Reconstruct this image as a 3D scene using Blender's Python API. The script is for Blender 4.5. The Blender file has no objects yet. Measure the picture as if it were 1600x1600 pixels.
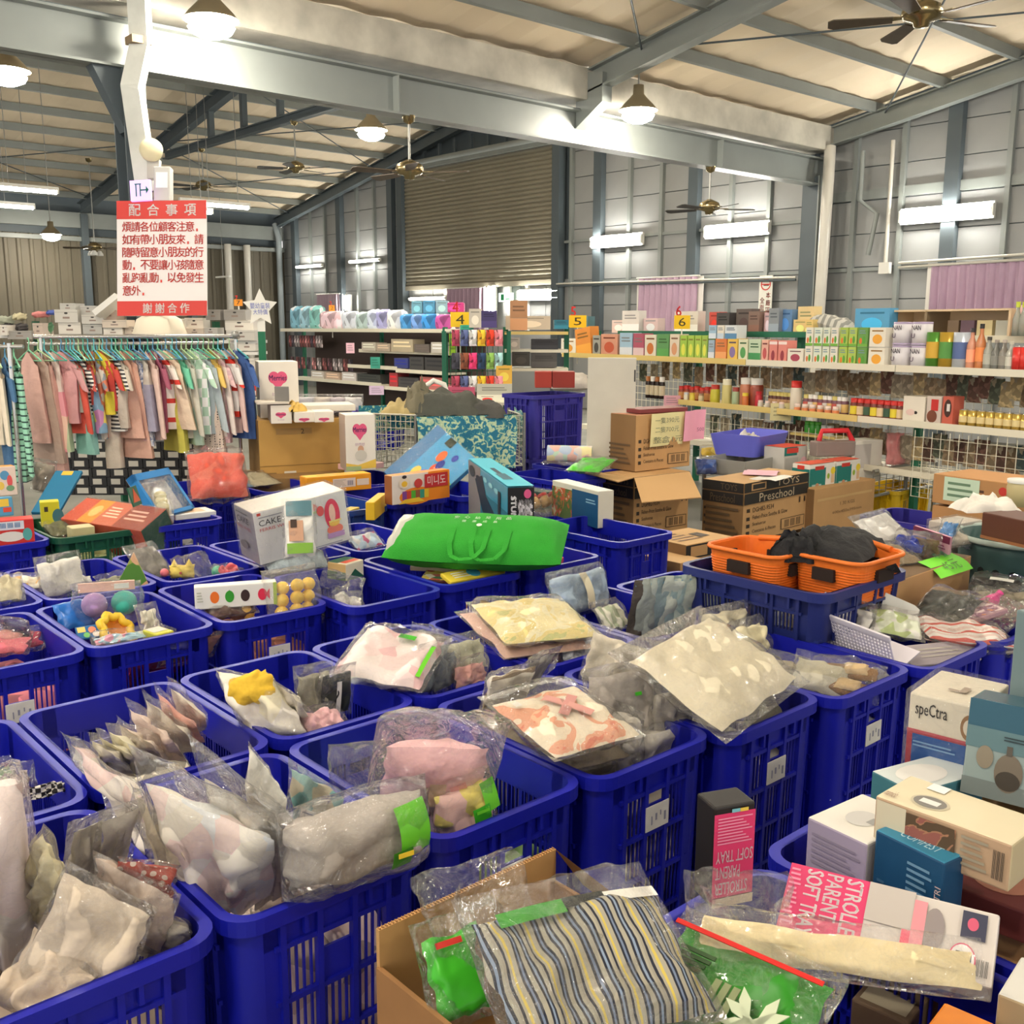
import bpy, bmesh, math, random
from mathutils import Vector, Matrix, Euler, noise

random.seed(7)
S = bpy.context.scene
C = S.collection
PI = math.pi

# ------------------------------------------------------------------ camera
H = 1.55                      # eye height; X runs into the hall along the purlins, Y along the end wall
FPX = 1590.0                  # focal length in pixels of the 1600 px frame
def cam_basis(pitch, yaw, roll):
    th, p, r = map(math.radians, (yaw, pitch, roll))
    fwd = Vector((math.cos(th)*math.cos(p), math.sin(th)*math.cos(p), -math.sin(p)))
    right = Vector((math.sin(th), -math.cos(th), 0))
    up = right.cross(fwd)
    return math.cos(r)*right + math.sin(r)*up, -math.sin(r)*right + math.cos(r)*up, fwd
RIGHT, UP, FWD = cam_basis(10.25, 48.5, 0.1)
cd = bpy.data.cameras.new('camera'); cam = bpy.data.objects.new('camera', cd); C.objects.link(cam)
cd.sensor_width = 36.0; cd.lens = 36.0*FPX/1600.0; cd.clip_start = 0.02; cd.clip_end = 200
m3 = Matrix((RIGHT, UP, -FWD)).transposed()
cam.matrix_world = Matrix.Translation((0, 0, H)) @ m3.to_4x4()
S.camera = cam

# ------------------------------------------------------------------ light, world, exposure
w = bpy.data.worlds.new('world'); S.world = w; w.use_nodes = True
w.node_tree.nodes['Background'].inputs[0].default_value = (1.0, 0.97, 0.92, 1)
w.node_tree.nodes['Background'].inputs[1].default_value = 0.7
S.view_settings.view_transform = 'Standard'; S.view_settings.look = 'None'
S.view_settings.exposure = 1.05; S.view_settings.gamma = 1.0; S.view_settings.use_curve_mapping = False
S.cycles.use_denoising = True
S.cycles.transparent_max_bounces = 36
S.cycles.max_bounces = 5; S.cycles.diffuse_bounces = 3; S.cycles.glossy_bounces = 3
S.cycles.adaptive_threshold = 0.04
S.cycles.sample_clamp_indirect = 6.0

def ray(u, v):
    return RIGHT*((u-800)/FPX) - UP*((v-800)/FPX) + FWD
def atz(u, v, z):             # point seen at a pixel on the level z
    r = ray(u, v); t = (z-H)/r.z; return Vector((r.x*t, r.y*t, z))
def atx(u, v, X):
    r = ray(u, v); t = X/r.x; return Vector((X, r.y*t, H+r.z*t))
def aty(u, v, Y):
    r = ray(u, v); t = Y/r.y; return Vector((r.x*t, Y, H+r.z*t))
def atd(u, v, d):
    r = ray(u, v); return Vector((r.x*d, r.y*d, H+r.z*d))

# ------------------------------------------------------------------ materials
def lin(c):
    f = lambda x: x/12.92 if x <= 0.04045 else ((x+0.055)/1.055)**2.4
    return tuple(f(max(0, min(255, v))/255.0) for v in c[:3]) + (1.0,)
MATS = {}
def mat(col, rough=0.6, metal=0.0, var=0.0, vscale=8.0, bump=0.0, bscale=60.0, spec=0.4, emit=0.0, alpha=1.0, trans=0.0):
    key = (tuple(col), rough, metal, var, vscale, bump, bscale, spec, emit, alpha, trans)
    if key in MATS: return MATS[key]
    m = bpy.data.materials.new('mat_%02x%02x%02x' % tuple(int(x) for x in col[:3])); m.use_nodes = True
    nt = m.node_tree; b = nt.nodes['Principled BSDF']
    b.inputs['Base Color'].default_value = lin(col); b.inputs['Roughness'].default_value = rough
    b.inputs['Metallic'].default_value = metal; b.inputs['Specular IOR Level'].default_value = spec
    if trans: b.inputs['Transmission Weight'].default_value = trans
    if alpha < 1: b.inputs['Alpha'].default_value = alpha
    if emit:
        b.inputs['Emission Color'].default_value = lin(col); b.inputs['Emission Strength'].default_value = emit
    if var or bump:
        tc = nt.nodes.new('ShaderNodeTexCoord')
    if var:
        n = nt.nodes.new('ShaderNodeTexNoise'); n.inputs['Scale'].default_value = vscale; n.inputs['Detail'].default_value = 4
        nt.links.new(tc.outputs['Object'], n.inputs['Vector'])
        r = nt.nodes.new('ShaderNodeMapRange'); r.inputs[1].default_value = 0.3; r.inputs[2].default_value = 0.7
        r.inputs[3].default_value = 1-var; r.inputs[4].default_value = 1+var*0.4
        mx = nt.nodes.new('ShaderNodeVectorMath'); mx.operation = 'SCALE'; mx.inputs[0].default_value = lin(col)[:3]
        nt.links.new(n.outputs['Fac'], r.inputs[0]); nt.links.new(r.outputs[0], mx.inputs['Scale'])
        nt.links.new(mx.outputs[0], b.inputs['Base Color'])
    if bump:
        n2 = nt.nodes.new('ShaderNodeTexNoise'); n2.inputs['Scale'].default_value = bscale; n2.inputs['Detail'].default_value = 3
        nt.links.new(tc.outputs['Object'], n2.inputs['Vector'])
        bp = nt.nodes.new('ShaderNodeBump'); bp.inputs['Strength'].default_value = bump; bp.inputs['Distance'].default_value = 0.02
        nt.links.new(n2.outputs['Fac'], bp.inputs['Height']); nt.links.new(bp.outputs['Normal'], b.inputs['Normal'])
    MATS[key] = m
    return m
def pattern(kind, cols, scale=20.0, rough=0.85, axis=0, width=0.5):
    """cloth and print patterns: stripes, dots, check, flowers, patches"""
    key = ('pat', kind, tuple(map(tuple, cols)), scale, rough, axis, width)
    if key in MATS: return MATS[key]
    m = bpy.data.materials.new('pattern_' + kind); m.use_nodes = True
    nt = m.node_tree; b = nt.nodes['Principled BSDF']; b.inputs['Roughness'].default_value = rough
    L, N = nt.links.new, nt.nodes.new
    tc = N('ShaderNodeTexCoord'); mp = N('ShaderNodeMapping'); L(tc.outputs['Object'], mp.inputs['Vector'])
    ramp = N('ShaderNodeValToRGB'); ramp.color_ramp.interpolation = 'CONSTANT'
    el = ramp.color_ramp.elements
    if kind == 'stripes':
        sp = N('ShaderNodeSeparateXYZ'); L(mp.outputs[0], sp.inputs[0])
        a = N('ShaderNodeMath'); a.operation = 'MULTIPLY'; a.inputs[1].default_value = scale; L(sp.outputs[axis], a.inputs[0])
        f = N('ShaderNodeMath'); f.operation = 'FRACT'; L(a.outputs[0], f.inputs[0]); src = f.outputs[0]
        stops = [i/len(cols) for i in range(len(cols))] if width == 0.5 else [0, width]
    elif kind == 'dots':
        vo = N('ShaderNodeTexVoronoi'); vo.inputs['Scale'].default_value = scale; vo.inputs['Randomness'].default_value = 0.35
        L(mp.outputs[0], vo.inputs['Vector']); src = vo.outputs['Distance']; stops = [0, width]
    elif kind == 'check':
        ck = N('ShaderNodeTexChecker'); ck.inputs['Scale'].default_value = scale; L(mp.outputs[0], ck.inputs['Vector'])
        src = ck.outputs['Fac']; stops = [0, 0.5]
    elif kind == 'flowers':
        nz = N('ShaderNodeTexNoise'); nz.inputs['Scale'].default_value = scale; nz.inputs['Detail'].default_value = 2.5; nz.inputs['Distortion'].default_value = 1.2
        L(mp.outputs[0], nz.inputs['Vector']); src = nz.outputs['Fac']; stops = [0, 0.47, 0.52, 0.62][:len(cols)]
    else:                                         # patches
        vo = N('ShaderNodeTexVoronoi'); vo.inputs['Scale'].default_value = scale; L(mp.outputs[0], vo.inputs['Vector'])
        sp = N('ShaderNodeSeparateColor'); L(vo.outputs['Color'], sp.inputs[0]); src = sp.outputs[0]
        stops = [i/len(cols) for i in range(len(cols))]
    while len(el) < len(cols): el.new(0.5)
    for e, s_, c in zip(el, stops, cols): e.position = s_; e.color = lin(c)
    L(src, ramp.inputs[0]); L(ramp.outputs[0], b.inputs['Base Color'])
    MATS[key] = m
    return m
def film_mat(tint=(255, 255, 255), haze=0.02, gloss=0.2, bs=30.0):
    """clear plastic film: see-through, sharp wrinkled glints, a little milky"""
    key = ('film', tuple(tint), haze, gloss, bs)
    if key in MATS: return MATS[key]
    m = bpy.data.materials.new('clear_film'); m.use_nodes = True; nt = m.node_tree
    nt.nodes.clear(); L, N = nt.links.new, nt.nodes.new
    out = N('ShaderNodeOutputMaterial'); tr = N('ShaderNodeBsdfTransparent'); tr.inputs[0].default_value = lin(tint)
    gl = N('ShaderNodeBsdfGlossy'); gl.inputs['Roughness'].default_value = 0.07
    df = N('ShaderNodeBsdfDiffuse'); df.inputs[0].default_value = (0.85, 0.84, 0.8, 1)
    tc = N('ShaderNodeTexCoord'); nz = N('ShaderNodeTexNoise'); nz.inputs['Scale'].default_value = bs*0.8; nz.inputs['Detail'].default_value = 4; nz.inputs['Distortion'].default_value = 1.2
    bp = N('ShaderNodeBump'); bp.inputs['Strength'].default_value = 1.0; bp.inputs['Distance'].default_value = 0.05
    L(tc.outputs['Object'], nz.inputs['Vector']); L(nz.outputs['Fac'], bp.inputs['Height']); L(bp.outputs[0], gl.inputs['Normal'])
    fr = N('ShaderNodeFresnel'); fr.inputs['IOR'].default_value = 1.35
    ad = N('ShaderNodeMath'); ad.operation = 'ADD'; ad.use_clamp = True; ad.inputs[1].default_value = gloss*0.45
    sc = N('ShaderNodeMath'); sc.operation = 'MULTIPLY'; sc.inputs[1].default_value = gloss*2.5; L(fr.outputs[0], sc.inputs[0]); L(sc.outputs[0], ad.inputs[0])
    m1 = N('ShaderNodeMixShader'); m1.inputs[0].default_value = haze; L(tr.outputs[0], m1.inputs[1]); L(df.outputs[0], m1.inputs[2])
    m2 = N('ShaderNodeMixShader'); L(ad.outputs[0], m2.inputs[0]); L(m1.outputs[0], m2.inputs[1]); L(gl.outputs[0], m2.inputs[2])
    # creases in the film: milky whitening painted in, standing for glints
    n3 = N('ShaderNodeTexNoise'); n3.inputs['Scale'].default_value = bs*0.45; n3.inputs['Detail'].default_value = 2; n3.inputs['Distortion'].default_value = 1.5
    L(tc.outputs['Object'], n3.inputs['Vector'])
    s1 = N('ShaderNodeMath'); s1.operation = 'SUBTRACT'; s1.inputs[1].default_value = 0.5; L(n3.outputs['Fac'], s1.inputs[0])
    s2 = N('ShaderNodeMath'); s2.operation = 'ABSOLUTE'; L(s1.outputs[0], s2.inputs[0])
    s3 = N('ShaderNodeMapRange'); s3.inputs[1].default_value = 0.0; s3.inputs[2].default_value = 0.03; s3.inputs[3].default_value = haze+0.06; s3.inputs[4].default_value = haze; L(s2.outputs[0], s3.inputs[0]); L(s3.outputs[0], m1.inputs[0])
    L(m2.outputs[0], out.inputs[0])
    MATS[key] = m
    return m

# ------------------------------------------------------------------ mesh helpers
class MB:
    def __init__(s): s.v = []; s.f = []; s.m = []; s.mats = []; s.sm = []
    def mi(s, m):
        if m not in s.mats: s.mats.append(m)
        return s.mats.index(m)
    def add(s, vs, fs, m=None, T=None, smooth=False):
        o = len(s.v)
        s.v.extend([tuple(T @ Vector(p)) for p in vs] if T is not None else [tuple(p) for p in vs])
        k = s.mi(m)
        for f in fs:
            s.f.append(tuple(i+o for i in f)); s.m.append(k); s.sm.append(smooth)
    def box(s, c, d, m=None, T=None):
        x, y, z = c; a, b, e = d[0]/2, d[1]/2, d[2]/2
        vs = [(x+i*a, y+j*b, z+k*e) for i in (-1, 1) for j in (-1, 1) for k in (-1, 1)]
        s.add(vs, [(0, 1, 3, 2), (4, 6, 7, 5), (0, 4, 5, 1), (2, 3, 7, 6), (0, 2, 6, 4), (1, 5, 7, 3)], m, T)
    def tube(s, pts, r, n=6, m=None, caps=True, T=None, smooth=True):
        pts = [Vector(p) for p in pts]; vs = []; fs = []
        rs = r if isinstance(r, (list, tuple)) else [r]*len(pts)
        prev = None
        for i, p in enumerate(pts):
            t = (pts[min(i+1, len(pts)-1)] - pts[max(i-1, 0)])
            if t.length < 1e-9: t = Vector((0, 0, 1))
            t.normalize()
            if prev is None:
                prev = t.orthogonal().normalized()
            else:
                prev = (prev - t*prev.dot(t))
                prev = prev.normalized() if prev.length > 1e-6 else t.orthogonal().normalized()
            b = t.cross(prev)
            for k in range(n):
                a = 2*PI*k/n; vs.append(p + (prev*math.cos(a) + b*math.sin(a))*rs[i])
        for i in range(len(pts)-1):
            for k in range(n):
                fs.append((i*n+k, i*n+(k+1) % n, (i+1)*n+(k+1) % n, (i+1)*n+k))
        s.add(vs, fs, m, T, smooth)
        if caps:
            s.add(vs[:n], [tuple(reversed(range(n)))], m, T); s.add(vs[-n:], [tuple(range(n))], m, T)
    def lathe(s, prof, n=14, m=None, T=None, smooth=True):
        vs = []; fs = []
        for (r, z) in prof:
            for k in range(n):
                a = 2*PI*k/n; vs.append((r*math.cos(a), r*math.sin(a), z))
        for i in range(len(prof)-1):
            for k in range(n):
                fs.append((i*n+k, i*n+(k+1) % n, (i+1)*n+(k+1) % n, (i+1)*n+k))
        s.add(vs, fs, m, T, smooth)
    def prism(s, poly, z0, z1, m=None, T=None):
        n = len(poly)
        vs = [(x, y, z0) for x, y in poly] + [(x, y, z1) for x, y in poly]
        fs = [tuple(reversed(range(n))), tuple(range(n, 2*n))] + [(i, (i+1) % n, n+(i+1) % n, n+i) for i in range(n)]
        s.add(vs, fs, m, T)
    def poly(s, pts, m=None, T=None): s.add(pts, [tuple(range(len(pts)))], m, T)
    def grid(s, fn, nu, nv, m=None, T=None, smooth=True, closed=False):
        vs = [fn(i/nu, j/nv) for j in range(nv+1) for i in range(nu+1)]
        fs = [(j*(nu+1)+i, j*(nu+1)+i+1, (j+1)*(nu+1)+i+1, (j+1)*(nu+1)+i) for j in range(nv) for i in range(nu)]
        s.add(vs, fs, m, T, smooth)
    def mesh(s, name):
        me = bpy.data.meshes.new(name); me.from_pydata(s.v, [], s.f)
        for m in s.mats: me.materials.append(m)
        me.polygons.foreach_set('material_index', s.m); me.polygons.foreach_set('use_smooth', s.sm); me.update()
        return me
    def build(s, name, parent=None, T=None, bevel=0):
        o = link(name, s.mesh(name), parent, T, bevel)
        if name in ('print', 'corrugation'): o['kind'] = 'stuff'
        return o
def link(name, me, parent=None, T=None, bevel=0):
    o = bpy.data.objects.new(name, me); C.objects.link(o)
    if parent is not None: o.parent = parent
    if T is not None: o.matrix_local = T
    if bevel:
        b = o.modifiers.new('b', 'BEVEL'); b.width = bevel; b.segments = 2; b.limit_method = 'ANGLE'
    return o
def tag(o, label, cat, group=None, kind=None):
    if label: o['label'] = label
    if cat: o['category'] = cat
    if group: o['group'] = group
    if kind: o['kind'] = kind
    return o
NUM = 'one two three four five six seven eight nine ten eleven twelve thirteen fourteen fifteen sixteen seventeen eighteen nineteen twenty'.split()
def nw(n):
    t = ('', '', 'twenty', 'thirty', 'forty', 'fifty', 'sixty', 'seventy', 'eighty', 'ninety')
    return NUM[n-1] if n <= 20 else t[n//10] + ('' if n % 10 == 0 else '-' + NUM[n % 10-1])
def empty(name, T, label, cat, group=None, kind=None):
    o = bpy.data.objects.new(name, None); C.objects.link(o); o.empty_display_size = 0.05
    o.matrix_world = T if isinstance(T, Matrix) else Matrix.Translation(T)
    return tag(o, label, cat, group, kind)
def TR(loc, rz=0, rx=0, ry=0, s=1):
    return Matrix.Translation(loc) @ Euler((math.radians(rx), math.radians(ry), math.radians(rz)), 'XYZ').to_matrix().to_4x4() @ Matrix.Scale(s, 4)
def frame_T(origin, ex, ey):
    """matrix with x along ex and y along ey (made square), z = x cross y"""
    ex = Vector(ex).normalized(); ez = ex.cross(Vector(ey)).normalized(); ey = ez.cross(ex)
    return Matrix.Translation(origin) @ Matrix((ex, ey, ez)).transposed().to_4x4()
_txt = {}
def text_poly(body):
    """flat outline mesh of a line of writing, as (verts, faces, width, height), lower left at 0,0"""
    if body in _txt: return _txt[body]
    c = bpy.data.curves.new('t', 'FONT'); c.body = body; c.resolution_u = 2
    o = bpy.data.objects.new('t', c); C.objects.link(o)
    dg = bpy.context.evaluated_depsgraph_get(); me = bpy.data.meshes.new_from_object(o.evaluated_get(dg))
    vs = [tuple(v.co) for v in me.vertices]; fs = [tuple(p.vertices) for p in me.polygons]
    bpy.data.objects.remove(o); bpy.data.meshes.remove(me); bpy.data.curves.remove(c)
    x0 = min(v[0] for v in vs); y0 = min(v[1] for v in vs); x1 = max(v[0] for v in vs); y1 = max(v[1] for v in vs)
    r = ([(v[0]-x0, v[1]-y0, 0) for v in vs], fs, x1-x0, y1-y0); _txt[body] = r
    return r
def put_text(mb, body, x, y, w_, h_, m, T, z=0.0, bold=0.0, rot=0):
    """writes body into the rectangle x,y,w,h of plane T"""
    vs, fs, tw, th = text_poly(body)
    if rot in (90, -90): tw, th = th, tw
    out = []
    for a, b, _ in vs:
        if rot == 90: a, b = (th if False else tw) - b, a
        elif rot == -90: a, b = b, th - a
        elif rot == 180: a, b = tw - a, th - b
        out.append((x + a*w_/tw, y + b*h_/th, z))
    mb.add(out, fs, m, T)
    if bold:                                        # thicker strokes: the same outline again, shifted a little
        d = h_*bold*0.9
        mb.add([(a+d, b, c) for a, b, c in out], fs, m, T); mb.add([(a, b+d, c) for a, b, c in out], fs, m, T)

# ------------------------------------------------------------------ the hall
XW, YF, YV = 14.3, 25.7, 8.95           # end wall, far wall, valley between the two roofs
XL, YR, YB = -7.0, 0.6, -7.75
def zr(Y):                               # underside of the rafters
    d = min(Y-YV, YF-Y) if Y > YV else min(YV-Y, Y-YB)
    return 4.26 + 0.18*d
STEEL = mat((138, 144, 142), 0.45, 0.0, 0.12, 1.5, spec=0.5)
STEELD = mat((84, 94, 100), 0.5, 0.0, 0.12, 1.5)
DECK = mat((246, 228, 200), 0.7, var=0.10, vscale=0.7)
WALLM = mat((150, 152, 152), 0.5, var=0.08, vscale=1.2, spec=0.5)
WHITEP = mat((225, 224, 218), 0.5)

mb = MB(); mb.box((4, 8.5, -0.05), (24, 36, 0.1), mat((112, 112, 104), 0.6, var=0.25, vscale=2.0))
tag(mb.build('floor'), 'worn grey concrete floor under the crates and shelves', 'floor', kind='structure')

# ceiling: four roof slopes as one skin, the purlins hang under it
mb = MB()
for (ya, yb) in ((YF, 17.325), (17.325, YV), (YV, YR), (YR, YB)):
    za, zb = zr(ya)+0.31, zr(yb)+0.31
    n = 36
    vs = []; fs = []
    for i in range(n*2+1):
        x = XL + (XW-XL)*i/(n*2); dz = 0.025 if i % 2 else 0
        vs += [(x, ya, za+dz), (x, yb, zb+dz)]
    for i in range(n*2): fs.append((2*i, 2*i+2, 2*i+3, 2*i+1))
    mb.add(vs, fs, DECK)
    mb.add([(XL, ya, za+0.08), (XW, ya, za+0.08), (XW, yb, zb+0.08), (XL, yb, zb+0.08)], [(0, 1, 2, 3)], STEELD)
ceil = tag(mb.build('ceiling'), 'cream corrugated roof sheeting over grey steel purlins', 'ceiling', kind='structure')
pm = None
pur = [8.03-0.97*i for i in range(16)] + [YV+0.75+0.97*i for i in range(17)]
for Y in pur:
    if pm is None:
        q = MB(); q.box((0, 0, 0), (XW-XL-0.1, 0.012, 0.13), STEEL); q.box((0, 0.03, -0.06), (XW-XL-0.1, 0.07, 0.012), STEEL); q.box((0, 0.03, 0.06), (XW-XL-0.1, 0.07, 0.012), STEEL)
        q.box((0, 0.062, -0.045), (XW-XL-0.1, 0.01, 0.03), STEEL)
        pm = q.mesh('purlin')
    link('purlin', pm, ceil, Matrix.Translation(((XL+XW)/2, Y, zr(Y)+0.235)))
# bracing rods under the sheeting
mb = MB()
for (x0, y0, x1, y1) in ((8.97, 8.0, 14.2, 4.0), (8.97, 4.0, 14.2, 8.0), (3.6, 8.0, 8.97, 4.0), (3.6, 4.0, 8.97, 8.0), (8.97, 25, 14.2, 21), (8.97, 21, 14.2, 25), (3.6, 25, 8.97, 21), (3.6, 21, 8.97, 25), (8.97, 21, 14.2, 17.5), (8.97, 17.5, 14.2, 21)):
    mb.tube([(x0, y0, zr(y0)+0.14), (x1, y1, zr(y1)+0.14)], 0.012, 5, STEELD)
mb.build('bracing_rod', ceil)

def ibeam(mb, a, b, h, wf, m, up=(0, 0, 1), tf=0.02):
    """I section from a to b, hanging h below the line a-b"""
    a, b = Vector(a), Vector(b); L = (b-a).length
    T = frame_T(a, b-a, Vector(up).cross(b-a))
    mb.box((L/2, 0, -h/2), (L, 0.014, h), m, T)
    mb.box((L/2, 0, -tf/2), (L, wf, tf), m, T); mb.box((L/2, 0, -h+tf/2), (L, wf, tf), m, T)
# rafters of the three frames in both roofs
names = {3.6: 'above the white downpipe column', 8.97: 'at the middle of the valley beam', 14.12: 'against the grey end wall'}
for X in (3.6, 8.97, 14.12):
    for (ya, yb, w1) in ((YF, 17.325, 'far slope of the far roof'), (17.325, YV, 'near slope of the far roof'), (YV, YR, 'front roof')):
        mb = MB(); ibeam(mb, (X, ya, zr(ya)+0.2), (X, yb, zr(yb)+0.2), 0.26, 0.16, STEEL if ya == YV else STEELD)
        if X == 8.97 and ya == YV:           # haunch at the valley beam
            mb.prism([(0, 0), (0, 0.62), (0.42, 0.56), (0.42, 0.24)], -0.08, 0.08, STEEL, frame_T((X, 8.95-0.02, 3.86), (0, -1, 0), (0, 0, 1)))
        tag(mb.build('roof_rafter'), 'grey steel roof rafter %s, %s' % (names[X], w1), 'rafter', kind='structure')
for X in (3.6, 8.97):
    mb = MB(); ibeam(mb, (X, 20.7, 5.02), (X, 14.0, 5.02), 0.14, 0.12, STEELD)
    for Y in (18.6, 17.3, 16.0): mb.box((X, Y, 5.02+(zr(Y)-5.02)/2), (0.1, 0.1, zr(Y)-5.02), STEELD)
    tag(mb.build('roof_tie'), 'dark steel tie beam under the far ridge %s' % names[X], 'beam', kind='structure')
# valley beam and box gutter
mb = MB(); ibeam(mb, (XL, YV, 4.06), (XW-0.1, YV, 4.06), 0.39, 0.22, STEEL)
mb.box(((XL+XW)/2, YV+0.05, 4.06), (XW-XL-0.2, 0.3, 0.02), STEELD)
for X in (0.9, 6.3, 11.6): mb.box((X, YV-0.06, 3.865), (0.012, 0.1, 0.35), STEEL)
tag(mb.build('valley_beam'), 'long grey steel beam carrying the valley between two roofs', 'beam', kind='structure')
mb = MB()
GUT = mat((196, 192, 180), 0.5, var=0.3, vscale=3)
mb.box(((XL+XW)/2, YV-0.2, 4.33), (XW-XL-0.3, 0.015, 0.34), GUT); mb.box(((XL+XW)/2, YV+0.22, 4.33), (XW-XL-0.3, 0.015, 0.34), GUT)
mb.box(((XL+XW)/2, YV+0.01, 4.16), (XW-XL-0.3, 0.42, 0.012), GUT)
tag(mb.build('roof_gutter'), 'stained pale metal box gutter above the valley beam', 'gutter', kind='structure')
# column with white downpipe
mb = MB(); cx = 3.6
mb.box((cx, YV+0.02, 1.84), (0.012, 0.22, 3.68), STEELD)
for s in (-1, 1): mb.box((cx, YV+0.02+s*0.11, 1.84), (0.2, 0.016, 3.68), STEELD)
mb.prism([(0, 0), (0, 0.5), (0.25, 0.5)], -0.07, 0.07, STEELD, frame_T((cx-0.08, YV, 3.17), (-1, 0, 0), (0, 0, 1)))
tag(mb.build('steel_column'), 'dark steel column under the valley beam behind the red notice', 'column', kind='structure')
mb = MB()
pts = [(cx+0.02, 8.7, 4.18), (cx+0.02, 8.7, 3.83), (cx-0.06, 8.74, 3.5), (cx+0.02, 8.76, 2.7)]
for a, b in zip(pts, pts[1:]):
    a, b = Vector(a), Vector(b); T = frame_T(a, b-a, (1, -1, 0)); L = (b-a).length
    mb.box((L/2, 0, 0), (L+0.03, 0.15, 0.12), mat((216, 218, 212), 0.5, var=0.15, vscale=5), T)
mb.box((cx, 8.7, 3.86), (0.17, 0.15, 0.06), mat((150, 130, 105), 0.7))
tag(mb.build('drain_pipe'), 'white square downpipe bending down the dark steel column', 'pipe', kind='structure')

# end wall in panels between upright studs
mb = MB(); mb.box((XW+0.1, 9, 0.75), (0.06, 34, 1.5), WALLM)
poly = [(YB, 1.5), (YF+0.1, 1.5), (YF+0.1, zr(YF)+0.35), (17.325, zr(17.325)+0.35), (YV, zr(YV)+0.35), (YR, zr(YR)+0.35), (YB, zr(YB)+0.35)]
mb.prism(poly, 0, 0.05, STEELD, frame_T((XW+0.08, 0, 0), (0, 1, 0), (0, 0, 1)))
wallb = tag(mb.build('wall_end'), 'grey steel clad end wall with tube lights and curtains', 'wall', kind='structure')
pc = {}
Y = 2.45; col = 0
DOOR0, DOOR1, DZ0, DZ1 = 14.85, 19.85, 2.5, 5.05
stm = {}
while Y < YF-0.3:
    zt = min(zr(Y), zr(Y+0.75))+0.18
    if not (DOOR0-0.1 < Y+0.37 < DOOR1+0.1):
        z = 1.5
        while z < zt-0.1:
            h = min(0.48, zt-z); key = round(h, 2)
            if key not in pc:
                q = MB(); q.box((0, 0, 0), (0.03, 0.735, h-0.014), WALLM); pc[key] = q.mesh('wall_panel')
            link('wall_panel', pc[key], wallb, Matrix.Translation((XW+0.062, Y+0.375, z+h/2)))
            z += 0.48
    else:
        if 'lo' not in pc:
            q = MB(); q.box((0, 0, 0), (0.03, 0.735, 0.99), WALLM); pc['lo'] = q.mesh('wall_panel')
        link('wall_panel', pc['lo'], wallb, Matrix.Translation((XW+0.062, Y+0.375, 2.0)))
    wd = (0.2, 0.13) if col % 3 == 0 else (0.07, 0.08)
    if not (DOOR0+0.1 < Y < DOOR1-0.1):
        key = (wd, round(zt, 1))
        if key not in stm:
            q = MB(); q.box((-wd[1]/2, 0, zt/2), (wd[1], wd[0], zt), STEELD if col % 3 == 0 else STEEL); stm[key] = q.mesh('wall_stud')  # every third stud is darker, corrugation shade put into its colour
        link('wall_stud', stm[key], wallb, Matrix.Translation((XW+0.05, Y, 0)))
    Y += 0.75; col += 1
mb = MB()
for z in (1.62, 2.42, 3.5): mb.box((XW+0.03, 4.5, z), (0.05, 9.0, 0.05 if z < 3 else 0.14), STEEL)
for z in (2.42, 3.2): mb.box((XW+0.03, 12.0, z), (0.05, 5.4, 0.05), STEEL)
mb.build('wall_rail', wallb)
# corner column and pipes where valley beam meets the wall
mb = MB(); mb.box((14.1, YV+0.05, 1.9), (0.24, 0.26, 3.8), STEELD); mb.box((14.05, YV-0.12, 1.9), (0.26, 0.02, 3.8), STEEL)
tag(mb.build('corner_column'), 'grey steel column under the wall end of the valley beam', 'column', kind='structure')
mb = MB(); PIPE = mat((200, 196, 186), 0.35, spec=0.6)
mb.tube([(14.0, 8.72, 4.2), (13.9, 8.66, 3.7), (13.9, 8.68, 2.4), (13.95, 8.75, 0.1)], 0.085, 12, PIPE)
tag(mb.build('drain_pipe'), 'pale round drain pipe down the corner by the end wall', 'pipe', kind='structure')
mb = MB(); mb.tube([(14.12, 8.25, 4.1), (14.12, 8.25, 3.4), (14.18, 8.0, 3.2), (14.18, 8.1, 2.62)], 0.035, 8, STEEL); mb.tube([(14.18, 7.82, 4.2), (14.18, 7.82, 2.5)], 0.03, 8, PIPE)
mb.box((14.18, 7.82, 2.42), (0.08, 0.16, 0.16), WHITEP)
mb.tube([(14.16, 7.6, 2.42), (14.16, 2.2, 2.5)], 0.02, 6, PIPE); mb.tube([(14.16, 7.6, 2.48), (14.16, 2.2, 2.58)], 0.02, 6, PIPE)
mb.tube([(14.16, 9.3, 2.3), (14.16, 14.7, 2.36)], 0.018, 6, STEELD); mb.tube([(14.16, 9.3, 2.34), (14.16, 14.7, 2.40)], 0.018, 6, PIPE)
tag(mb.build('wall_conduit'), 'thin pale conduits running along the end wall above the curtains', 'conduit', kind='structure')
# roller door with real slats
dr = empty('door_1', (XW, (DOOR0+DOOR1)/2, DZ0), 'wide brown-grey roller shutter door in the end wall', 'door', kind='structure')
SL = mat((150, 144, 128), 0.38, 0.2, 0.1, 1.0)
q = MB(); n = 6; hh = (DZ1-DZ0)/29; wdt = DOOR1-DOOR0
prof = [(-0.03*math.sin(PI*i/n), hh*i/n) for i in range(n+1)]
q.add([(x, -wdt/2, z) for x, z in prof] + [(x, wdt/2, z) for x, z in prof], [(i+1, i, n+1+i, n+2+i) for i in range(n)], SL, smooth=True)
q.add([(0, -wdt/2, 0), (0, wdt/2, 0), (0, wdt/2, hh), (0, -wdt/2, hh)], [(0, 1, 2, 3)], SL)
sm_ = q.mesh('slat')
for i in range(29): link('slat', sm_, dr, Matrix.Translation((-0.03, 0, i*hh)))
q = MB(); q.box((-0.04, 0, -0.05), (0.07, wdt, 0.1), SL); q.build('bottom_bar', dr)
q = MB()
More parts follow.
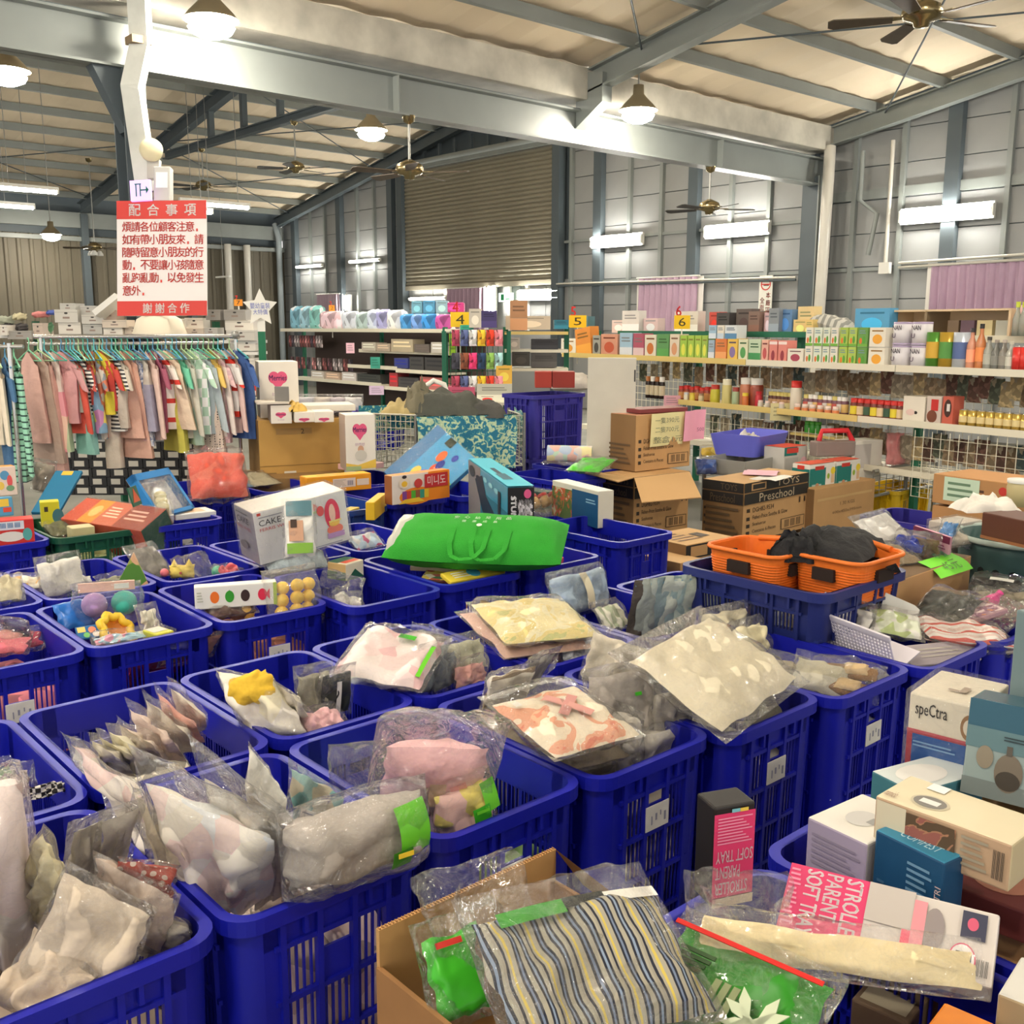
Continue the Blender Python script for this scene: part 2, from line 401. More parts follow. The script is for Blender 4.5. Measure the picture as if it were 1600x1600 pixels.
for s in (-1, 1): q.box((-0.06, s*(wdt/2+0.1), (DZ1-DZ0)/2-1.25), (0.18, 0.2, DZ1-DZ0+2.5), STEELD)
q.build('guide_rail', dr)
q = MB(); q.tube([(-0.2, -wdt/2, DZ1-DZ0+0.12), (-0.2, wdt/2, DZ1-DZ0+0.12)], 0.06, 10, STEEL); q.box((-0.14, 0, DZ1-DZ0+0.05), (0.1, wdt, 0.12), STEEL)
for i in range(9): q.box((-0.1, -wdt/2+0.3+i*0.55, DZ1-DZ0+0.3), (0.06, 0.05, 0.4), STEELD)
q.build('shutter_roll', dr)
# window under the shutter
wn = empty('window_1', (XW+0.02, 17.0, 2.0), 'pale opening with posts under the roller shutter', 'window', kind='structure')
q = MB()
for y in (-1.3, -0.75, 0.2, 1.4): q.box((-0.02, y, 0), (0.06, 0.08, 1.0), WHITEP)
q.build('frame', wn)

# far wall, ribbed olive sheeting
OL = mat((104, 98, 84), 0.6, var=0.15, vscale=0.8)
mb = MB(); vs = []; fs = []; x = XL; k = 0
prof = []
while x < XW:
    prof += [(x, 0), (x+0.16, 0), (x+0.19, -0.035), (x+0.25, -0.035)]; x += 0.28
for (x, dy) in prof: vs += [(x, YF+dy, 0), (x, YF+dy, 3.7)]
for i in range(len(prof)-1): fs.append((2*i, 2*i+2, 2*i+3, 2*i+1))
mb.add(vs, fs, OL)
mb.box(((XL+XW)/2, YF+0.15, 2.3), (XW-XL, 0.05, 4.6), STEELD)
wf = tag(mb.build('wall_far'), 'olive brown ribbed sheet metal far wall behind the shoe boxes', 'wall', kind='structure')
mb = MB()
for z, h in ((4.05, 0.35), (3.62, 0.1)): mb.box(((XL+XW)/2, YF-0.08, z), (XW-XL, 0.12, h), STEEL)
for X in (8.97, 11.6): mb.box((X, YF-0.1, 2.1), (0.16, 0.2, 4.2), STEELD)
mb.tube([(12.6, YF-0.2, 0.2), (12.6, YF-0.2, 3.7)], 0.09, 10, PIPE); mb.tube([(13.15, YF-0.2, 0.2), (13.15, YF-0.2, 3.7)], 0.09, 10, PIPE)
mb.build('wall_rail', wf)
mb = MB(); mb.tube([(14.05, YF-0.12, 4.3), (14.05, YF-0.3, 3.9), (14.1, YF-0.2, 3.5), (14.1, YF-0.2, 0.2)], 0.08, 10, mat((150, 160, 164), 0.4))
tag(mb.build('drain_pipe'), 'grey round drain pipe in the far corner by the end wall', 'pipe', kind='structure')

# ------------------------------------------------------------------ lamps and fans
TUBE = mat((255, 250, 238), 0.5, emit=55.0)
BULB = mat((255, 245, 226), 0.5, emit=110.0)
GREYM = mat((150, 150, 146), 0.4, 0.6)
BRASS = mat((150, 135, 100), 0.25, 0.9)
def tube_light(p0, p1, n, label, axis_out, housing=True, group='fluorescent tube lights'):
    p0, p1 = Vector(p0), Vector(p1); L = (p1-p0).length
    T = frame_T((p0+p1)/2, p1-p0, Vector(axis_out).cross(p1-p0))     # local z = out
    e = empty('tube_light', T, label, 'light', group)
    q = MB(); q.box((0, 0, -0.04), (L+0.06, 0.22 if n > 1 else 0.07, 0.05), WHITEP)
    for s in (-1, 1): q.box((s*(L/2+0.02), 0, 0.0), (0.03, 0.16 if n > 1 else 0.05, 0.06), WHITEP)
    q.build('housing', e)
    for k in range(n):
        y = (k-(n-1)/2)*0.13
        q = MB(); q.tube([(-L/2, y, 0.015), (L/2, y, 0.015)], 0.026, 8, TUBE); q.build('tube', e)
    return e
for (a, b), lb in ((((1409, 338), (1549, 328)), 'twin tube light on the wall above the pink curtain by the corner'),
                   (((1103, 364), (1199, 354)), 'twin tube light on the end wall behind the small ceiling fan'),
                   (((925, 380), (1001, 372)), 'twin tube light on the end wall beside the roller shutter'),
                   (((547, 410), (591, 405)), 'short tube light on the end wall next to the shutter guide'),
                   (((464, 418), (501, 414)), 'farthest tube light on the end wall near the far corner'),
                   (((641, 468), (694, 465)), 'tube light low under the shutter above the diaper packs'),
                   (((810, 462), (872, 459)), 'wide tube light under the shutter beside the green exit sign')):
    A, B = atx(*a, XW-0.11), atx(*b, XW-0.11); A.z = B.z = (A.z+B.z)/2
    tube_light(A, B, 2 if a[0] > 700 else 1, lb, (-1, 0, 0))
for u, v0, v1, lb in ((768, 448, 488, 'upright tube light beside the purple window curtain under the shutter'), (543, 462, 484, 'upright tube light standing behind the lilac diaper packs')):
    tube_light(atx(u, v1, XW-0.1), atx(u, v0, XW-0.1), 2, lb, (-1, 0, 0))
for a, b, z, lb in (((0, 292), (86, 300), 3.6, 'long hanging tube light, upper of the two at the far edge of the hall'), ((0, 320), (47, 325), 3.6, 'hanging tube light, lower of the two at the far edge of the hall'),
                    ((283, 315), (387, 324), 3.6, 'long hanging tube light beside the red notice'), ((312, 330), (332, 331), 3.6, 'short hanging tube light behind the end of the long one')):
    A, B = atz(*a, z), atz(*b, z); B.y = A.y
    e = tube_light(A, B, 1, lb, (0, 0, -1), group='hanging tube lights')
    q = MB(); L = (B-A).length
    for s in (-1, 1): q.tube([(s*L*0.35, 0, -0.04), (s*L*0.35, 0, -(zr(A.y)+0.32-z))], 0.006, 4, GREYM)
    q.build('hanger_wire', e)
q = MB(); A, B = atx(336, 433, 12.0), atx(362, 432, 12.0); q.box((0, 0, 0), (0.07, 0.75, 0.04), WHITEP); q.tube([(0, 0, 0), (0, 0, zr(((A+B)/2).y)+.32-((A+B)/2).z)], 0.006, 4, GREYM)
tag(q.build('tube_light', T=Matrix.Translation((A+B)/2)), 'unlit hanging tube light in front of the far olive wall', 'light', 'hanging tube lights')

SHADE = mat((150, 138, 112), 0.45, 0.4)
lamp_me = {}
def bay_lamp(p, label, d=0.45, e=1):
    T = Matrix.Translation(p); s = d/0.45
    o = empty('bay_lamp', T, label, 'lamp', 'high bay lamps')
    if not lamp_me:
        q = MB(); q.lathe([(0.225, 0.02), (0.222, 0.03), (0.17, 0.09), (0.10, 0.16), (0.065, 0.20), (0.06, 0.30), (0.0, 0.31)], 20, SHADE); q.lathe([(0.222, 0.022), (0.166, 0.09), (0.096, 0.155), (0.06, 0.19)], 20, mat((240, 236, 225), 0.3)); lamp_me['shade'] = q.mesh('lamp_shade')
        q = MB(); q.lathe([(0.0, -0.12), (0.09, -0.11), (0.165, -0.075), (0.19, -0.035), (0.16, 0.0), (0.1, 0.03), (0.06, 0.10)], 12, BULB); lamp_me['bulb'] = q.mesh('bulb')
        pass
    link('lamp_shade', lamp_me['shade'], o); link('bulb', lamp_me['bulb'], o)
    q = MB(); q.tube([(0, 0, 0.3), (0, 0, zr(p[1])+0.33-p[2])], 0.012, 6, GREYM); q.build('hanging_rod', o)
    return o
for u, v, z, lb in ((330, 36, 4.0, 'bright bay lamp under the valley gutter beside the white downpipe'), (10, 114, 4.0, 'bay lamp half cut off at the edge, beyond the steel column'),
                    (580, 206, 4.2, 'bay lamp under the far roof above the hanging fans'), (997, 176, 4.0, 'bay lamp beside the rafter haunch on the valley beam'),
                    (80, 368, 3.55, 'small distant bay lamp near the far olive wall')):
    bay_lamp(atz(u, v, z), lb)
for k, (x, y) in enumerate(((5.5, 1.8), (9.5, 3.2), (1.0, 5.6), (-2.5, 6.5), (11.5, 0.2), (-1.5, 0.2), (2.0, -3.0), (5.8, 10.6), (11.0, 10.6), (-2.0, 11.0), (-0.4, 2.4))):  # the last four are unseen, added to brighten the far hall and near goods
    bay_lamp((x, y, 4.45), 'bay lamp overhead %s' % ['above the near crates', 'near the rafter over the shelves', 'above the clothes rack side', 'over the edge of the hall by the rack', 'in the corner over the liquor shelf', 'behind the photographer', 'over the rear of the front hall', 'added for fill, hidden behind the valley beam near the notice', 'added for fill, hidden behind the valley beam near the shutter', 'added for fill, hidden behind the valley beam at the far edge', 'added for fill straight above the near bagged clothes'][k])

BLADE = mat((92, 80, 66), 0.45, var=0.2); BLADED = mat((70, 70, 68), 0.5)
def fan(p, top, label, rot=0, r=0.62, bm=BLADE, lights=False, nb=5):
    o = empty('ceiling_fan', Matrix.Translation(p), label, 'fan', 'ceiling fans')
    q = MB(); q.lathe([(0.0, -0.07), (0.05, -0.065), (0.06, -0.03), (0.13, -0.01), (0.15, 0.03), (0.13, 0.08), (0.07, 0.11), (0.03, 0.13), (0.0, 0.13)], 18, BRASS); q.build('motor', o)
    q = MB(); q.tube([(0, 0, 0.1), (0, 0, top-p[2])], 0.013, 8, GREYM); q.lathe([(0.0, top-p[2]-0.09), (0.055, top-p[2]-0.06), (0.07, top-p[2])], 12, BRASS); q.build('rod', o)
    for k in range(nb):
        T = TR((0, 0, 0.0), rot+360*k/nb) @ TR((0, 0, 0), 0, 12)
        q = MB(); q.prism([(0.2, -0.045), (r-0.04, -0.07), (r, -0.045), (r, 0.045), (r-0.04, 0.07), (0.2, 0.045)], -0.004, 0.004, bm)
        b = q.build('blade', o, T)
        q = MB(); q.prism([(0.1, -0.015), (0.26, -0.035), (0.26, 0.035), (0.1, 0.015)], 0.005, 0.012, BRASS); q.build('blade_bracket', b)
    if lights:
        for k in range(3):
            q = MB(); q.lathe([(0.03, 0), (0.07, -0.06), (0.075, -0.1)], 10, WHITEP); q.build('light_shade', o, TR((0.1*math.cos(k*2.1), 0.1*math.sin(k*2.1), -0.05)))
    return o
p = atz(1440, 28, 3.8); fan(p, zr(p.y)+0.2, 'brown ceiling fan with broad blades close overhead near the corner', 50, 0.66)
p = aty(640, 270, YV-0.05); fan(p, 3.68, 'brass ceiling fan on a long rod in front of the roller shutter', 20)
p = aty(1108, 327, YV-0.05); fan(p, 3.68, 'ceiling fan under the valley beam in front of a wall tube light', 35, bm=BLADED)
p = atx(462, 264, 8.97); fan(p, 4.9, 'dark ceiling fan hanging from the tie beam under the far roof', 10, bm=BLADED)
p = atx(318, 292, 8.97); fan(p, 4.9, 'ceiling fan farther back on the tie beam, above the hanging tube', 30, bm=BLADED)
p = atz(148, 388, 3.2); fan(p, zr(p.y)+0.2, 'small far ceiling fan with white lamp shades by the olive wall', 15, lights=True)

# ------------------------------------------------------------------ curtains and wall signs
def curtain(y0, y1, z0, z1, label, col=(196, 168, 190), x=XW-0.12):
    o = empty('curtain', Matrix.Translation((x, (y0+y1)/2, z0)), label, 'curtain', 'lilac curtains on the end wall')
    W, Hh = y1-y0, z1-z0; n = max(5, int(W/0.13))
    q = MB()
    def fn(u, v):
        a = 0.055*math.sin(u*n*2*PI)*(0.5+0.5*(1-v)) + 0.01*noise.noise((u*9, v*3, y0))
        return (a, (u-0.5)*W + 0.012*math.sin(u*n*4*PI), Hh*v)
    q.grid(fn, n*8, 8, mat(col, 0.8, var=0.1, vscale=3)); q.build('cloth', o)
    q = MB(); q.tube([(0, -W/2-0.05, Hh+0.01), (0, W/2+0.05, Hh+0.01)], 0.014, 6, WHITEP); q.box((0.06, 0, Hh/2), (0.02, W+0.16, Hh), mat((225, 222, 215), 0.6)); q.build('rail', o)
A, B = atx(1462, 415, XW), atx(1600, 408, XW); curtain(B.y-0.9, A.y, 1.55, A.z, 'wide pink pleated curtain on the wall above the liquor bottles')
A, B = atx(1005, 436, XW), atx(1097, 432, XW); curtain(B.y, A.y, 1.5, A.z, 'pink pleated curtain on the wall between two tube lights')
A, B = atx(705, 452, XW), atx(762, 449, XW); curtain(B.y, A.y, 1.5, A.z, 'dark lilac curtain under the roller shutter', (168, 142, 160))
A, B = atx(502, 461, XW), atx(536, 459, XW); curtain(B.y, A.y, 1.5, A.z, 'pale lilac curtain at the far end of the wall', (176, 156, 170))

RED = mat((214, 62, 56), 0.5); PAPER = mat((236, 234, 226), 0.55)
# no smoking board
A = atx(1208, 430, XW-0.1); B = atx(1185, 486, XW-0.1)
T = frame_T((XW-0.1, B.y, B.z), (0, -1, 0), (0, 0, 1)); W, Hh = abs(A.y-B.y), A.z-B.z
o = empty('no_smoking_sign', T, 'white upright no smoking sign with red writing on the end wall', 'sign')
q = MB(); q.box((W/2, Hh/2, 0), (W, Hh, 0.012), PAPER); q.build('board', o)
q = MB(); c = (W*0.5, Hh-0.14); r = 0.095; n = 24
for a in range(n):
    t0, t1 = 2*PI*a/n, 2*PI*(a+1)/n
    q.poly([(c[0]+r*math.cos(t0), c[1]+r*math.sin(t0), 0.008), (c[0]+r*math.cos(t1), c[1]+r*math.sin(t1), 0.008), (c[0]+r*.8*math.cos(t1), c[1]+r*.8*math.sin(t1), 0.008), (c[0]+r*.8*math.cos(t0), c[1]+r*.8*math.sin(t0), 0.008)], RED)
q.box((c[0], c[1], 0.009), (0.17, 0.018, 0.002), RED, None); 
q.box((c[0]+.01, c[1]-.015, 0.008), (0.1, 0.015, 0.002), mat((40, 40, 40)))
for i, ch in enumerate('本廠區'): put_text(q, ch, W*0.55, Hh-0.36-0.12*i, 0.085, 0.095, RED, None, 0.008, 0.02)
for i, ch in enumerate('全面禁'): put_text(q, ch, W*0.1, Hh-0.44-0.12*i, 0.085, 0.095, RED, None, 0.008, 0.02)
q.build('print', o)
# green exit sign under the shutter
A = atx(779, 458, XW-0.2); B = atx(799, 471, XW-0.2)
T = frame_T((XW-0.2, A.y, B.z), (0, -1, 0), (0, 0, 1)); W, Hh = abs(A.y-B.y), A.z-B.z
o = empty('exit_sign', T, 'lit green and white exit sign under the roller shutter', 'sign')
q = MB(); q.box((W/2, Hh/2, -0.03), (W, Hh, 0.05), mat((216, 246, 224), 0.5, emit=1.4)); q.build('light_box', o)
q = MB(); q.box((W*0.3, Hh/2, 0.0), (W*0.24, Hh*0.7, 0.006), mat((60, 170, 110))); q.box((W*0.7, Hh*0.3, 0.0), (W*0.3, Hh*0.12, 0.006), mat((60, 170, 110))); q.build('print', o)

# red and white notice hung on the column, facing the room
def quad_T(tl, tr, bl, d):
    """plane through three pixels at viewing depth d"""
    a, b, c = atd(*tl, d), atd(*tr, d), atd(*bl, d)
    return frame_T(c, b-a, a-c), (b-a).length, (a-c).length
T, W, Hh = quad_T((170, 315), (310, 314), (184, 494), 8.35)
o = empty('notice_board', T, 'red and white notice board with Chinese rules hung on the column', 'sign')
q = MB(); q.box((W/2, Hh/2, 0), (W, Hh, 0.015), mat((238, 232, 232), 0.4)); q.build('board', o)
q = MB(); q.box((W/2, Hh-0.075, 0.008), (W, 0.15, 0.004), RED); q.build('red_band', o)
q = MB(); q.box((W/2, 0.06, 0.008), (W, 0.12, 0.004), RED); q.build('red_band', o)
q = MB(); NW = mat((242, 238, 236), 0.5)
def line(s, x0, y, cw, chh, step, m, z, bold=0.02):
    for i, ch in enumerate(s):
        if ch == ' ': continue
        if ch in ',.': q.box((x0+i*step+cw*0.3, y+0.012, z), (0.014, 0.022, 0.002), m); continue
        if ch in '小一人': put_text(q, ch, x0+i*step, y, cw, chh, m, None, z, bold)
        else: put_text(q, ch, x0+i*step, y, cw, chh, m, None, z, bold)
line('配合事項', 0.1, Hh-0.125, 0.095, 0.095, (W-0.28)/3, NW, 0.012, 0.03)
line('謝謝合作', 0.21, 0.02, 0.075, 0.08, (W-0.43)/3, NW, 0.012, 0.03)
rows = ['煩請各位顧客注意,', '如有帶小朋友來,請', '隨時留意小朋友的行', '動,不要讓小孩隨意', '亂跑亂動,以免發生', '意外.']
for i, s in enumerate(rows): line(s, 0.045, Hh-0.15-0.105-i*(Hh-0.30)/6.15, 0.074, 0.082, (W-0.07)/9, RED, 0.012)
q.build('print', o)
# round speaker, emergency light and exit box above the notice
T, W, Hh = quad_T((220, 218), (254, 218), (220, 252), 8.45)
o = empty('wall_siren', T @ Matrix.Translation((W/2, Hh/2, 0)), 'round cream siren disc on the column above the notice', 'siren')
q = MB(); q.lathe([(0.0, 0.05), (0.06, 0.055), (0.07, 0.045), (0.09, 0.04), (0.095, 0.0), (0.08, -0.04), (0, -0.04)], 24, mat((222, 212, 176), 0.5)); q.build('disc', o)
q = MB(); q.box((0, -0.14, -0.06), (0.1, 0.16, 0.06), mat((190, 188, 180), 0.4)); q.build('bracket', o)
T, W, Hh = quad_T((240, 260), (266, 260), (240, 314), 8.4)
o = empty('emergency_light', T, 'grey emergency lamp box strapped to the column beside the exit sign', 'lamp')
q = MB(); q.box((W/2, Hh/2, -0.04), (W, Hh, 0.09), mat((190, 190, 186), 0.35)); q.build('case', o, bevel=0.008)
q = MB(); q.box((W/2, Hh*0.6, 0.006), (W*0.7, Hh*0.45, 0.006), mat((236, 240, 240), 0.15)); q.build('lens', o)
T, W, Hh = quad_T((203, 282), (235, 280), (204, 314), 8.3)
o = empty('exit_sign', T, 'small lilac exit sign with green door and arrow above the notice', 'sign')
q = MB(); q.box((W/2, Hh/2, -0.02), (W, Hh, 0.03), mat((206, 168, 236), 0.4, emit=0.55)); q.build('light_box', o)
q = MB(); G = mat((24, 110, 96))
for (x, y, w_, h_) in ((.3, .5, .04, .6), (.5, .5, .04, .6), (.4, .8, .24, .05), (.7, .5, .3, .06)): q.box((W*x, Hh*y, 0), (W*w_*1.3, Hh*h_, 0.004), G)
q.poly([(W*.78, Hh*.7, 0.002), (W*.92, Hh*.5, 0.002), (W*.78, Hh*.3, 0.002)], G)
q.build('print', o)

# ------------------------------------------------------------------ plastic crates
CW, CL, CH = 0.425, 0.63, 0.55
def plastic(c, rough=0.42): return mat(c, rough, var=0.10, vscale=5, spec=0.5)
BLUE, NAVY, GREENC, PURP = plastic((18, 26, 166)), plastic((30, 42, 110)), plastic((22, 84, 58)), plastic((52, 46, 150))
BLUE2 = plastic((28, 66, 150))
def rrect(w, l, r, n=5):
    pts = []
    for cx_, cy_, a0 in ((w/2-r, l/2-r, 0), (-w/2+r, l/2-r, 90), (-w/2+r, -l/2+r, 180), (w/2-r, -l/2+r, 270)):
        for k in range(n+1):
            a = math.radians(a0+90*k/n); pts.append((cx_+r*math.cos(a), cy_+r*math.sin(a)))
    return pts
_crate = {}
def crate_meshes(W, L, Hc, nr):
    key = (W, L, Hc)
    if key in _crate: return _crate[key]
    M0 = BLUE
    b = MB(); t = 0.006; r = 0.05; W2, L2 = W-0.03, L-0.03
    def tap(p):                                     # the walls lean in towards the base
        k = 1-0.045*(1-p[2]/Hc); return (p[0]*k, p[1]*k, p[2])
    def bxs(c, d): 
        s0 = len(b.v); b.box(c, d, M0); b.v[s0:] = [tap(p) for p in b.v[s0:]]
    # rounded corners
    n = 5
    for cx_, cy_, a0 in ((W2/2-r, L2/2-r, 0), (-W2/2+r, L2/2-r, 90), (-W2/2+r, -L2/2+r, 180), (W2/2-r, -L2/2+r, 270)):
        vs = []; 
        for rr in (r, r-t):
            for k in range(n+1):
                a = math.radians(a0+90*k/n)
                for z in (0, Hc-0.004): vs.append(tap((cx_+rr*math.cos(a), cy_+rr*math.sin(a), z)))
        m_ = 2*(n+1)
        fs = [(2*k, 2*k+2, 2*k+3, 2*k+1) for k in range(n)] + [(m_+2*k+1, m_+2*k+3, m_+2*k+2, m_+2*k) for k in range(n)]
        b.add(vs, fs, M0, None, True)
    zs = [0.02] + [0.03+(Hc-0.11)*(i+1)/nr for i in range(nr)]
    for side in (0, 1):
        half, depth = ((W2/2-r), L2/2) if side == 0 else ((L2/2-r), W2/2)
        npan = 3 if side == 0 else 4
        def P(s, o, z, ds, do, dz):
            for sg in (-1, 1):
                oo = sg*(depth-o)
                if side == 0: bxs((s, oo, z), (ds, do, dz))
                else: bxs((oo, s, z), (do, ds, dz))
        ew = 0.035                                   # plain strip beside the corner
        for sg in (-1, 1): P(sg*(half-ew/2), t/2, Hc/2, ew, t, Hc)
        P(0, t/2, Hc-0.04, 2*half, t, 0.08)
        P(0, t/2, 0.012, 2*half, t, 0.024)
        x0, x1 = -half+ew, half-ew; pw = (x1-x0)/npan
        for k in range(npan+1): P(x0+k*pw, -0.002, (Hc-0.03)/2, 0.012, 0.014, Hc-0.03)
        for z in zs[1:]: P(0, -0.001, z, 2*half-0.04, 0.012, 0.01)
        for k in range(npan):
            for i in range(nr):
                za, zb = zs[i], zs[i+1]; xa = x0+k*pw
                if side == 0 and k == 1 and i == nr-1:        # card holder: open slot over a plain plate
                    P(xa+pw/2, t/2, za+(zb-za)*0.32, pw, t, (zb-za)*0.64); continue
                ns = 5 if side == 0 else 7
                for j in range(1, ns): P(xa+pw*j/ns, t/2, (za+zb)/2, 0.004, t, zb-za)
    b.box((0, 0, 0.006), (W2*0.93, L2*0.94, 0.01), M0)
    body = b.mesh('body')
    q = MB(); out, inn = rrect(W, L, 0.062, 6), rrect(W2-2*t, L2-2*t, 0.045, 6); mid = rrect(W2+0.004, L2+0.004, 0.05, 6)
    N = len(out); loops = [[(x, y, Hc-0.012) for x, y in inn], [(x, y, Hc) for x, y in inn], [(x, y, Hc) for x, y in out], [(x, y, Hc-0.03) for x, y in out], [(x, y, Hc-0.03) for x, y in mid]]
    vs = [p for l_ in loops for p in l_]
    fs = [(i*N+k, i*N+(k+1) % N, (i+1)*N+(k+1) % N, (i+1)*N+k) for i in range(4) for k in range(N)]
    q.add(vs, fs, M0)
    for sx in (-1, 1):                                 # stiffening nibs under the rim
        for k in (-2, -1, 1, 2): q.box((sx*(W/2-0.008), k*L*0.14, Hc-0.045), (0.012, 0.008, 0.04), M0)
        for k in (-1, 1): q.box((k*W*0.16, sx*(L/2-0.008), Hc-0.045), (0.008, 0.012, 0.04), M0)
    rim = q.mesh('rim')
    _crate[key] = (body, rim)
    return body, rim
CR = {}
CARD = mat((226, 224, 216), 0.6, var=0.1, vscale=30); INK = mat((140, 142, 160), 0.7)
def crate(key, x0, y0, label, m=None, rz=0.0, z=0.0, dims=(CW, CL, CH), nr=4, card=False, group='blue plastic crates in rows'):
    W, L, Hc = dims; body, rim = crate_meshes(W, L, Hc, nr)
    T = TR((x0+W/2, y0+L/2, z), rz); o = empty('plastic_crate', T, label, 'crate', group); CR[key] = (T, dims)
    for nm, me in (('body', body), ('rim', rim)):
        c = link(nm, me, o)
        if m is not None and m is not BLUE:
            c.material_slots[0].link = 'OBJECT'; c.material_slots[0].material = m
    if card:
        q = MB(); zc = Hc-0.08-(Hc-0.11)/nr*0.62; cw_ = 0.082
        q.box((0, -L/2+0.008, zc), (cw_, 0.002, 0.062), CARD)
        for i in range(4): q.box((-0.025+0.016*i+0.004, -L/2+0.0065, zc+0.006*((i*7) % 3-1)), (0.003+0.003*(i % 2), 0.001, 0.022-0.005*(i % 3)), INK)
        q.build('label_card', o)
    return o
def cp(key, fx, fy, z):
    T, d = CR[key]; return T @ Vector(((fx-0.5)*d[0], (fy-0.5)*d[1], z - T.translation.z))
Y1, Y2, Y3, Y4, Y5 = 1.48, 2.13, 3.17, 3.86, 5.02
crate('A1', 0.245, Y1, 'blue crate full of beige fabric packs at the near corner')
crate('A2', 0.680, Y1, 'blue crate stuffed with white and pink bagged baby clothes', card=False)
crate('A3', 1.118, Y1, 'blue crate holding a pink cushion and a green labelled bag', card=True)
crate('A4', 1.552, Y1-0.02, 'blue crate under the strawberry print blanket pack', card=True)
crate('A5', 1.985, Y1-0.06, 'blue crate under the big cream quilt in film', card=True)
crate('A6', 2.41, Y1-0.1, 'blue crate with brown slippers and a green trimmed pouch', card=True)
crate('A7', 2.838, Y1-0.145, 'blue crate with a white perforated basket and flat cartons')
crate('A8', 3.27, Y1-0.17, 'blue crate of shiny bagged shoes and pink goods beside the grey post')
crate('B0', 0.262, Y2, 'blue crate with a green tag and checked fabric at the edge')
crate('B1', 0.697, Y2, 'blue crate with a row of flat pale garment sleeves')
crate('B2', 1.132, Y2, 'blue crate with a yellow and white plush toy bag')
crate('B3', 1.566, Y2, 'blue crate of grey sock packs beside a long pink bag')
crate('B4', 2.0, Y2-0.03, 'blue crate under the yellow folded blanket pack')
crate('B5', 2.435, Y2-0.06, 'blue crate of upright zip pouches and a pale blue pack')
crate('B6', 2.87, Y2-0.1, 'blue crate in the shade below the navy crate of orange baskets')
crate('B7', 3.74, 1.60, 'blue crate beside the cardboard box with the green price card')
crate('C1', 0.612, Y3, 'blue crate of pink wrapped sachets at the picture edge', card=True)
crate('C2', 1.048, Y3, 'blue crate of bright bath toys with purple and teal balls', rz=-1)
crate('C3', 1.49, Y3-0.01, 'blue crate under the white fruit shape box', card=True, rz=-1.5)
crate('C4', 1.925, Y3-0.13, 'nearly empty blue crate in front of the ferris wheel toy box')
crate('C5', 2.375, Y3-0.1, 'blue crate of torn magazines under the green bag', rz=-1)
crate('C6', 2.825, Y3-0.12, 'blue crate with a pink framed book beside the green bag', rz=-1)
crate('C7', 3.49, Y3+0.01, 'empty blue crate in front of the brown cartons', rz=0)
crate('D0', 0.70, Y4, 'blue crate behind the wrapped sachets at the picture edge')
crate('D1', 1.132, Y4, 'blue crate with film bags and a green wedge pack')
crate('D2', 1.572, Y4-0.02, 'blue crate with a yellow plush cat and small bagged toys')
crate('D3', 2.01, Y4-0.05, 'blue crate carrying the white ferris wheel toy box')
crate('D4', 2.46, Y4-0.05, 'blue crate with few goods behind the green bag')
crate('E0', 1.085, Y5, 'blue crate of toy boxes with a red carton at the picture edge')
crate('E1', 1.522, Y5, 'dark green plastic crate full of toy boxes', GREENC)
crate('E2', 1.965, Y5-0.02, 'blue crate with a can shaped toy pack and blue window box')
crate('E3', 2.85, 4.74, 'shallow mid-blue crate below the orange yellow toy box', BLUE2, z=0.0)
crate('E4', 3.30, 4.76, 'blue crate holding the orange and white play dough box')
crate('E5', 3.76, 4.70, 'blue crate behind the teal stunt car box')
crate('F1', 2.52, 5.80, 'blue crate with the big red plastic wrapped bag')
crate('F2', 2.96, 5.62, 'blue crate of flat packs before the tan carton')
crate('F3', 3.62, 5.45, 'blue crate carrying the leaning blue puzzle box')
crate('G1', 4.62, 4.70, 'open blue crate behind the teal stunt car box')
crate('G2', 5.10, 4.95, 'blue crate with a pastel roll beside the white cart')
crate('Z1', 1.11, 0.40, 'blue crate with the upright pink and black tray box', rz=0)
crate('Z2', 1.56, 0.42, 'blue crate of boxed baby goods nearest the camera side')
crate('Z3', 2.02, 0.40, 'blue crate below the breast pump cartons')

# ------------------------------------------------------------------ goods: film bags, packs, boxes
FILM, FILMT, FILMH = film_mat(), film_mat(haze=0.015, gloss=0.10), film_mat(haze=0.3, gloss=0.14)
def pil(u, v, e=4.0):
    return max(0.0, 1-abs(2*u-1)**e)**0.5 * max(0.0, 1-abs(2*v-1)**e)**0.5
def pillow(mb, w, h, t, m, seed=0, amp=0.012, fr=9.0, n=16, e=4.0, flat=0.0, taper=0.0, base=0.0, edge=0.8, folds=0.0, quad=None):
    """soft pack lying in XY, thick along Z"""
    so = Vector((seed*3.7, seed*1.3, 0))
    for sg in (1, -1):
        def fn(u, v, sg=sg):
            k = pil(u, v, e)
            x = (u-0.5)*w*(1-taper*v); y = (v-0.5)*h
            d = noise.noise(Vector((u*w*fr, v*h*fr, sg*2.0))*2.2+so)*amp*min(1, k*1.6)
            if folds: d += folds*k*math.sin(u*(10+seed % 5)+3.0*noise.noise(Vector((u*2, v*2.5, seed)))+seed)
            r = noise.noise(Vector((u*4, v*4, 7))+so)*amp*edge
            if quad:
                b = quad(u, v); x, y, zq = b.x, b.y, b.z
                return (x+r, y+r*0.7, zq + sg*t/2*k + d)
            return (x+r, y+r*0.7, base + sg*t/2*k*(1-flat) + d)
        if sg < 0: mb.grid(lambda u, v: fn(1-u, v), n, n, m)
        else: mb.grid(fn, n, n, m)
CN = {}
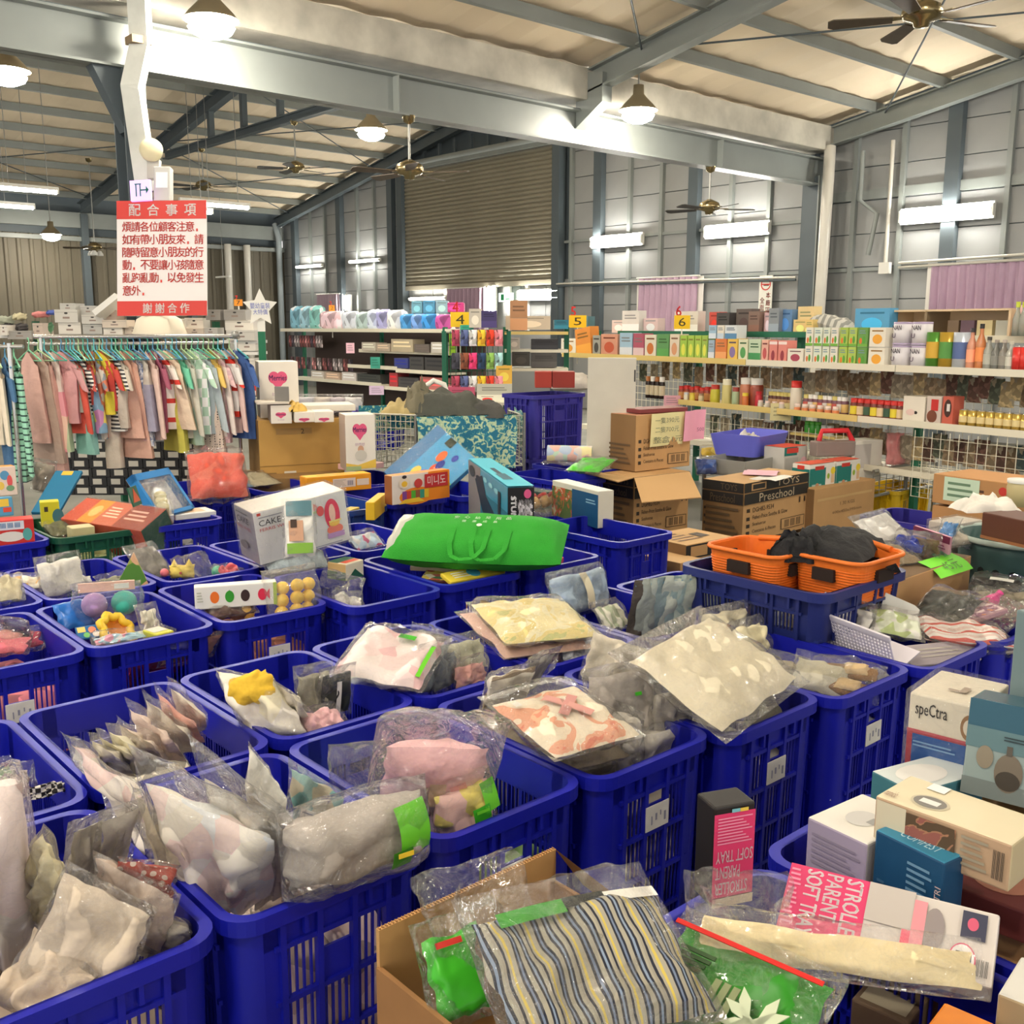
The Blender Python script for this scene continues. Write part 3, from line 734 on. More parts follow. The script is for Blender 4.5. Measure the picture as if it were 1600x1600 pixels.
def bag(T, w, h, t, m, label, cat='bag', name='bagged_garment', seed=None, film=FILM, inner='garment', margin=0.012, flap=0.028, extra=None, group=None, amp=0.012, e=4.0, taper=0.0):
    seed = random.random()*50 if seed is None else seed
    o = empty(name, T, label, cat, group)
    if m is not None:
        q = MB(); pillow(q, w, h, t, m, seed, amp*1.3, e=e, taper=taper, folds=(min(.012, t*.3) if inner in ('garment', 'plush') else 0)); q.build(inner, o)
    if film is not None:
        q = MB(); pillow(q, w+2*margin, h+margin+flap, t+0.012, film, seed+5, amp*1.5, 11.0, 12, 6.0, taper=taper, edge=0.25)
        q.build('plastic_film', o, Matrix.Translation((0, (flap-margin)/2, 0)))
    if extra: extra(o, w, h, t)
    return o
def P3(bl, br, tl):
    """frame through three points (pixel u, v and height z): lower left, lower right, upper left"""
    a, b, c = atz(*bl), atz(*br), atz(*tl)
    w_, h_ = (b-a).length, (c-a).length
    T = frame_T(a, b-a, c-a)
    return T @ Matrix.Translation((w_/2, h_/2, 0)), w_, h_
FACES = {'front': ((-.5, -.5, 0), (1, 0, 0), (0, 0, 1)), 'back': ((.5, .5, 0), (-1, 0, 0), (0, 0, 1)), 'left': ((-.5, .5, 0), (0, -1, 0), (0, 0, 1)),
         'right': ((.5, -.5, 0), (0, 1, 0), (0, 0, 1)), 'top': ((-.5, -.5, 1), (1, 0, 0), (0, 1, 0))}
def printed(o, dims, decals, name='print'):
    """flat print laid on the faces of a box"""
    q = MB(); W, D, Hh = dims
    for i, dc in enumerate(decals):
        f, kind, a, col = dc[:4]
        og, ex, ey = FACES[f]; og = Vector((og[0]*W, og[1]*D, og[2]*Hh))
        fw = {'front': W, 'back': W, 'left': D, 'right': D, 'top': W}[f]; fh = D if f == 'top' else Hh
        T = frame_T(og, ex, ey); z = 0.0008+0.0004*i; m = col if isinstance(col, bpy.types.Material) else mat(col, 0.5)
        if kind == 'r': q.poly([(a[0]*fw, a[1]*fh, z), (a[2]*fw, a[1]*fh, z), (a[2]*fw, a[3]*fh, z), (a[0]*fw, a[3]*fh, z)], m, T)
        elif kind == 'e': q.poly([((a[0]+a[2]*math.cos(2*PI*k/20))*fw, (a[1]+a[3]*math.sin(2*PI*k/20))*fh, z) for k in range(20)], m, T)
        elif kind == 'p': q.poly([(x*fw, y*fh, z) for x, y in a], m, T)
        elif kind == 't': put_text(q, a[0], a[1]*fw, a[2]*fh, (a[3]-a[1])*fw, (a[4]-a[2])*fh, m, T, z, a[6] if len(a) > 6 else 0.0, a[5] if len(a) > 5 else 0)
        elif kind == 'bar':                       # bar code
            x0, y0, x1, y1 = a; n = 16
            for k in range(n):
                if (k*7) % 5 == 0: continue
                xa = x0+(x1-x0)*k/n; q.poly([(xa*fw, y0*fh, z), ((xa+(x1-x0)/n*0.55)*fw, y0*fh, z), ((xa+(x1-x0)/n*0.55)*fw, y1*fh, z), (xa*fw, y1*fh, z)], m, T)
        elif kind == 'l':                         # lines of small print
            x0, y0, x1, y1, n = a
            for k in range(n):
                yy = y0+(y1-y0)*(k+0.5)/n; hh_ = (y1-y0)/n*0.22; xe = x1-(x1-x0)*((k*5) % 4)*0.09
                q.poly([(x0*fw, (yy-hh_)*fh, z), (xe*fw, (yy-hh_)*fh, z), (xe*fw, (yy+hh_)*fh, z), (x0*fw, (yy+hh_)*fh, z)], m, T)
    return q.build(name, o)
def cbox(T, dims, col, label, decals=(), cat='box', name='carton', group=None, faces=None, rough=0.5, film=False, bevel=0.004, var=0.06, body='body'):
    """carton standing on its base centre; front is -y"""
    W, D, Hh = dims; o = empty(name, T, label, cat, group)
    q = MB(); ms = {k: mat(c, rough, var=var, vscale=6) if not isinstance(c, bpy.types.Material) else c for k, c in (faces or {}).items()}
    m0 = col if isinstance(col, bpy.types.Material) else mat(col, rough, var=var, vscale=6)
    a, b = W/2, D/2; v = [(-a, -b, 0), (a, -b, 0), (a, b, 0), (-a, b, 0), (-a, -b, Hh), (a, -b, Hh), (a, b, Hh), (-a, b, Hh)]
    q.add(v, [(0, 1, 5, 4)], ms.get('front', m0)); q.f[-1]
    o2 = 0
    for nm, f in (('back', (2, 3, 7, 6)), ('left', (3, 0, 4, 7)), ('right', (1, 2, 6, 5)), ('top', (4, 5, 6, 7)), ('bottom', (3, 2, 1, 0))):
        q.f.append(f); q.m.append(q.mi(ms.get(nm, m0))); q.sm.append(False)
    q.build(body, o, bevel=bevel)
    if decals: printed(o, dims, decals)
    if film:
        q = MB(); k = 0.006; q.box((0, 0, Hh/2), (W+2*k, D+2*k, Hh+2*k), FILMT); q.build('plastic_film', o)
    return o
def boxtop(tl, tr, zt, h):
    """base frame of an upright box from the pixels of its front top edge at height zt; returns T for depth d via shift, and width"""
    a, b = atz(*tl, zt), atz(*tr, zt); w_ = (b-a).length
    T = frame_T(a, b-a, (0, 0, 1)); ex = (b-a).normalized(); ey = Vector((0, 0, 1)).cross(ex)
    M = Matrix((ex, ey, Vector((0, 0, 1)))).transposed().to_4x4()
    return lambda d: Matrix.Translation(a + (b-a)/2 + ey*d/2 - Vector((0, 0, h))) @ M, w_
def boxat(tl, tr, zt, h, d, col, label, decals=(), **k):
    f, w_ = boxtop(tl, tr, zt, h); return cbox(f(d), (w_, d, h), col, label, decals, **k)
def box3(bl, br, tl, d, col, label, decals=(), **k):
    """tilted box: its front face through three points, d deep behind it"""
    a, b, c = atz(*bl), atz(*br), atz(*tl); ex = (b-a).normalized(); up = (c-a); up = (up-ex*up.dot(ex)); h = up.length; up.normalize()
    ey = up.cross(ex); M = Matrix((ex, ey, up)).transposed().to_4x4(); w_ = (b-a).length
    return cbox(Matrix.Translation(a+(b-a)/2+ey*d/2) @ M, (w_, d, h), col, label, decals, **k)

HEAD = -41.5
def U(u, v, z, w_, h_, t, m, label, lean=12, turn=0, **k):
    """upright soft pack standing at a pixel on level z, turned to the room"""
    p = atz(u, v, z); T = TR(p, HEAD+turn) @ Euler((math.radians(90-lean), 0, 0)).to_matrix().to_4x4() @ Matrix.Translation((0, h_/2, 0))
    return bag(T, w_, h_, t, m, label, **k)
def facebox(u0, v0, u1, v1, d, th, col, label, decals=(), turn=0, **k):
    """upright box filling a pixel rectangle at viewing depth d"""
    a = atd((u0+u1)/2, v1, d); w_ = (u1-u0)*d/FPX; h_ = (v1-v0)*d/FPX
    R = Euler((0, 0, math.radians(HEAD+turn))).to_matrix().to_4x4()
    return cbox(Matrix.Translation(a) @ R @ Matrix.Translation((0, th/2, 0)), (w_, th, h_), col, label, decals, **k)

def bagq(tl, tr, br, bl, t, m, label, cat='bag', name='bagged_garment', seed=1.0, film=FILM, inner='garment', grow=.07, top=.10, amp=.012, e=4.0, group=None, extra=None):
    """soft pack stretched between four points (pixel u, v and height z)"""
    P_ = [atz(*p) for p in (tl, tr, br, bl)]; c = sum(P_, Vector())/4
    T = frame_T(c, (P_[1]+P_[2])-(P_[0]+P_[3]), (P_[0]+P_[1])-(P_[2]+P_[3])); Ti = T.inverted(); A, B, Cc, D = [Ti @ p for p in P_]
    def qf(u, v): return (D*(1-u)+Cc*u)*(1-v) + (A*(1-u)+B*u)*v
    W = ((A-B).length+(D-Cc).length)/2; Hh = ((A-D).length+(B-Cc).length)/2
    o = empty(name, T, label, cat, group)
    q = MB(); pillow(q, W, Hh, t, m, seed, amp*1.2, e=e, folds=min(.012, t*.4), quad=lambda u, v: qf(u, v*(1-top))); q.build(inner, o)
    if film is not None:
        q = MB(); pillow(q, W, Hh, t+.012, film, seed+5, amp*1.5, 11.0, 12, 6.0, edge=.25, quad=lambda u, v: qf(u*(1+grow)-grow/2, v*(1+grow/2)-grow/2)); q.build('plastic_film', o)
    if extra: extra(o, W, Hh, t)
    return o

# ------------------------------------------------------------------ the near rows of crates and what lies in them
def cloth(c, var=0.12, vs_=14): return mat(c, 0.9, var=var, vscale=vs_, bump=0.7, bscale=16)
CREAM, WHITEC, BEIGE, PINKC, GREYC = cloth((236, 226, 204)), cloth((240, 236, 226)), cloth((206, 190, 166)), cloth((240, 190, 194)), cloth((176, 168, 160))
GRNP = mat((64, 178, 40), 0.35); GRNL = mat((110, 206, 50), 0.35)
def G(bl, br, tl, t, m, label, **k):
    T, w_, h_ = P3(bl, br, tl); return bag(T, w_, h_, t, m, label, **k)
def tagcard(x, y, w_, h_, m, name='header_card', z=0.012, rot=0, rows=0, mrow=None):
    """printed card lying on the front of a pack (fractions of the pack)"""
    def f(o, W, Hh, t):
        q = MB(); zz = t*0.5+z; T = Matrix.Rotation(math.radians(rot), 4, 'Z')
        n = 6
        q.grid(lambda u, v: ((u-0.5)*w_*W, (v-0.5)*h_*Hh, -0.35*t*((2*(x+(u-.5)*w_))**2*0.6+(2*(y+(v-.5)*h_))**2*0.6)), n, n, m)
        c = q.build(name, o, Matrix.Translation((x*W, y*Hh, zz)) @ T)
        if rows:
            q = MB()
            for i in range(rows): q.box(((i % 2)*0.1*w_*W, (0.35-0.7*i/max(1, rows-1))*h_*Hh, 0.003), (w_*W*(0.7-0.1*(i % 3)), h_*Hh*0.25/rows, 0.001), mrow or INK)
            q.build('print', c)
    return f
def many(*fs):
    def f(o, W, Hh, t):
        for g_ in fs: g_(o, W, Hh, t)
    return f

# crate A1
G((-70, 1510, .42), (62, 1480, .42), (-40, 1240, .80), .17, pattern('patches', [(238, 232, 224), (244, 226, 222), (236, 230, 214)], 7), 'large stuffed white and pink bag at the near picture edge', name='bagged_plush', cat='plush bag', inner='plush', seed=1)
bagq((70, 1435, .58), (150, 1520, .54), (70, 1610, .48), (-10, 1560, .50), .03, cloth((214, 196, 176)), 'lowest tan fabric pack lying against the near crate rim', seed=2, e=6)
bagq((108, 1345, .70), (242, 1418, .62), (190, 1545, .50), (30, 1530, .52), .025, cloth((214, 198, 178)), 'large tan folded fabric pack leaning in the near crate', seed=3, e=6)
bagq((150, 1330, .70), (278, 1395, .62), (250, 1490, .50), (150, 1430, .55), .02, cloth((206, 186, 170)), 'dusty pink tan pack behind the large tan pack', seed=4, e=6)
bagq((185, 1338, .69), (280, 1352, .65), (258, 1412, .57), (200, 1402, .59), .015, pattern('dots', [(226, 206, 190), (176, 70, 54)], 55, width=.3), 'flat pack with red berry print in the tan fabric crate', seed=5, e=6)
bagq((225, 1400, .60), (300, 1455, .54), (282, 1492, .47), (215, 1495, .47), .025, cloth((190, 182, 168)), 'dull grey pack beside the rim of the tan fabric crate', seed=6)
bagq((70, 1290, .74), (98, 1368, .66), (62, 1450, .50), (30, 1400, .55), .025, cloth((230, 218, 176)), 'pale yellow upright pack between white bag and tan packs', seed=7)
G((100, 1420, .5), (145, 1400, .5), (104, 1305, .67), .012, cloth((186, 180, 168)), 'thin grey sleeve standing behind the tan packs', seed=8)
G((140, 1400, .5), (190, 1380, .5), (120, 1300, .68), .012, cloth((206, 200, 186)), 'thin pale sleeve with a loop behind the berry pack', seed=9)

# crate A2
bagq((95, 1143, .73), (190, 1215, .68), (300, 1372, .50), (255, 1348, .50), .03, pattern('patches', [(246, 238, 230), (244, 216, 212), (240, 230, 218)], 18), 'long white and pink sleeve leaning over two crate rims', seed=10)
bagq((205, 1225, .72), (285, 1330, .62), (330, 1440, .44), (265, 1400, .46), .025, cloth((226, 212, 186)), 'tan lined sleeve behind the big white clothes bag', seed=11)
bagq((207, 1165, .80), (430, 1288, .70), (425, 1402, .46), (320, 1442, .44), .07, pattern('patches', [(250, 244, 234), (248, 226, 220), (246, 240, 226), (240, 242, 242)], 20), 'big clear bag of white and pink baby clothes standing tall', seed=12, top=.2)
bagq((300, 1150, .82), (452, 1275, .70), (442, 1385, .46), (370, 1400, .46), .025, cloth((236, 228, 214)), 'clear pale sleeve just behind the tall white clothes bag', seed=13, top=.25)
bagq((390, 1160, .80), (447, 1243, .72), (443, 1392, .45), (396, 1340, .47), .012, cloth((238, 234, 222)), 'narrow white sleeve with a green leaf print standing upright', seed=14, e=8, top=.03, extra=tagcard(0, -0.05, .3, .25, GRNP, 'print'))
G((400, 1420, .45), (445, 1400, .45), (405, 1290, .62), .015, cloth((216, 210, 196)), 'short white sleeve with a green edge below the upright one', seed=15, extra=tagcard(-0.2, 0.1, .2, .4, GRNL, 'print'))
bagq((452, 1185, .71), (535, 1238, .65), (525, 1315, .50), (455, 1315, .50), .025, pattern('patches', [(130, 186, 186), (206, 198, 172), (160, 200, 196)], 26), 'teal and tan bib pack with white size labels', seed=16, extra=many(tagcard(-.05, .0, .3, .22, PAPER, 'size_label', rows=3), tagcard(.3, -.15, .3, .35, PAPER, 'size_label', rows=4)))
G((450, 1395, .57), (660, 1325, .57), (478, 1292, .68), .13, GREYC, 'grey plush pillow bag with a bright green band on the rim', name='bagged_plush', cat='plush bag', inner='plush', seed=17, e=3.0,
  extra=many(tagcard(.33, .12, .26, .75, GRNL, 'green_band', rows=0), tagcard(.20, -.22, .16, .3, mat((70, 150, 40), .4), 'round_label', z=.02, rows=1, mrow=mat((240, 210, 60)))))
G((440, 1400, .40), (470, 1420, .40), (455, 1320, .55), .02, PINKC, 'small pink sleeve tucked under the grey plush pillow', seed=18)

# crate A3
G((590, 1262, .50), (742, 1262, .48), (572, 1168, .69), .12, PINKC, 'pink ice cream print cushion inside a clear bag', name='bagged_cushion', cat='cushion', inner='cushion', seed=19, e=2.1, flap=.09, margin=.03,
  extra=many(tagcard(.0, .15, .16, .3, mat((222, 190, 150), .8), 'print'), tagcard(.25, .1, .16, .35, mat((226, 140, 140), .8), 'print', rot=20), tagcard(.33, -.2, .2, .26, mat((190, 150, 120), .8), 'print')))
G((525, 1245, .52), (600, 1235, .52), (512, 1185, .60), .05, None, 'crumpled empty clear bag beside the pink cushion', name='crumpled_bag', seed=20)
G((690, 1318, .48), (772, 1285, .50), (672, 1250, .58), .06, pattern('patches', [(236, 196, 190), (236, 220, 120), (236, 180, 180)], 20), 'pink and yellow bag with green printed tag in front of the cushion', name='bagged_toy', cat='toy', inner='toy', seed=21, extra=many(tagcard(.22, -.12, .34, .5, GRNP, 'green_tag', rows=2, mrow=GRNL), tagcard(.45, .25, .3, .6, GRNL, 'green_tail')))
G((665, 1330, .45), (720, 1310, .45), (660, 1275, .50), .05, cloth((150, 130, 160)), 'small purple soft toy at the bottom of the cushion crate', name='bagged_toy', cat='toy', inner='toy', seed=22)

# crate A4
G((868, 1185, .605), (1000, 1148, .60), (766, 1103, .65), .045, pattern('flowers', [(240, 228, 206), (236, 222, 198), (232, 170, 140), (226, 140, 116)], 9), 'strawberry print folded blanket pack with a dusty pink bow', name='blanket_pack', cat='blanket', inner='blanket', seed=23, flap=.05,
  extra=many(tagcard(.05, .05, .12, .5, mat((206, 150, 142), .8), 'ribbon_bow', rot=30), tagcard(.05, .05, .1, .42, mat((200, 142, 136), .8), 'ribbon_bow', rot=-50), tagcard(-.38, .28, .07, .09, WHITEC, 'pompom'), tagcard(0, .56, 1.05, .07, FILMH, 'zip_strip')))
G((845, 1218, .50), (985, 1180, .50), (745, 1120, .56), .05, cloth((150, 136, 116)), 'brown knitted pack directly under the strawberry blanket', seed=24)
G((930, 1175, .48), (1035, 1150, .48), (915, 1062, .66), .06, GREYC, 'grey baby romper bag standing behind the strawberry blanket', seed=25, extra=tagcard(.1, .2, .1, .05, GRNP, 'brand_tab'))
G((960, 1180, .46), (1000, 1200, .46), (945, 1105, .58), .03, cloth((206, 200, 188)), 'clear sleeve of pale cloth leaning on the grey romper', seed=26)
G((1018, 1165, .48), (1076, 1150, .48), (1008, 1092, .62), .045, cloth((196, 188, 174)), 'pale taupe pack between grey romper and cream quilt', seed=27)
G((750, 1118, .52), (815, 1095, .52), (757, 1068, .63), .03, pattern('stripes', [(226, 220, 206), (140, 122, 100)], 9, axis=1), 'small cream and brown pack behind the strawberry blanket', seed=28)
G((800, 1085, .52), (838, 1072, .52), (792, 1052, .62), .008, cloth((210, 206, 196)), 'thin clear sleeve at the back of the strawberry crate', seed=29)
G((960, 1230, .40), (1050, 1200, .40), (930, 1190, .50), .05, cloth((214, 208, 196)), 'white cotton pack low in the strawberry crate', seed=30)

# crate A5
G((1128, 1143, .575), (1245, 1060, .60), (1010, 1022, .70), .06, cloth((236, 226, 200), .06), 'large cream quilted pad in clear film across a crate', name='quilt_pack', cat='quilt', inner='quilt', seed=31, flap=.05, margin=.03, amp=.018)
G((1190, 1150, .45), (1235, 1105, .45), (1150, 1110, .53), .05, cloth((150, 146, 130)), 'olive grey pack deep under the cream quilt', seed=32)
G((910, 1060, .58), (1010, 1090, .55), (960, 1010, .68), .04, cloth((214, 204, 184)), 'folded cream edge pack behind the grey romper', seed=33)

# crate A6
G((1236, 1070, .50), (1318, 1092, .48), (1275, 1040, .55), .03, pattern('stripes', [(190, 184, 160), (196, 190, 170), (130, 210, 90), (200, 196, 180)], 4.6, axis=1), 'greyish pouch with a light green edge by the slippers', name='bagged_pouch', cat='pouch', inner='pouch', seed=34)
o = empty('bagged_slippers', P3((1285, 1075, .5), (1345, 1085, .5), (1315, 1045, .54))[0], 'pair of brown baby slippers in a clear bag', 'slippers')
for k in (-1, 1):
    q = MB(); pillow(q, .16, .055, .04, cloth((150, 112, 72)), k+3, .006, e=2.4); s_ = q.build('slipper', o, TR((0.005*k, .034*k, 0), 4*k))
    q = MB(); pillow(q, .07, .045, .03, cloth((212, 184, 140)), k+9, .004, e=2.2); q.build('slipper_opening', s_, TR((.02, 0, .016)))
q = MB(); pillow(q, .22, .17, .06, FILM, 3, .015, 11, 12, 6); q.build('plastic_film', o)
q = MB(); q.lathe([(0.032, 0), (0.036, 0.045), (0.034, 0.047), (0.03, 0.004), (0, 0.003)], 18, FILMH)
tag(q.build('plastic_cup', T=TR(atz(1365, 1072, .49), 20, 30)), 'small clear plastic cup lying by the slippers', 'cup')
G((1195, 1050, .5), (1250, 1065, .5), (1210, 1030, .54), .03, cloth((170, 160, 140)), 'dark taupe pack half under the cream quilt edge', seed=36)

# crate A7
def perforated(o, w_, h_, nx, ny, m, t=.003):
    q = MB()
    for i in range(nx+1): q.box(((i/nx-.5)*w_, 0, 0), (w_/nx*.42, h_, t), m)
    for j in range(ny+1): q.box((0, (j/ny-.5)*h_, 0), (w_, h_/ny*.42, t), m)
    q.box((0, -h_/2, 0), (w_+.01, .012, t*2), m); q.box((0, h_/2, 0), (w_+.01, .018, t*2.5), m)
    return q.build('perforated_side', o)
T, w_, h_ = P3((1272, 1000, .52), (1400, 1052, .50), (1264, 952, .64))
o = empty('storage_basket', T, 'white perforated plastic basket lying on its side', 'basket'); LIL = mat((226, 220, 228), .4)
perforated(o, w_, h_, 26, 10, LIL)
q = MB(); q.box((-w_/2, 0, -.05), (.004, h_, .1), LIL); q.box((0, -h_/2, -.06), (w_, .004, .12), LIL); q.build('basket_wall', o)
box3((1424, 1042, .50), (1535, 1030, .50), (1436, 1006, .55), .24, (214, 206, 190), 'flat pale grey carton with a photo end in the basket crate', (('left', 'r', (.1, .1, .9, .85), pattern('patches', [(120, 100, 60), (170, 140, 90), (90, 90, 50)], 30)), ('front', 'l', (.2, .3, .8, .8, 3), (190, 182, 172))), faces={'front': (176, 166, 170)})
G((1205, 985, .54), (1248, 990, .54), (1195, 955, .60), .02, cloth((206, 214, 222)), 'pale blue white flat pack at the back of the basket crate', seed=37)
G((1232, 985, .54), (1270, 1000, .54), (1226, 950, .62), .03, cloth((216, 204, 176)), 'beige wrapped pack beside the perforated basket', seed=38)
G((1285, 965, .57), (1360, 985, .57), (1290, 938, .63), .02, cloth((224, 220, 210)), 'white film pack lying behind the perforated basket', seed=39)
G((1305, 960, .58), (1400, 985, .56), (1315, 938, .62), .012, pattern('patches', [(150, 186, 90), (196, 214, 140), (226, 226, 200)], 24), 'green printed leaflet pack on top of the basket crate', seed=40)
G((1360, 985, .57), (1440, 1000, .55), (1395, 962, .60), .02, pattern('patches', [(226, 232, 210), (190, 206, 140), (232, 230, 222)], 26), 'pale green printed pack under the white card', seed=41)
T, w_, h_ = P3((1372, 960, .58), (1432, 972, .56), (1366, 925, .66)); q = MB(); q.prism([(-w_/2, -h_/2), (w_/2, -h_/2), (w_/2, h_*.05), (w_*.35, h_*.2), (-w_*.45, h_/2)], -.001, .001, PAPER)
tag(q.build('folded_card', T=T), 'plain white card sticking up beside the dark shoe pack', 'card')

# crate A8 and B7 : shiny packs
G((1420, 965, .56), (1500, 985, .55), (1475, 925, .62), .03, mat((60, 62, 58), .5), 'black pack with a white script beside the photo pack', seed=42)
box3((1455, 962, .56), (1490, 978, .56), (1498, 920, .61), .018, (176, 136, 144), 'flat photo pack of pink and orange shoes', (('front', 'r', (.05, .1, .95, .95), pattern('flowers', [(226, 206, 204), (196, 160, 170), (150, 110, 130), (224, 150, 100)], 22)),), film=True)
G((1500, 950, .54), (1570, 985, .53), (1520, 922, .60), .05, None, 'clear bag with a pink bottle beside the photo pack', name='bottle_bag', cat='bag', seed=44, extra=lambda o, W, Hh, t: (lambda q: (q.lathe([(0, 0), (.03, 0), (.033, .06), (.02, .1), (.012, .11), (.012, .13), (0, .13)], 12, mat((226, 80, 150), .35)), q.build('pink_bottle', o, TR((-.03, -.05, 0), 0, -90))))(MB()))
G((1450, 998, .56), (1590, 1012, .53), (1440, 968, .58), .035, pattern('stripes', [(232, 226, 218), (214, 96, 84), (236, 228, 220), (226, 200, 190)], 22, axis=1), 'long red and white striped bagged cloth in the shoe crate', seed=45)
G((1480, 1018, .52), (1590, 1020, .50), (1490, 992, .54), .04, cloth((186, 176, 170)), 'grey patterned pack under the red striped cloth', seed=46)
for k, (a, b, c, m_, lb) in enumerate((((1515, 925, .56), (1590, 935, .56), (1530, 902, .60), mat((58, 56, 56), .45), 'black pack with white lettering at the back of the edge crate'),
                                       ((1540, 948, .55), (1640, 952, .55), (1540, 925, .58), cloth((160, 150, 130)), 'taupe flat pack below the black lettered pack'),
                                       ((1555, 965, .54), (1640, 968, .54), (1552, 945, .56), cloth((190, 182, 164)), 'pale flat pack lowest in the edge crate'))):
    G(a, b, c, .03, m_, lb, seed=47+k, extra=tagcard(.1, .2, .5, .2, PAPER, 'print') if k == 0 else None)

# crate B0, B1
G((-20, 1235, .52), (20, 1225, .52), (-20, 1205, .55), .03, GRNP, 'green tagged pack at the picture edge', seed=51)
G((0, 1250, .50), (50, 1240, .50), (-5, 1215, .54), .04, cloth((130, 90, 96)), 'plum coloured cloth beside the green tagged pack', seed=52)
G((45, 1250, .52), (100, 1238, .52), (50, 1230, .55), .015, pattern('check', [(40, 36, 34), (226, 220, 206)], 90), 'black and white checked cloth strip in the edge crate', seed=53, film=None)
sl = [((138, 1145), (182, 1180), (214, 1214), (165, 1208), (226, 216, 196)), ((150, 1138), (197, 1172), (230, 1208), (175, 1205), (230, 222, 190)), ((166, 1130), (217, 1168), (247, 1205), (190, 1200), (232, 224, 196)),
      ((182, 1118), (237, 1158), (264, 1200), (205, 1195), (222, 204, 186)), ((196, 1090), (264, 1148), (292, 1190), (230, 1185), (236, 212, 198)), ((222, 1075), (287, 1138), (307, 1175), (250, 1175), (214, 204, 188)),
      ((240, 1065), (302, 1128), (320, 1160), (270, 1160), (236, 176, 162)), ((262, 1058), (322, 1118), (322, 1140), (285, 1150), (222, 214, 200)), ((108, 1152), (150, 1182), (175, 1212), (140, 1210), (238, 232, 218))]
nm = ['cream', 'ivory', 'pale yellow', 'beige', 'peach', 'grey beige', 'coral', 'light taupe', 'white']
for k, (a, b, c, d, col) in enumerate(sl):
    bagq(a+(.685,), b+(.645,), c+(.50,), d+(.50,), .016, cloth(col), '%s flat garment sleeve, number %s from the edge in the sleeve row' % (nm[k], ['two', 'three', 'four', 'five', 'six', 'seven', 'eight', 'nine', 'one'][k]), seed=60+k, film=FILMT, group='flat garment sleeves in one crate', top=.18)

# crate B2
bagq((335, 1042, .68), (425, 1060, .66), (482, 1148, .52), (395, 1160, .50), .09, pattern('patches', [(246, 240, 228), (246, 238, 208), (248, 240, 230)], 10), 'white plush bag with a yellow bear at its top', name='bagged_plush', cat='plush bag', inner='plush', seed=70, top=.05,
  extra=lambda o, W, Hh, t: (lambda q: (pillow(q, W*.75, Hh*.42, .07, cloth((232, 190, 60)), 4, .02, e=2.2), q.build('yellow_bear', o, TR((-.02, Hh*.22, t*.32), 20))))(MB()))
bagq((415, 1050, .67), (470, 1095, .62), (495, 1140, .50), (440, 1140, .50), .02, cloth((232, 224, 206)), 'pale upright sleeve right behind the white plush bag', seed=71)
G((470, 1115, .52), (520, 1105, .52), (452, 1060, .62), .03, cloth((150, 146, 130)), 'grey net bag of small white shapes in the plush crate', seed=72)
G((500, 1120, .5), (545, 1110, .5), (497, 1060, .62), .02, mat((52, 56, 54), .5), 'dark card pack with a white strip in the plush crate', seed=73, extra=tagcard(.0, .0, .16, .8, PAPER, 'paper_strip'))
G((480, 1145, .52), (540, 1128, .52), (478, 1122, .54), .03, PINKC, 'thin pink pack lying beside the white plush bag', seed=74)

# crate B3
G((520, 1052, .60), (655, 1078, .57), (455, 985, .66), .055, pattern('patches', [(242, 220, 218), (244, 232, 228), (238, 196, 198)], 14), 'long white and pink bagged doll lying across the crate rim', name='bagged_plush', cat='plush bag', inner='plush', seed=75, extra=many(tagcard(.44, -.1, .05, .6, GRNL, 'green_tag'), tagcard(.1, .25, .2, .1, GRNP, 'green_tag')))
G((585, 1075, .52), (650, 1062, .52), (600, 1035, .56), .012, pattern('patches', [(226, 226, 206), (170, 196, 120), (220, 214, 190)], 24), 'green printed card pack under the pink doll bag', seed=76)
for k, (a, b, c, col, lb) in enumerate((((642, 1080, .50), (672, 1072, .50), (650, 1005, .63), (176, 176, 168), 'pale grey sock pack nearest the pink doll bag'),
        ((660, 1082, .50), (700, 1070, .50), (672, 1018, .62), (150, 160, 162), 'blue grey sock pack in the middle of the sock crate'),
        ((680, 1080, .5), (712, 1068, .5), (690, 1025, .60), (120, 128, 132), 'dark grey curled sock pack in the sock crate'),
        ((705, 1055, .52), (762, 1042, .52), (700, 1008, .60), (186, 186, 160), 'flat sage coloured pack at the back of the sock crate'),
        ((715, 1075, .5), (760, 1062, .5), (722, 1045, .55), (226, 170, 160), 'salmon pink flat pack in the sock crate'),
        ((648, 1000, .57), (690, 1012, .57), (645, 985, .60), (140, 132, 120), 'crumpled clear pack on the far rim of the sock crate'))):
    G(a, b, c, .025, cloth(col), lb, seed=80+k)

# crate B4
G((792, 1006, .605), (940, 994, .595), (672, 955, .64), .05, pattern('flowers', [(238, 226, 176), (240, 232, 196), (236, 218, 150), (206, 206, 140)], 6), 'yellow and cream folded blanket pack on top of its crate', name='blanket_pack', cat='blanket', inner='blanket', seed=90)
G((790, 1028, .56), (930, 1012, .555), (662, 968, .59), .04, cloth((226, 188, 172)), 'pink folded blanket pack right under the yellow one', name='blanket_pack', cat='blanket', inner='blanket', seed=91)
G((825, 1042, .50), (880, 1035, .50), (815, 1003, .58), .02, PINKC, 'pink pointed bag below the folded blankets', seed=92)
G((850, 1030, .52), (935, 1010, .52), (845, 1000, .56), .03, cloth((70, 130, 140)), 'teal bagged cloth below the folded blankets', seed=93)
G((885, 1038, .51), (945, 1020, .51), (890, 1012, .55), .035, pattern('check', [(226, 228, 234), (200, 206, 216)], 90), 'pale blue knitted pack beside the teal cloth', seed=94)

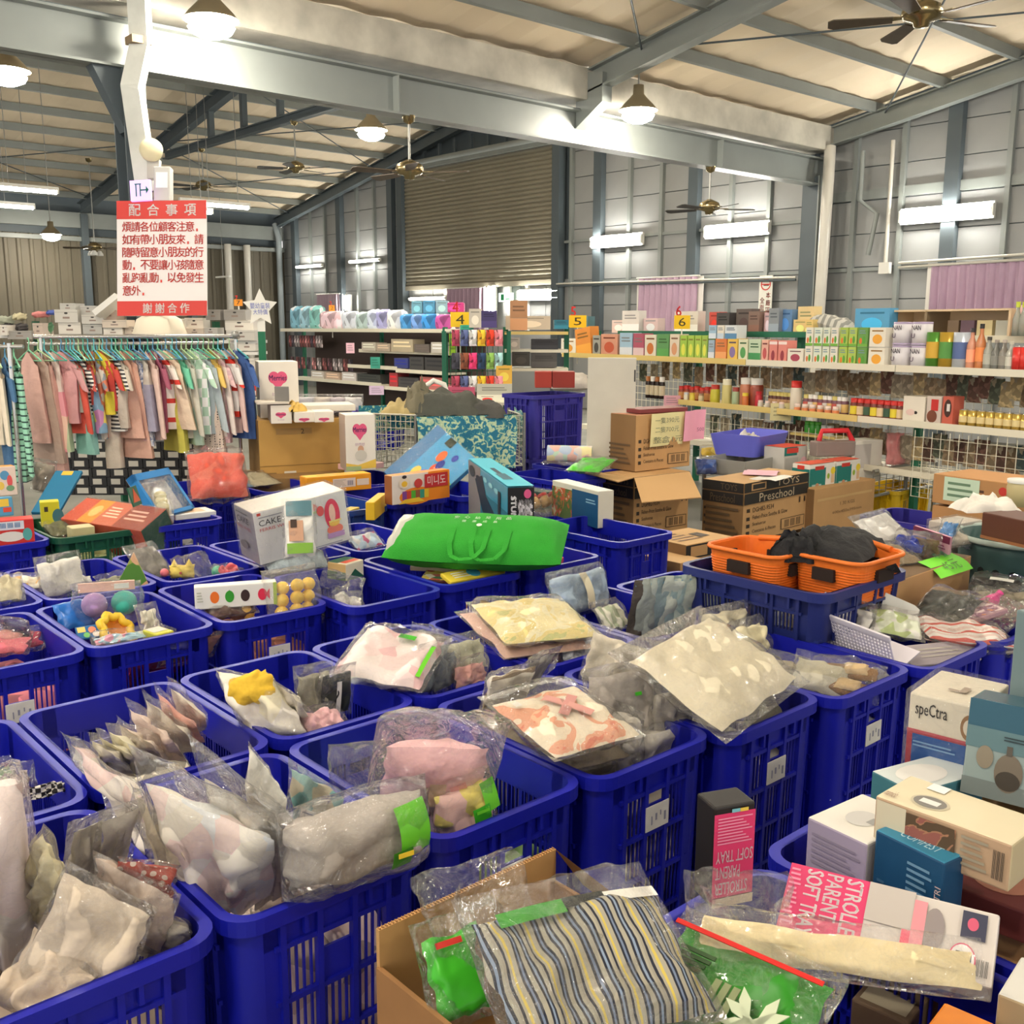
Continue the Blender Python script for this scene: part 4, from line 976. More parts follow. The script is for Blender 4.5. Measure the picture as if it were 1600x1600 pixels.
# crate B5
T, w_, h_ = P3((875, 965, .50), (952, 945, .50), (868, 905, .63))
bag(T, w_, h_, .09, cloth((170, 190, 210)), 'pale blue bedding pack with a cream strap standing upright', name='blanket_pack', cat='blanket', inner='blanket', seed=95, e=6, extra=tagcard(.0, 0, .14, .95, mat((226, 218, 190), .7), 'strap'))
zc = [(96, 88, 80), (170, 178, 170), (196, 206, 196), (150, 170, 172), (206, 214, 202), (166, 190, 190), (200, 216, 206), (206, 216, 200)]
for k in range(8):
    x = 992+k*12; y = 905-k*1.2
    bagq((x, y, .70), (x+72, y-6, .68), (x+62, 985-k*1.5, .47), (x-16, 1000-k*1.5, .47), .014, cloth(zc[k]), '%s zip pouch of clothes, number %s in the upright stack' % (['dark brown', 'slate', 'sage', 'steel blue', 'pale sage', 'sea blue', 'mint grey', 'soft green'][k], nw(k+1)), name='zip_pouch', cat='pouch', seed=100+k, e=8, top=.02, film=FILMT if k == 7 else None, group='upright zip pouches', extra=tagcard(0, .42, .98, .04, mat((130, 180, 206), .4), 'zip_strip', z=.004))
G((950, 985, .52), (985, 975, .52), (958, 958, .56), .03, pattern('stripes', [(226, 224, 206), (170, 180, 150)], 30), 'green edged white pack between blue bedding and zip pouches', seed=110)
G((1095, 1000, .54), (1165, 985, .54), (1110, 965, .61), .04, cloth((236, 226, 196)), 'cream cotton bag on the rim behind the quilt', seed=111, extra=tagcard(-.1, -.4, .8, .06, mat((130, 190, 210), .4), 'zip_strip'))
G((1158, 1030, .52), (1200, 1015, .52), (1155, 985, .60), .06, cloth((238, 228, 190)), 'plump ivory wool bag beside the slipper crate', seed=112, e=2.6)
G((1140, 985, .56), (1170, 975, .56), (1142, 962, .60), .02, cloth((226, 220, 200)), 'small clear tag bag behind the ivory wool bag', seed=113)

# bundles packed low in the crates, seen through the slots
for key, col, lb in (('A1', (190, 170, 150), 'tan cloth'), ('A2', (230, 206, 196), 'white and pink baby cloth'), ('A3', (150, 190, 110), 'green wrapped goods'), ('A4', (176, 166, 150), 'taupe cloth'), ('A5', (206, 200, 184), 'cream cloth'), ('A6', (160, 160, 170), 'grey wrapped goods'), ('C1', (206, 120, 130), 'pink sachets'), ('C3', (170, 110, 90), 'brown toys'), ('C5', (200, 150, 90), 'picture books'), ('E1', (150, 160, 110), 'green toys'), ('E2', (190, 190, 190), 'white toys'), ('B1', (206, 196, 176), 'pale sleeves')):
    c = cp(key, .5, .47, .24); o = empty('packed_bundle', Matrix.Translation(c), 'bundle of %s packed low in its crate' % lb, 'goods')
    q = MB(); pillow(q, .345, .53, .36, pattern('patches', [col, tuple(min(255, int(x*1.15)) for x in col), tuple(int(x*.75) for x in col)], 16), len(lb), .03, 9, 12, 8); q.build('bundle', o)

# ------------------------------------------------------------------ nearest goods: open carton, tray boxes, pump boxes
KRAFT, KRAFTD = mat((190, 146, 92), .75, var=.12, vscale=9), mat((150, 108, 66), .8, var=.15, vscale=9)  # second kraft: the same board, shade put into its colour
o = empty('open_carton', (0.925, 0.88, 0.0), 'open brown cardboard carton with striped shorts in the foreground', 'carton')
bx0, bx1, by0, by1, bz = -.17, .19, -.3, .27, .66
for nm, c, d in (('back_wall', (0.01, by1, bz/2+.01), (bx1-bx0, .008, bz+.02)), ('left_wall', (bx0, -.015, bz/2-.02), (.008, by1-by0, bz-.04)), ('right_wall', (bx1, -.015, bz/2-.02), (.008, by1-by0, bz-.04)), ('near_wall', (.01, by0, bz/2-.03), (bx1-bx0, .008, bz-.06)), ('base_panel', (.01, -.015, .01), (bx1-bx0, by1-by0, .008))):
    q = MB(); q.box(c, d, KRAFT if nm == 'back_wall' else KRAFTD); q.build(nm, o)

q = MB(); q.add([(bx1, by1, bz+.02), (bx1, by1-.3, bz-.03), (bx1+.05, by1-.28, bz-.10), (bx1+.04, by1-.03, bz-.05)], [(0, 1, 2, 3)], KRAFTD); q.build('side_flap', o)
q = MB()
for i in range(60): q.box((bx0+.006*i+.003, by1, bz+.021), (.002, .006, .002), KRAFTD)
q.build('corrugation', o)
STR = pattern('stripes', [(160, 154, 138), (160, 154, 138), (30, 34, 48), (130, 146, 170), (30, 34, 48), (160, 154, 138), (150, 144, 130), (30, 34, 48), (160, 154, 138), (200, 178, 84), (160, 154, 138), (160, 154, 138), (30, 34, 48), (110, 124, 150), (30, 34, 48)], 21, axis=0)
G((815, 1660, .67), (1120, 1580, .67), (768, 1440, .735), .05, STR, 'striped boys shorts pack with navy and yellow stripes in film', seed=120, amp=.016, flap=.05,
  extra=many(tagcard(-.2, .42, .36, .13, mat((60, 150, 50), .35), 'green_card', z=.004), tagcard(.1, .44, .24, .1, mat((40, 44, 42), .4), 'dark_card', z=.004), tagcard(.36, .42, .3, .1, PAPER, 'hang_card', z=.006)))
T, w_, h_ = P3((965, 1600, .60), (1205, 1730, .60), (1062, 1440, .67))
def greenpack(o, W, Hh, t):
    for (y, h2, m_, nm_) in ((.40, .04, mat((206, 40, 36), .4), 'red_strip'),):
        q = MB(); q.box((0, y*Hh, t/2+.016), (W*.98, h2*Hh, .002), m_); q.build(nm_, o)
    q = MB(); BM = mat((196, 206, 176), .5); DK = mat((40, 70, 30), .5)
    for k in range(3): q.box((-.01+.014*k, -.1*Hh, t/2+.017), (.010, Hh*.36, .002), mat((130, 140, 100), .5))
    for k in range(9): q.prism([(0, -.004), (.03, -.008), (.05, 0), (.03, .008), (0, .004)], 0, .002, BM, TR((.05+.008*(k % 3), -.12*Hh, t/2+.017), k*40))
    for k in range(4): q.box((-.25*W, (.22-.05*k)*Hh, t/2+.016), (W*(.24-.03*k), .006, .002), DK)
    q.build('print', o)
bag(T, w_, h_, .03, mat((48, 140, 36), .4, var=.15), 'green plastic pack with a red zip strip and bamboo print', seed=121, name='zip_pack', cat='pack', inner='green_sheet', extra=greenpack, margin=.015)
G((690, 1600, .60), (770, 1570, .60), (700, 1470, .68), .03, GRNP, 'green pack edge inside the open carton beside the shorts', seed=122, name='zip_pack', cat='pack', inner='green_sheet', extra=tagcard(-.1, .4, .5, .08, mat((200, 50, 40)), 'red_strip'))
G((690, 1480, .66), (830, 1430, .66), (650, 1400, .72), .03, None, 'crumpled clear film on the far wall of the open carton', seed=123, name='crumpled_film', cat='film', amp=.03)

PINKB = (222, 60, 112)
def tray_print(f, rot=0, body=True):
    d = [(f, 't', ('STROLLER', .06, .12, .86, .24, 180, .01), (250, 236, 240)), (f, 't', ('PARENT', .06, .28, .66, .40, 180, .01), (250, 236, 240)), (f, 't', ('SOFT TRAY', .06, .44, .96, .56, 180, .01), (250, 236, 240)),
         (f, 'l', (.08, .62, .92, .90, 9), (240, 150, 180))]
    return d
boxat((1117, 1263), (1181, 1252), .75, .185, .062, (30, 26, 26), 'upright black box with pink face reading stroller parent soft tray',
      [('front', 'r', (0, .09, 1, .93), PINKB)] + tray_print('front') + [('front', 'r', (0, 0, 1, .09), (222, 206, 180)), ('front', 'p', [(.4, .935), (.6, .935), (.6, .97), (.4, .97)], (120, 190, 200)), ('front', 'p', [(.6, .935), (.8, .935), (.8, .97), (.6, .97)], (230, 200, 80))], name='tray_box')
box3((1212, 1450, .575), (1550, 1545, .575), (1246, 1350, .645), .06, (214, 206, 200), 'long stroller tray box with pink end and product photo lying down',
     [('front', 'r', (0, 0, .40, 1), PINKB), ('front', 't', ('STROLLER', .29, .04, .37, .96, -90, .01), (250, 236, 240)), ('front', 't', ('PARENT', .19, .28, .27, .96, -90, .01), (250, 236, 240)), ('front', 't', ('SOFT TRAY', .09, .0, .17, .96, -90, .01), (250, 236, 240)),
      ('front', 'l', (.01, .1, .07, .95, 12), (240, 150, 180)), ('front', 'r', (.40, .45, .62, 1), (196, 188, 182)), ('front', 'e', (.72, .55, .05, .3), (150, 140, 140)), ('front', 'r', (.62, .1, .68, .9), (232, 150, 160)), ('front', 'r', (.58, .1, .62, .45), (236, 90, 120)),
      ('front', 'r', (.84, .55, .95, .92), (60, 62, 84)), ('front', 'e', (.89, .75, .025, .09), (210, 90, 120)), ('front', 'e', (.86, .25, .06, .22), (220, 80, 120)), ('front', 'e', (.86, .25, .054, .20), (230, 226, 222)), ('front', 'r', (.83, .15, .90, .35), (50, 54, 66)), ('front', 'bar', (.92, .08, .98, .3), (60, 60, 60))], name='tray_box', rough=.35)
G((1095, 1492, .66), (1530, 1550, .64), (1120, 1440, .69), .035, cloth((240, 222, 176), .05), 'long cream padded strap in clear film across the boxes', seed=124, name='padded_strap', cat='strap', inner='padding', e=2.0, flap=.02)
G((1085, 1490, .60), (1235, 1500, .60), (1090, 1385, .66), .05, None, 'crumpled clear film bag in front of the upright tray box', seed=125, name='crumpled_film', cat='film', amp=.03)
boxat((1262, 1276), (1356, 1320), .64, .11, .17, (226, 222, 214), 'white appliance carton with lilac grey sides in the near crate', [('top', 'e', (.5, .45, .22, .2), (200, 198, 196)), ('top', 'r', (.6, .4, .72, .55), (150, 150, 150)), ('top', 'l', (.65, .75, .95, .95, 2), (150, 150, 160)), ('front', 'l', (.1, .2, .9, .8, 6), (150, 140, 160))], faces={'front': (172, 160, 184), 'right': (186, 180, 176)})
boxat((1368, 1296), (1476, 1349), .67, .12, .06, (24, 74, 112), 'dark blue carton with small pale writing beside the cream box', [('top', 't', ('COMFEST', .25, .3, .8, .7), (190, 220, 230)), ('front', 't', ('DEXTRI', .9, .1, .98, .6, 90), (210, 190, 190)), ('front', 'l', (.5, .2, .85, .8, 6), (110, 150, 180)), ('front', 'l', (.08, .1, .2, .3, 2), (60, 100, 130))], faces={'top': (52, 128, 160)}, film=False)
boxat((1368, 1243), (1582, 1321), .72, .085, .13, (222, 210, 178), 'long cream carton with a round window across the near crate', [('top', 'e', (.33, .35, .14, .22), (196, 186, 160)), ('top', 'e', (.33, .35, .12, .18), (120, 116, 110)), ('top', 'r', (.26, .28, .4, .42), (226, 224, 220)), ('top', 'r', (.2, .72, .34, .95), (232, 232, 232)), ('top', 't', ('mamiclo', .03, .1, .12, .3), (150, 110, 90)), ('front', 'r', (.02, .05, .25, .95), (216, 206, 180)), ('front', 'r', (.25, .1, .62, .9), pattern('flowers', [(150, 90, 80), (170, 120, 90), (90, 70, 50)], 22)), ('front', 'l', (.66, .2, .85, .9, 5), (160, 150, 130)), ('front', 'bar', (.88, .2, .97, .8), (60, 56, 50))], name='window_carton', faces={'front': (190, 160, 130), 'right': (206, 190, 150)})
boxat((1422, 1081), (1534, 1107), .79, .20, .19, (226, 216, 196), 'shrink wrapped spectra pump carton with red and blue side', [('front', 'r', (0, 0, 1, .58), (170, 60, 70)), ('front', 'r', (.08, .1, .92, .56), (36, 84, 150)), ('front', 'e', (.62, .16, .34, .16), (190, 120, 130)), ('front', 'r', (0, .58, 1, .61), (190, 80, 90)), ('front', 't', ('speCtra', .1, .74, .55, .92, 0, .01), (60, 54, 50)), ('front', 'e', (.86, .76, .12, .14), (150, 110, 70)), ('front', 'e', (.86, .76, .08, .09), (222, 210, 190)), ('front', 'l', (.1, .42, .7, .5, 2), (120, 160, 200)), ('top', 'r', (.4, .3, .6, .36), (170, 150, 130)), ('top', 'r', (.56, .3, .66, .5), (170, 150, 130))], name='pump_carton', film=True)
box3((1500, 1236, .64), (1650, 1275, .64), (1541, 1094, .83), .11, (150, 166, 164), 'tilted teal and beige pump carton with a bottle photo', [('front', 'r', (0, .72, 1, 1), (50, 92, 112)), ('front', 'r', (0, .5, 1, .72), (96, 126, 132)), ('front', 'r', (0, .0, 1, .18), (120, 130, 128)), ('front', 'e', (.48, .3, .15, .2), (120, 110, 96)), ('front', 'e', (.48, .22, .13, .1), (70, 64, 56)), ('front', 'e', (.22, .42, .09, .12), (140, 130, 112)), ('front', 'r', (.44, .48, .5, .58), (90, 84, 76)), ('front', 'l', (.4, .62, .9, .68, 2), (46, 60, 66))], name='pump_carton', faces={'top': (60, 96, 112), 'left': (48, 70, 84)}, rough=.25)
boxat((1362, 1204), (1430, 1238), .66, .1, .2, (66, 120, 132), 'flat teal and white carton under the spectra carton', [('top', 'e', (.5, .4, .35, .3), (226, 224, 220))], faces={'top': (206, 214, 214)})
boxat((1588, 952), (1690, 985), .98, .55, .12, (110, 130, 134), 'tall grey blue carton standing at the picture edge')
boxat((1559, 1552), (1705, 1610), .60, .3, .12, (214, 212, 206), 'white grey carton cut off at the near picture corner', [('top', 'l', (.3, .2, .8, .7, 3), (170, 176, 180))], faces={'front': (176, 156, 120)})
boxat((1440, 1612), (1545, 1660), .56, .2, .09, (236, 140, 30), 'orange carton tip at the bottom edge of the picture')
boxat((1350, 1500), (1500, 1560), .46, .1, .12, (96, 66, 58), 'dark red brown carton in shadow below the cream strap', [('front', 'r', (.1, .2, .5, .8), (150, 130, 110))])  # this and the next carton are coloured dark to stand for a shadowed pile
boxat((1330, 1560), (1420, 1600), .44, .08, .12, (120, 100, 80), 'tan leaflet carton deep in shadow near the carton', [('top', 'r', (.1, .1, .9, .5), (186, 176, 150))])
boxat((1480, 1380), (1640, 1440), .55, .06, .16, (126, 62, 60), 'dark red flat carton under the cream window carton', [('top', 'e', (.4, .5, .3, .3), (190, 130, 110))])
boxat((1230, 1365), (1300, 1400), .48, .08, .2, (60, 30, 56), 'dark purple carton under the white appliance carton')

for k_, h_, lb in (('Z2', .40, 'kraft carton packed under the white appliance carton'), ('Z3', .56, 'kraft carton packed under the pump cartons')): cbox(TR(cp(k_, .5, .5, .012)), (.33, .5, h_), (170, 130, 84), lb, rough=.8)
# ------------------------------------------------------------------ row C
def ball(c, r, m, label, name='toy_ball'):
    q = MB(); q.lathe([(r*math.sin(PI*i/10)+1e-4, -r*math.cos(PI*i/10)) for i in range(11)], 16, m)
    return tag(q.build(name, T=Matrix.Translation(c)), label, 'toy')
for k, (a, b, c, col) in enumerate((((-25, 1022, .5), (40, 1018, .5), (-20, 1000, .53), (226, 120, 130)), ((10, 1015, .49), (65, 1008, .49), (20, 995, .52), (206, 70, 96)), ((-20, 1005, .52), (35, 1000, .52), (-15, 988, .55), (236, 160, 150)))):
    G(a, b, c, .03, cloth(col), '%s wrapped sachet in the edge crate' % ['pink', 'crimson', 'salmon'][k], seed=130+k, name='sachet', cat='sachet', inner='sachet_body')
G((12, 1000, .5), (50, 1010, .48), (10, 972, .58), .01, mat((70, 70, 110), .4), 'dark glossy sleeve behind the wrapped sachets', seed=133)
TOYF = film_mat(haze=.06)
o = empty('bath_ball_bag', P3((128, 965, .52), (212, 958, .52), (125, 925, .62))[0], 'clear bag of a purple and a teal bath ball with pink card', 'toy'); S_ = .21
for x, col, nm_ in ((-.045, (186, 150, 206), 'purple_ball'), (.055, (70, 186, 168), 'teal_ball')):
    q = MB(); r = .045; q.lathe([(r*math.sin(PI*i/10)+1e-4, -r*math.cos(PI*i/10)) for i in range(11)], 16, mat(col, .4)); q.build(nm_, o, TR((x, 0, .01)))
q = MB(); q.box((0, .065, .0), (.19, .035, .006), mat((240, 190, 170), .5)); q.box((.05, .065, .004), (.05, .02, .002), PAPER); q.build('header_card', o)
q = MB(); pillow(q, .24, .17, .1, TOYF, 4, .016, 11, 12, 6); q.build('plastic_film', o)
o = empty('ring_toy', TR(atz(183, 985, .51), 30, 50), 'yellow flower rim bath toy with an orange bowl', 'toy')
q = MB()
pts = [(.06*(1+.13*math.cos(8*a))*math.cos(a), .06*(1+.13*math.cos(8*a))*math.sin(a), 0) for a in [2*PI*i/40 for i in range(41)]]
q.tube(pts, .014, 8, mat((240, 200, 60), .35), caps=False); q.build('flower_rim', o)
q = MB(); q.lathe([(.055, 0), (.04, -.02), (.0, -.03)], 16, mat((226, 140, 40), .35)); q.build('bowl', o)
G((98, 985, .50), (150, 975, .50), (88, 945, .57), .04, mat((40, 110, 196), .3, var=.2), 'bright blue plastic scoop in the bath toy crate', seed=135, name='toy_scoop', cat='toy', inner='scoop', film=None, e=2.4)
box3((122, 1000, .50), (172, 992, .50), (128, 978, .535), .01, (40, 110, 170), 'blue toy card with yellow and pink pictures', [('front', 'r', (.05, .5, .3, .9), (240, 210, 120)), ('front', 'e', (.5, .6, .12, .25), (240, 150, 120)), ('front', 'e', (.3, .25, .1, .2), (120, 200, 120)), ('front', 'e', (.6, .25, .12, .22), (240, 230, 220)), ('front', 'r', (.7, .3, .9, .9), (240, 236, 220))], name='toy_card', cat='card')
G((150, 1008, .50), (230, 995, .50), (152, 998, .515), .015, pattern('patches', [(180, 214, 226), (240, 170, 190), (236, 240, 240)], 40), 'flat pink and sky blue sticker pack at the front rim', seed=137)
boxat((245, 992), (272, 985), .52, .05, .09, (214, 214, 60), 'yellow green small carton in the bath toy crate', [('top', 'r', (.1, .3, .9, .95), (226, 224, 210))], film=True)
G((225, 985, .5), (250, 980, .5), (222, 955, .56), .03, cloth((220, 216, 200)), 'crumpled pale bag beside the yellow green carton', seed=138)
G((190, 1085, .2), (300, 1065, .2), (190, 1030, .42), .06, cloth((226, 70, 90)), 'red packed goods seen through the bath toy crate', seed=139, name='packed_goods', cat='pack', inner='pack')
G((250, 1040, .42), (330, 1020, .42), (250, 1015, .5), .02, cloth((236, 170, 130)), 'orange pack behind the slot of the bath toy crate', seed=140, name='packed_goods', cat='pack', inner='pack')
# C3
frt = [((.24, .5), (240, 120, 40)), ((.42, .5), (60, 160, 50)), ((.61, .5), (60, 44, 40)), ((.82, .5), (226, 50, 80))]
boxat((303, 918), (432, 909), .63, .085, .05, (238, 236, 226), 'long white carton with orange, green, black and red fruit shapes', [('front', 'e', (c[0], c[1], .055, .26), col) for c, col in frt] + [('front', 'p', [(.37, .55), (.42, .8), (.47, .55)], (60, 160, 50)), ('front', 'p', [(.86, .5), (.91, .75), (.91, .25)], (226, 50, 80)), ('front', 'r', (.955, 0, 1, 1), (170, 196, 40)), ('front', 'l', (.03, .3, .1, .8, 4), (190, 190, 170))], name='toy_carton')
o = empty('ball_pit_bag', P3((435, 965, .5), (490, 955, .5), (438, 910, .62))[0], 'clear bag of yellow play balls beside the white fruit carton', 'toy')
for k in range(9):
    q = MB(); r = .026; q.lathe([(r*math.sin(PI*i/8)+1e-4, -r*math.cos(PI*i/8)) for i in range(9)], 12, mat((246, 204, 76), .45)); q.build('play_ball', o, TR((-.05+.05*(k % 3)+.01*(k//3), -.05+.045*(k//3), .012*((k*5) % 3-1))))
q = MB(); pillow(q, .22, .23, .1, TOYF, 8, .016, 11, 12, 6); q.build('plastic_film', o)
G((330, 965, .52), (400, 955, .52), (332, 948, .54), .05, cloth((100, 70, 60)), 'brown and red bag under the white fruit carton', seed=141)
ball(atz(385, 958, .51), .03, mat((240, 190, 90), .4), 'single loose yellow ball under the white fruit carton')
# C4
G((500, 925, .54), (555, 945, .50), (480, 900, .60), .03, None, 'empty clear film bag hanging into the nearly empty crate', seed=142, name='crumpled_film', cat='film', amp=.03)
G((525, 945, .50), (565, 950, .48), (530, 930, .52), .03, WHITEC, 'white pack at the front rim of the nearly empty crate', seed=143)
# C5, C6 and the green bag
MAG = pattern('patches', [(226, 200, 80), (206, 90, 60), (70, 130, 70), (236, 226, 200), (60, 60, 60)], 26)
box3((655, 905, .51), (750, 912, .50), (640, 875, .53), .012, (90, 40, 40), 'dark red bound magazine with a colourful picture cover', [('front', 'r', (.02, .02, .98, .98), MAG)], name='magazine', cat='magazine')
box3((705, 910, .525), (805, 890, .53), (700, 893, .55), .018, (240, 214, 70), 'yellow torn picture book with a blue badge', [('front', 'e', (.42, .5, .09, .4), (70, 170, 200)), ('front', 'p', [(.6, .5), (.95, .45), (.98, 1), (.7, 1)], (196, 180, 160)), ('front', 'l', (.1, .2, .35, .8, 3), (236, 236, 226))], name='picture_book', cat='book')
box3((790, 880, .55), (806, 893, .53), (795, 866, .575), .012, (226, 60, 100), 'pink torn cover flap at the end of the yellow book', name='torn_cover', cat='book')
box3((640, 885, .53), (720, 890, .53), (665, 866, .55), .02, (200, 190, 160), 'cream crumpled booklet below the green bag', [('front', 'p', [(.1, .1), (.9, .2), (.5, .9)], (90, 100, 60))], name='booklet', cat='book')
box3((822, 884, .50), (866, 888, .50), (838, 866, .525), .025, (216, 90, 120), 'pink framed dark book in the crate beside the green bag', [('front', 'r', (.12, .12, .9, .92), (60, 66, 60)), ('front', 'e', (.6, .5, .12, .2), (220, 220, 210))], name='picture_book', cat='book', rough=.2)
T, w_, h_ = P3((612, 872, .60), (858, 882, .60), (600, 814, .70)); NONW = mat((40, 160, 40), .75, var=.06, vscale=20, bump=.3, bscale=300)
o = empty('tote_bag', T, 'bright green stuffed tote bag with white print and handles', 'bag')
q = MB()
def tote(u, v, sg):
    k = max(0, 1-abs(2*u-1)**5)**.6*max(0, 1-(2*v-1)**2)**.5; p = Vector((u*5, v*3, sg))
    return ((u-.5)*w_*1.14, (v-.5)*h_*1.12*(1-.12*abs(2*u-1)**3)+.006*noise.noise(p), sg*(.085*k+.001)+.012*noise.noise(p*1.7)*k)
q.grid(lambda u, v: tote(u, v, 1), 26, 14, NONW); q.grid(lambda u, v: tote(1-u, v, -1), 26, 14, NONW); q.build('bag_body', o)
q = MB()
for x in (-.035, .055):
    hp_ = [(x-.05, -h_*.12, .088), (x-.05, -h_*.42, .07), (x-.035, -h_*.60, .045), (x, -h_*.66, .04), (x+.06, -h_*.64, .045), (x+.095, -h_*.5, .062), (x+.10, -h_*.12, .088)]
    for a_, b_ in zip(hp_, hp_[1:]):
        d_ = (Vector(b_)-Vector(a_)).normalized().cross(Vector((0, 0, 1)))*.011
        q.add([Vector(a_)-d_, Vector(a_)+d_, Vector(b_)+d_, Vector(b_)-d_], [(0, 1, 2, 3)], NONW)
q.build('handle', o)
q = MB(); CW_ = mat((226, 240, 220), .6)
for i, ch in enumerate('安心幼兒用品'): put_text(q, ch, -.10+i*.045, .035+.004*(i % 2), .022, .022, CW_, None, .088, .02)
for i, ch in enumerate('健康成長'): put_text(q, ch, -.06+i*.045, .0, .018, .018, CW_, None, .092, .02)
q.lathe([(0, .0), (.012, 0)], 14, CW_, TR((.02, -.02, .092))); q.build('print', o)
q = MB(); pillow(q, .10, h_*.9, .12, mat((200, 200, 190), .25), 3, .02); q.build('silver_lining', o, TR((-w_*.48, .01, .0)))
# row D
G((70, 935, .5), (135, 920, .5), (92, 888, .60), .05, WHITEC, 'white crinkled film bag standing in the wedge pack crate', seed=150)
G((10, 918, .53), (85, 920, .53), (8, 903, .555), .02, pattern('patches', [(226, 220, 206), (226, 170, 90), (214, 200, 176)], 20), 'long beige printed pack at the rim of the wedge crate', seed=151)
G((-10, 940, .55), (35, 935, .55), (0, 905, .60), .03, cloth((196, 186, 156)), 'tan square pack at the picture edge on the crate rim', seed=152)
q = MB(); q.prism([(-.07, 0), (.06, .01), (.01, .14)], -.03, .03, pattern('patches', [(80, 130, 50), (214, 170, 130), (150, 160, 80)], 16), frame_T(atz(208, 918, .52), (1, -.4, 0), (0.1, .1, 1)))
tag(q.build('wedge_pack'), 'green and peach wedge shaped sandwich pack', 'pack')
G((165, 920, .51), (215, 908, .51), (170, 908, .53), .02, cloth((150, 150, 130)), 'flat grey card packs beside the wedge pack', seed=153)
G((120, 915, .5), (145, 918, .5), (124, 902, .54), .02, PAPER, 'small white handled toy behind the wedge crate rim', seed=154, film=None, name='small_toy', cat='toy', inner='toy')
o = empty('plush_cat', TR(atz(285, 900, .52), -35), 'yellow plush cat head lying among bagged toys', 'toy')
q = MB(); pillow(q, .10, .055, .06, cloth((238, 214, 110)), 2, .008, e=2.2); q.build('head', o, TR((0, 0, .02), 0, 80))
q = MB()
for s in (-1, 1): q.lathe([(.016, 0), (.0, .03)], 8, cloth((238, 214, 110)), TR((s*.03, 0, .045)))
q.build('ear', o)
q = MB(); q.lathe([(0, 0), (.006, 0)], 8, mat((200, 100, 90)), TR((0, -.032, .02), 0, 90)); q.build('nose', o)
ball(atz(257, 895, .54), .018, mat((226, 120, 130), .4), 'small pink ball beside the yellow plush cat')
G((228, 905, .50), (270, 895, .50), (245, 868, .57), .02, cloth((130, 126, 120)), 'grey film pack leaning behind the yellow plush cat', seed=155)
G((300, 905, .52), (335, 895, .52), (305, 882, .56), .05, None, 'crumpled clear bag between plush cat and green ball', seed=156, name='crumpled_film', cat='film', amp=.03)
ball(atz(340, 893, .53), .025, mat((90, 190, 150), .35), 'green patterned ball in the plush cat crate')
G((355, 902, .52), (380, 896, .52), (358, 890, .535), .03, mat((206, 80, 90), .4), 'red oval toy pack beside the green ball', seed=157)
# CAKE box and neighbours
cake = [('front', 'r', (.04, .92, .08, .97), (206, 60, 50)), ('front', 't', ('CAKE', .05, .72, .28, .83), (50, 50, 56)), ('front', 't', ('FERRIS WHEEL', .05, .62, .42, .68), (206, 80, 80)), ('front', 'l', (.05, .86, .3, .9, 1), (150, 150, 160)),
        ('front', 'e', (.83, .6, .085, .30), (226, 60, 90)), ('front', 'e', (.83, .62, .035, .18), (240, 200, 180)), ('front', 'e', (.84, .30, .09, .10), (236, 130, 110)), ('front', 'r', (.75, .14, .94, .24), (190, 150, 200)), ('front', 'e', (.84, .42, .06, .06), (244, 200, 90)), ('front', 'r', (.78, .45, .92, .48), (240, 226, 130)),
        ('front', 'e', (.5, .76, .06, .10), (190, 110, 70)), ('front', 'e', (.5, .76, .03, .05), (226, 170, 130)), ('front', 'e', (.62, .82, .05, .07), (236, 150, 140)), ('front', 'e', (.58, .72, .09, .03), (170, 200, 120)), ('front', 'e', (.70, .72, .04, .1), (206, 90, 90)), ('front', 'e', (.46, .42, .025, .12), (150, 96, 70)), ('front', 'l', (.5, .03, .9, .07, 1), (150, 150, 170)),
        ('left', 't', ('CAKE', .2, .74, .8, .85), (60, 56, 60)), ('left', 't', ('FERRIS WHEEL', .15, .62, .9, .68), (140, 60, 60)), ('left', 'e', (.4, .3, .2, .08), (110, 104, 106)), ('left', 'l', (.2, .9, .8, .95, 1), (100, 96, 100))]
box3((407, 884, .58), (548, 843, .64), (380, 806, .80), .20, (226, 226, 224), 'large white toy carton printed cake ferris wheel', cake, name='toy_carton', faces={'left': (150, 144, 148), 'top': (186, 176, 164)}, rough=.3, film=True)  # left side greyed, its shade put into the face and print colours
T, w_, h_ = P3((447, 870, .65), (492, 868, .65), (447, 790, .845))
bag(T, w_, h_, .03, mat((236, 234, 226), .4), 'small white toy bag with a child photo before the ferris wheel carton', name='bagged_toy', cat='toy', inner='card', seed=160, extra=many(tagcard(0, -.36, .9, .2, mat((130, 180, 60), .4), 'green_band'), tagcard(-.12, -.02, .5, .4, mat((206, 160, 130), .6), 'print'), tagcard(-.2, .12, .22, .16, mat((60, 40, 30), .6), 'print', z=.016), tagcard(.0, .42, .9, .3, mat((90, 130, 140), .3), 'print')))
G((420, 895, .55), (515, 885, .55), (425, 868, .60), .04, mat((176, 190, 196), .3, bump=.4, bscale=90), 'roll of grey bubble film under the ferris wheel carton', seed=161, name='bubble_wrap', cat='film', inner='bubbles')
boxat((540, 882), (568, 874), .60, .07, .10, (222, 214, 190), 'green and white tube carton with red patches beside the ferris wheel carton', [('top', 'r', (0, .45, 1, 1), (40, 90, 66)), ('top', 'r', (.1, .1, .9, .42), (206, 80, 50)), ('front', 'p', [(0, 0), (.5, .6), (1, 0)], (40, 90, 66)), ('left', 'r', (0, 0, 1, .5), (60, 90, 50))], name='toy_carton', faces={'left': (206, 170, 110)})
G((560, 860, .50), (600, 850, .50), (562, 842, .54), .02, pattern('patches', [(190, 210, 226), (226, 226, 226), (200, 90, 130)], 20), 'blue and pink film pack in the crate behind the green bag', seed=162)

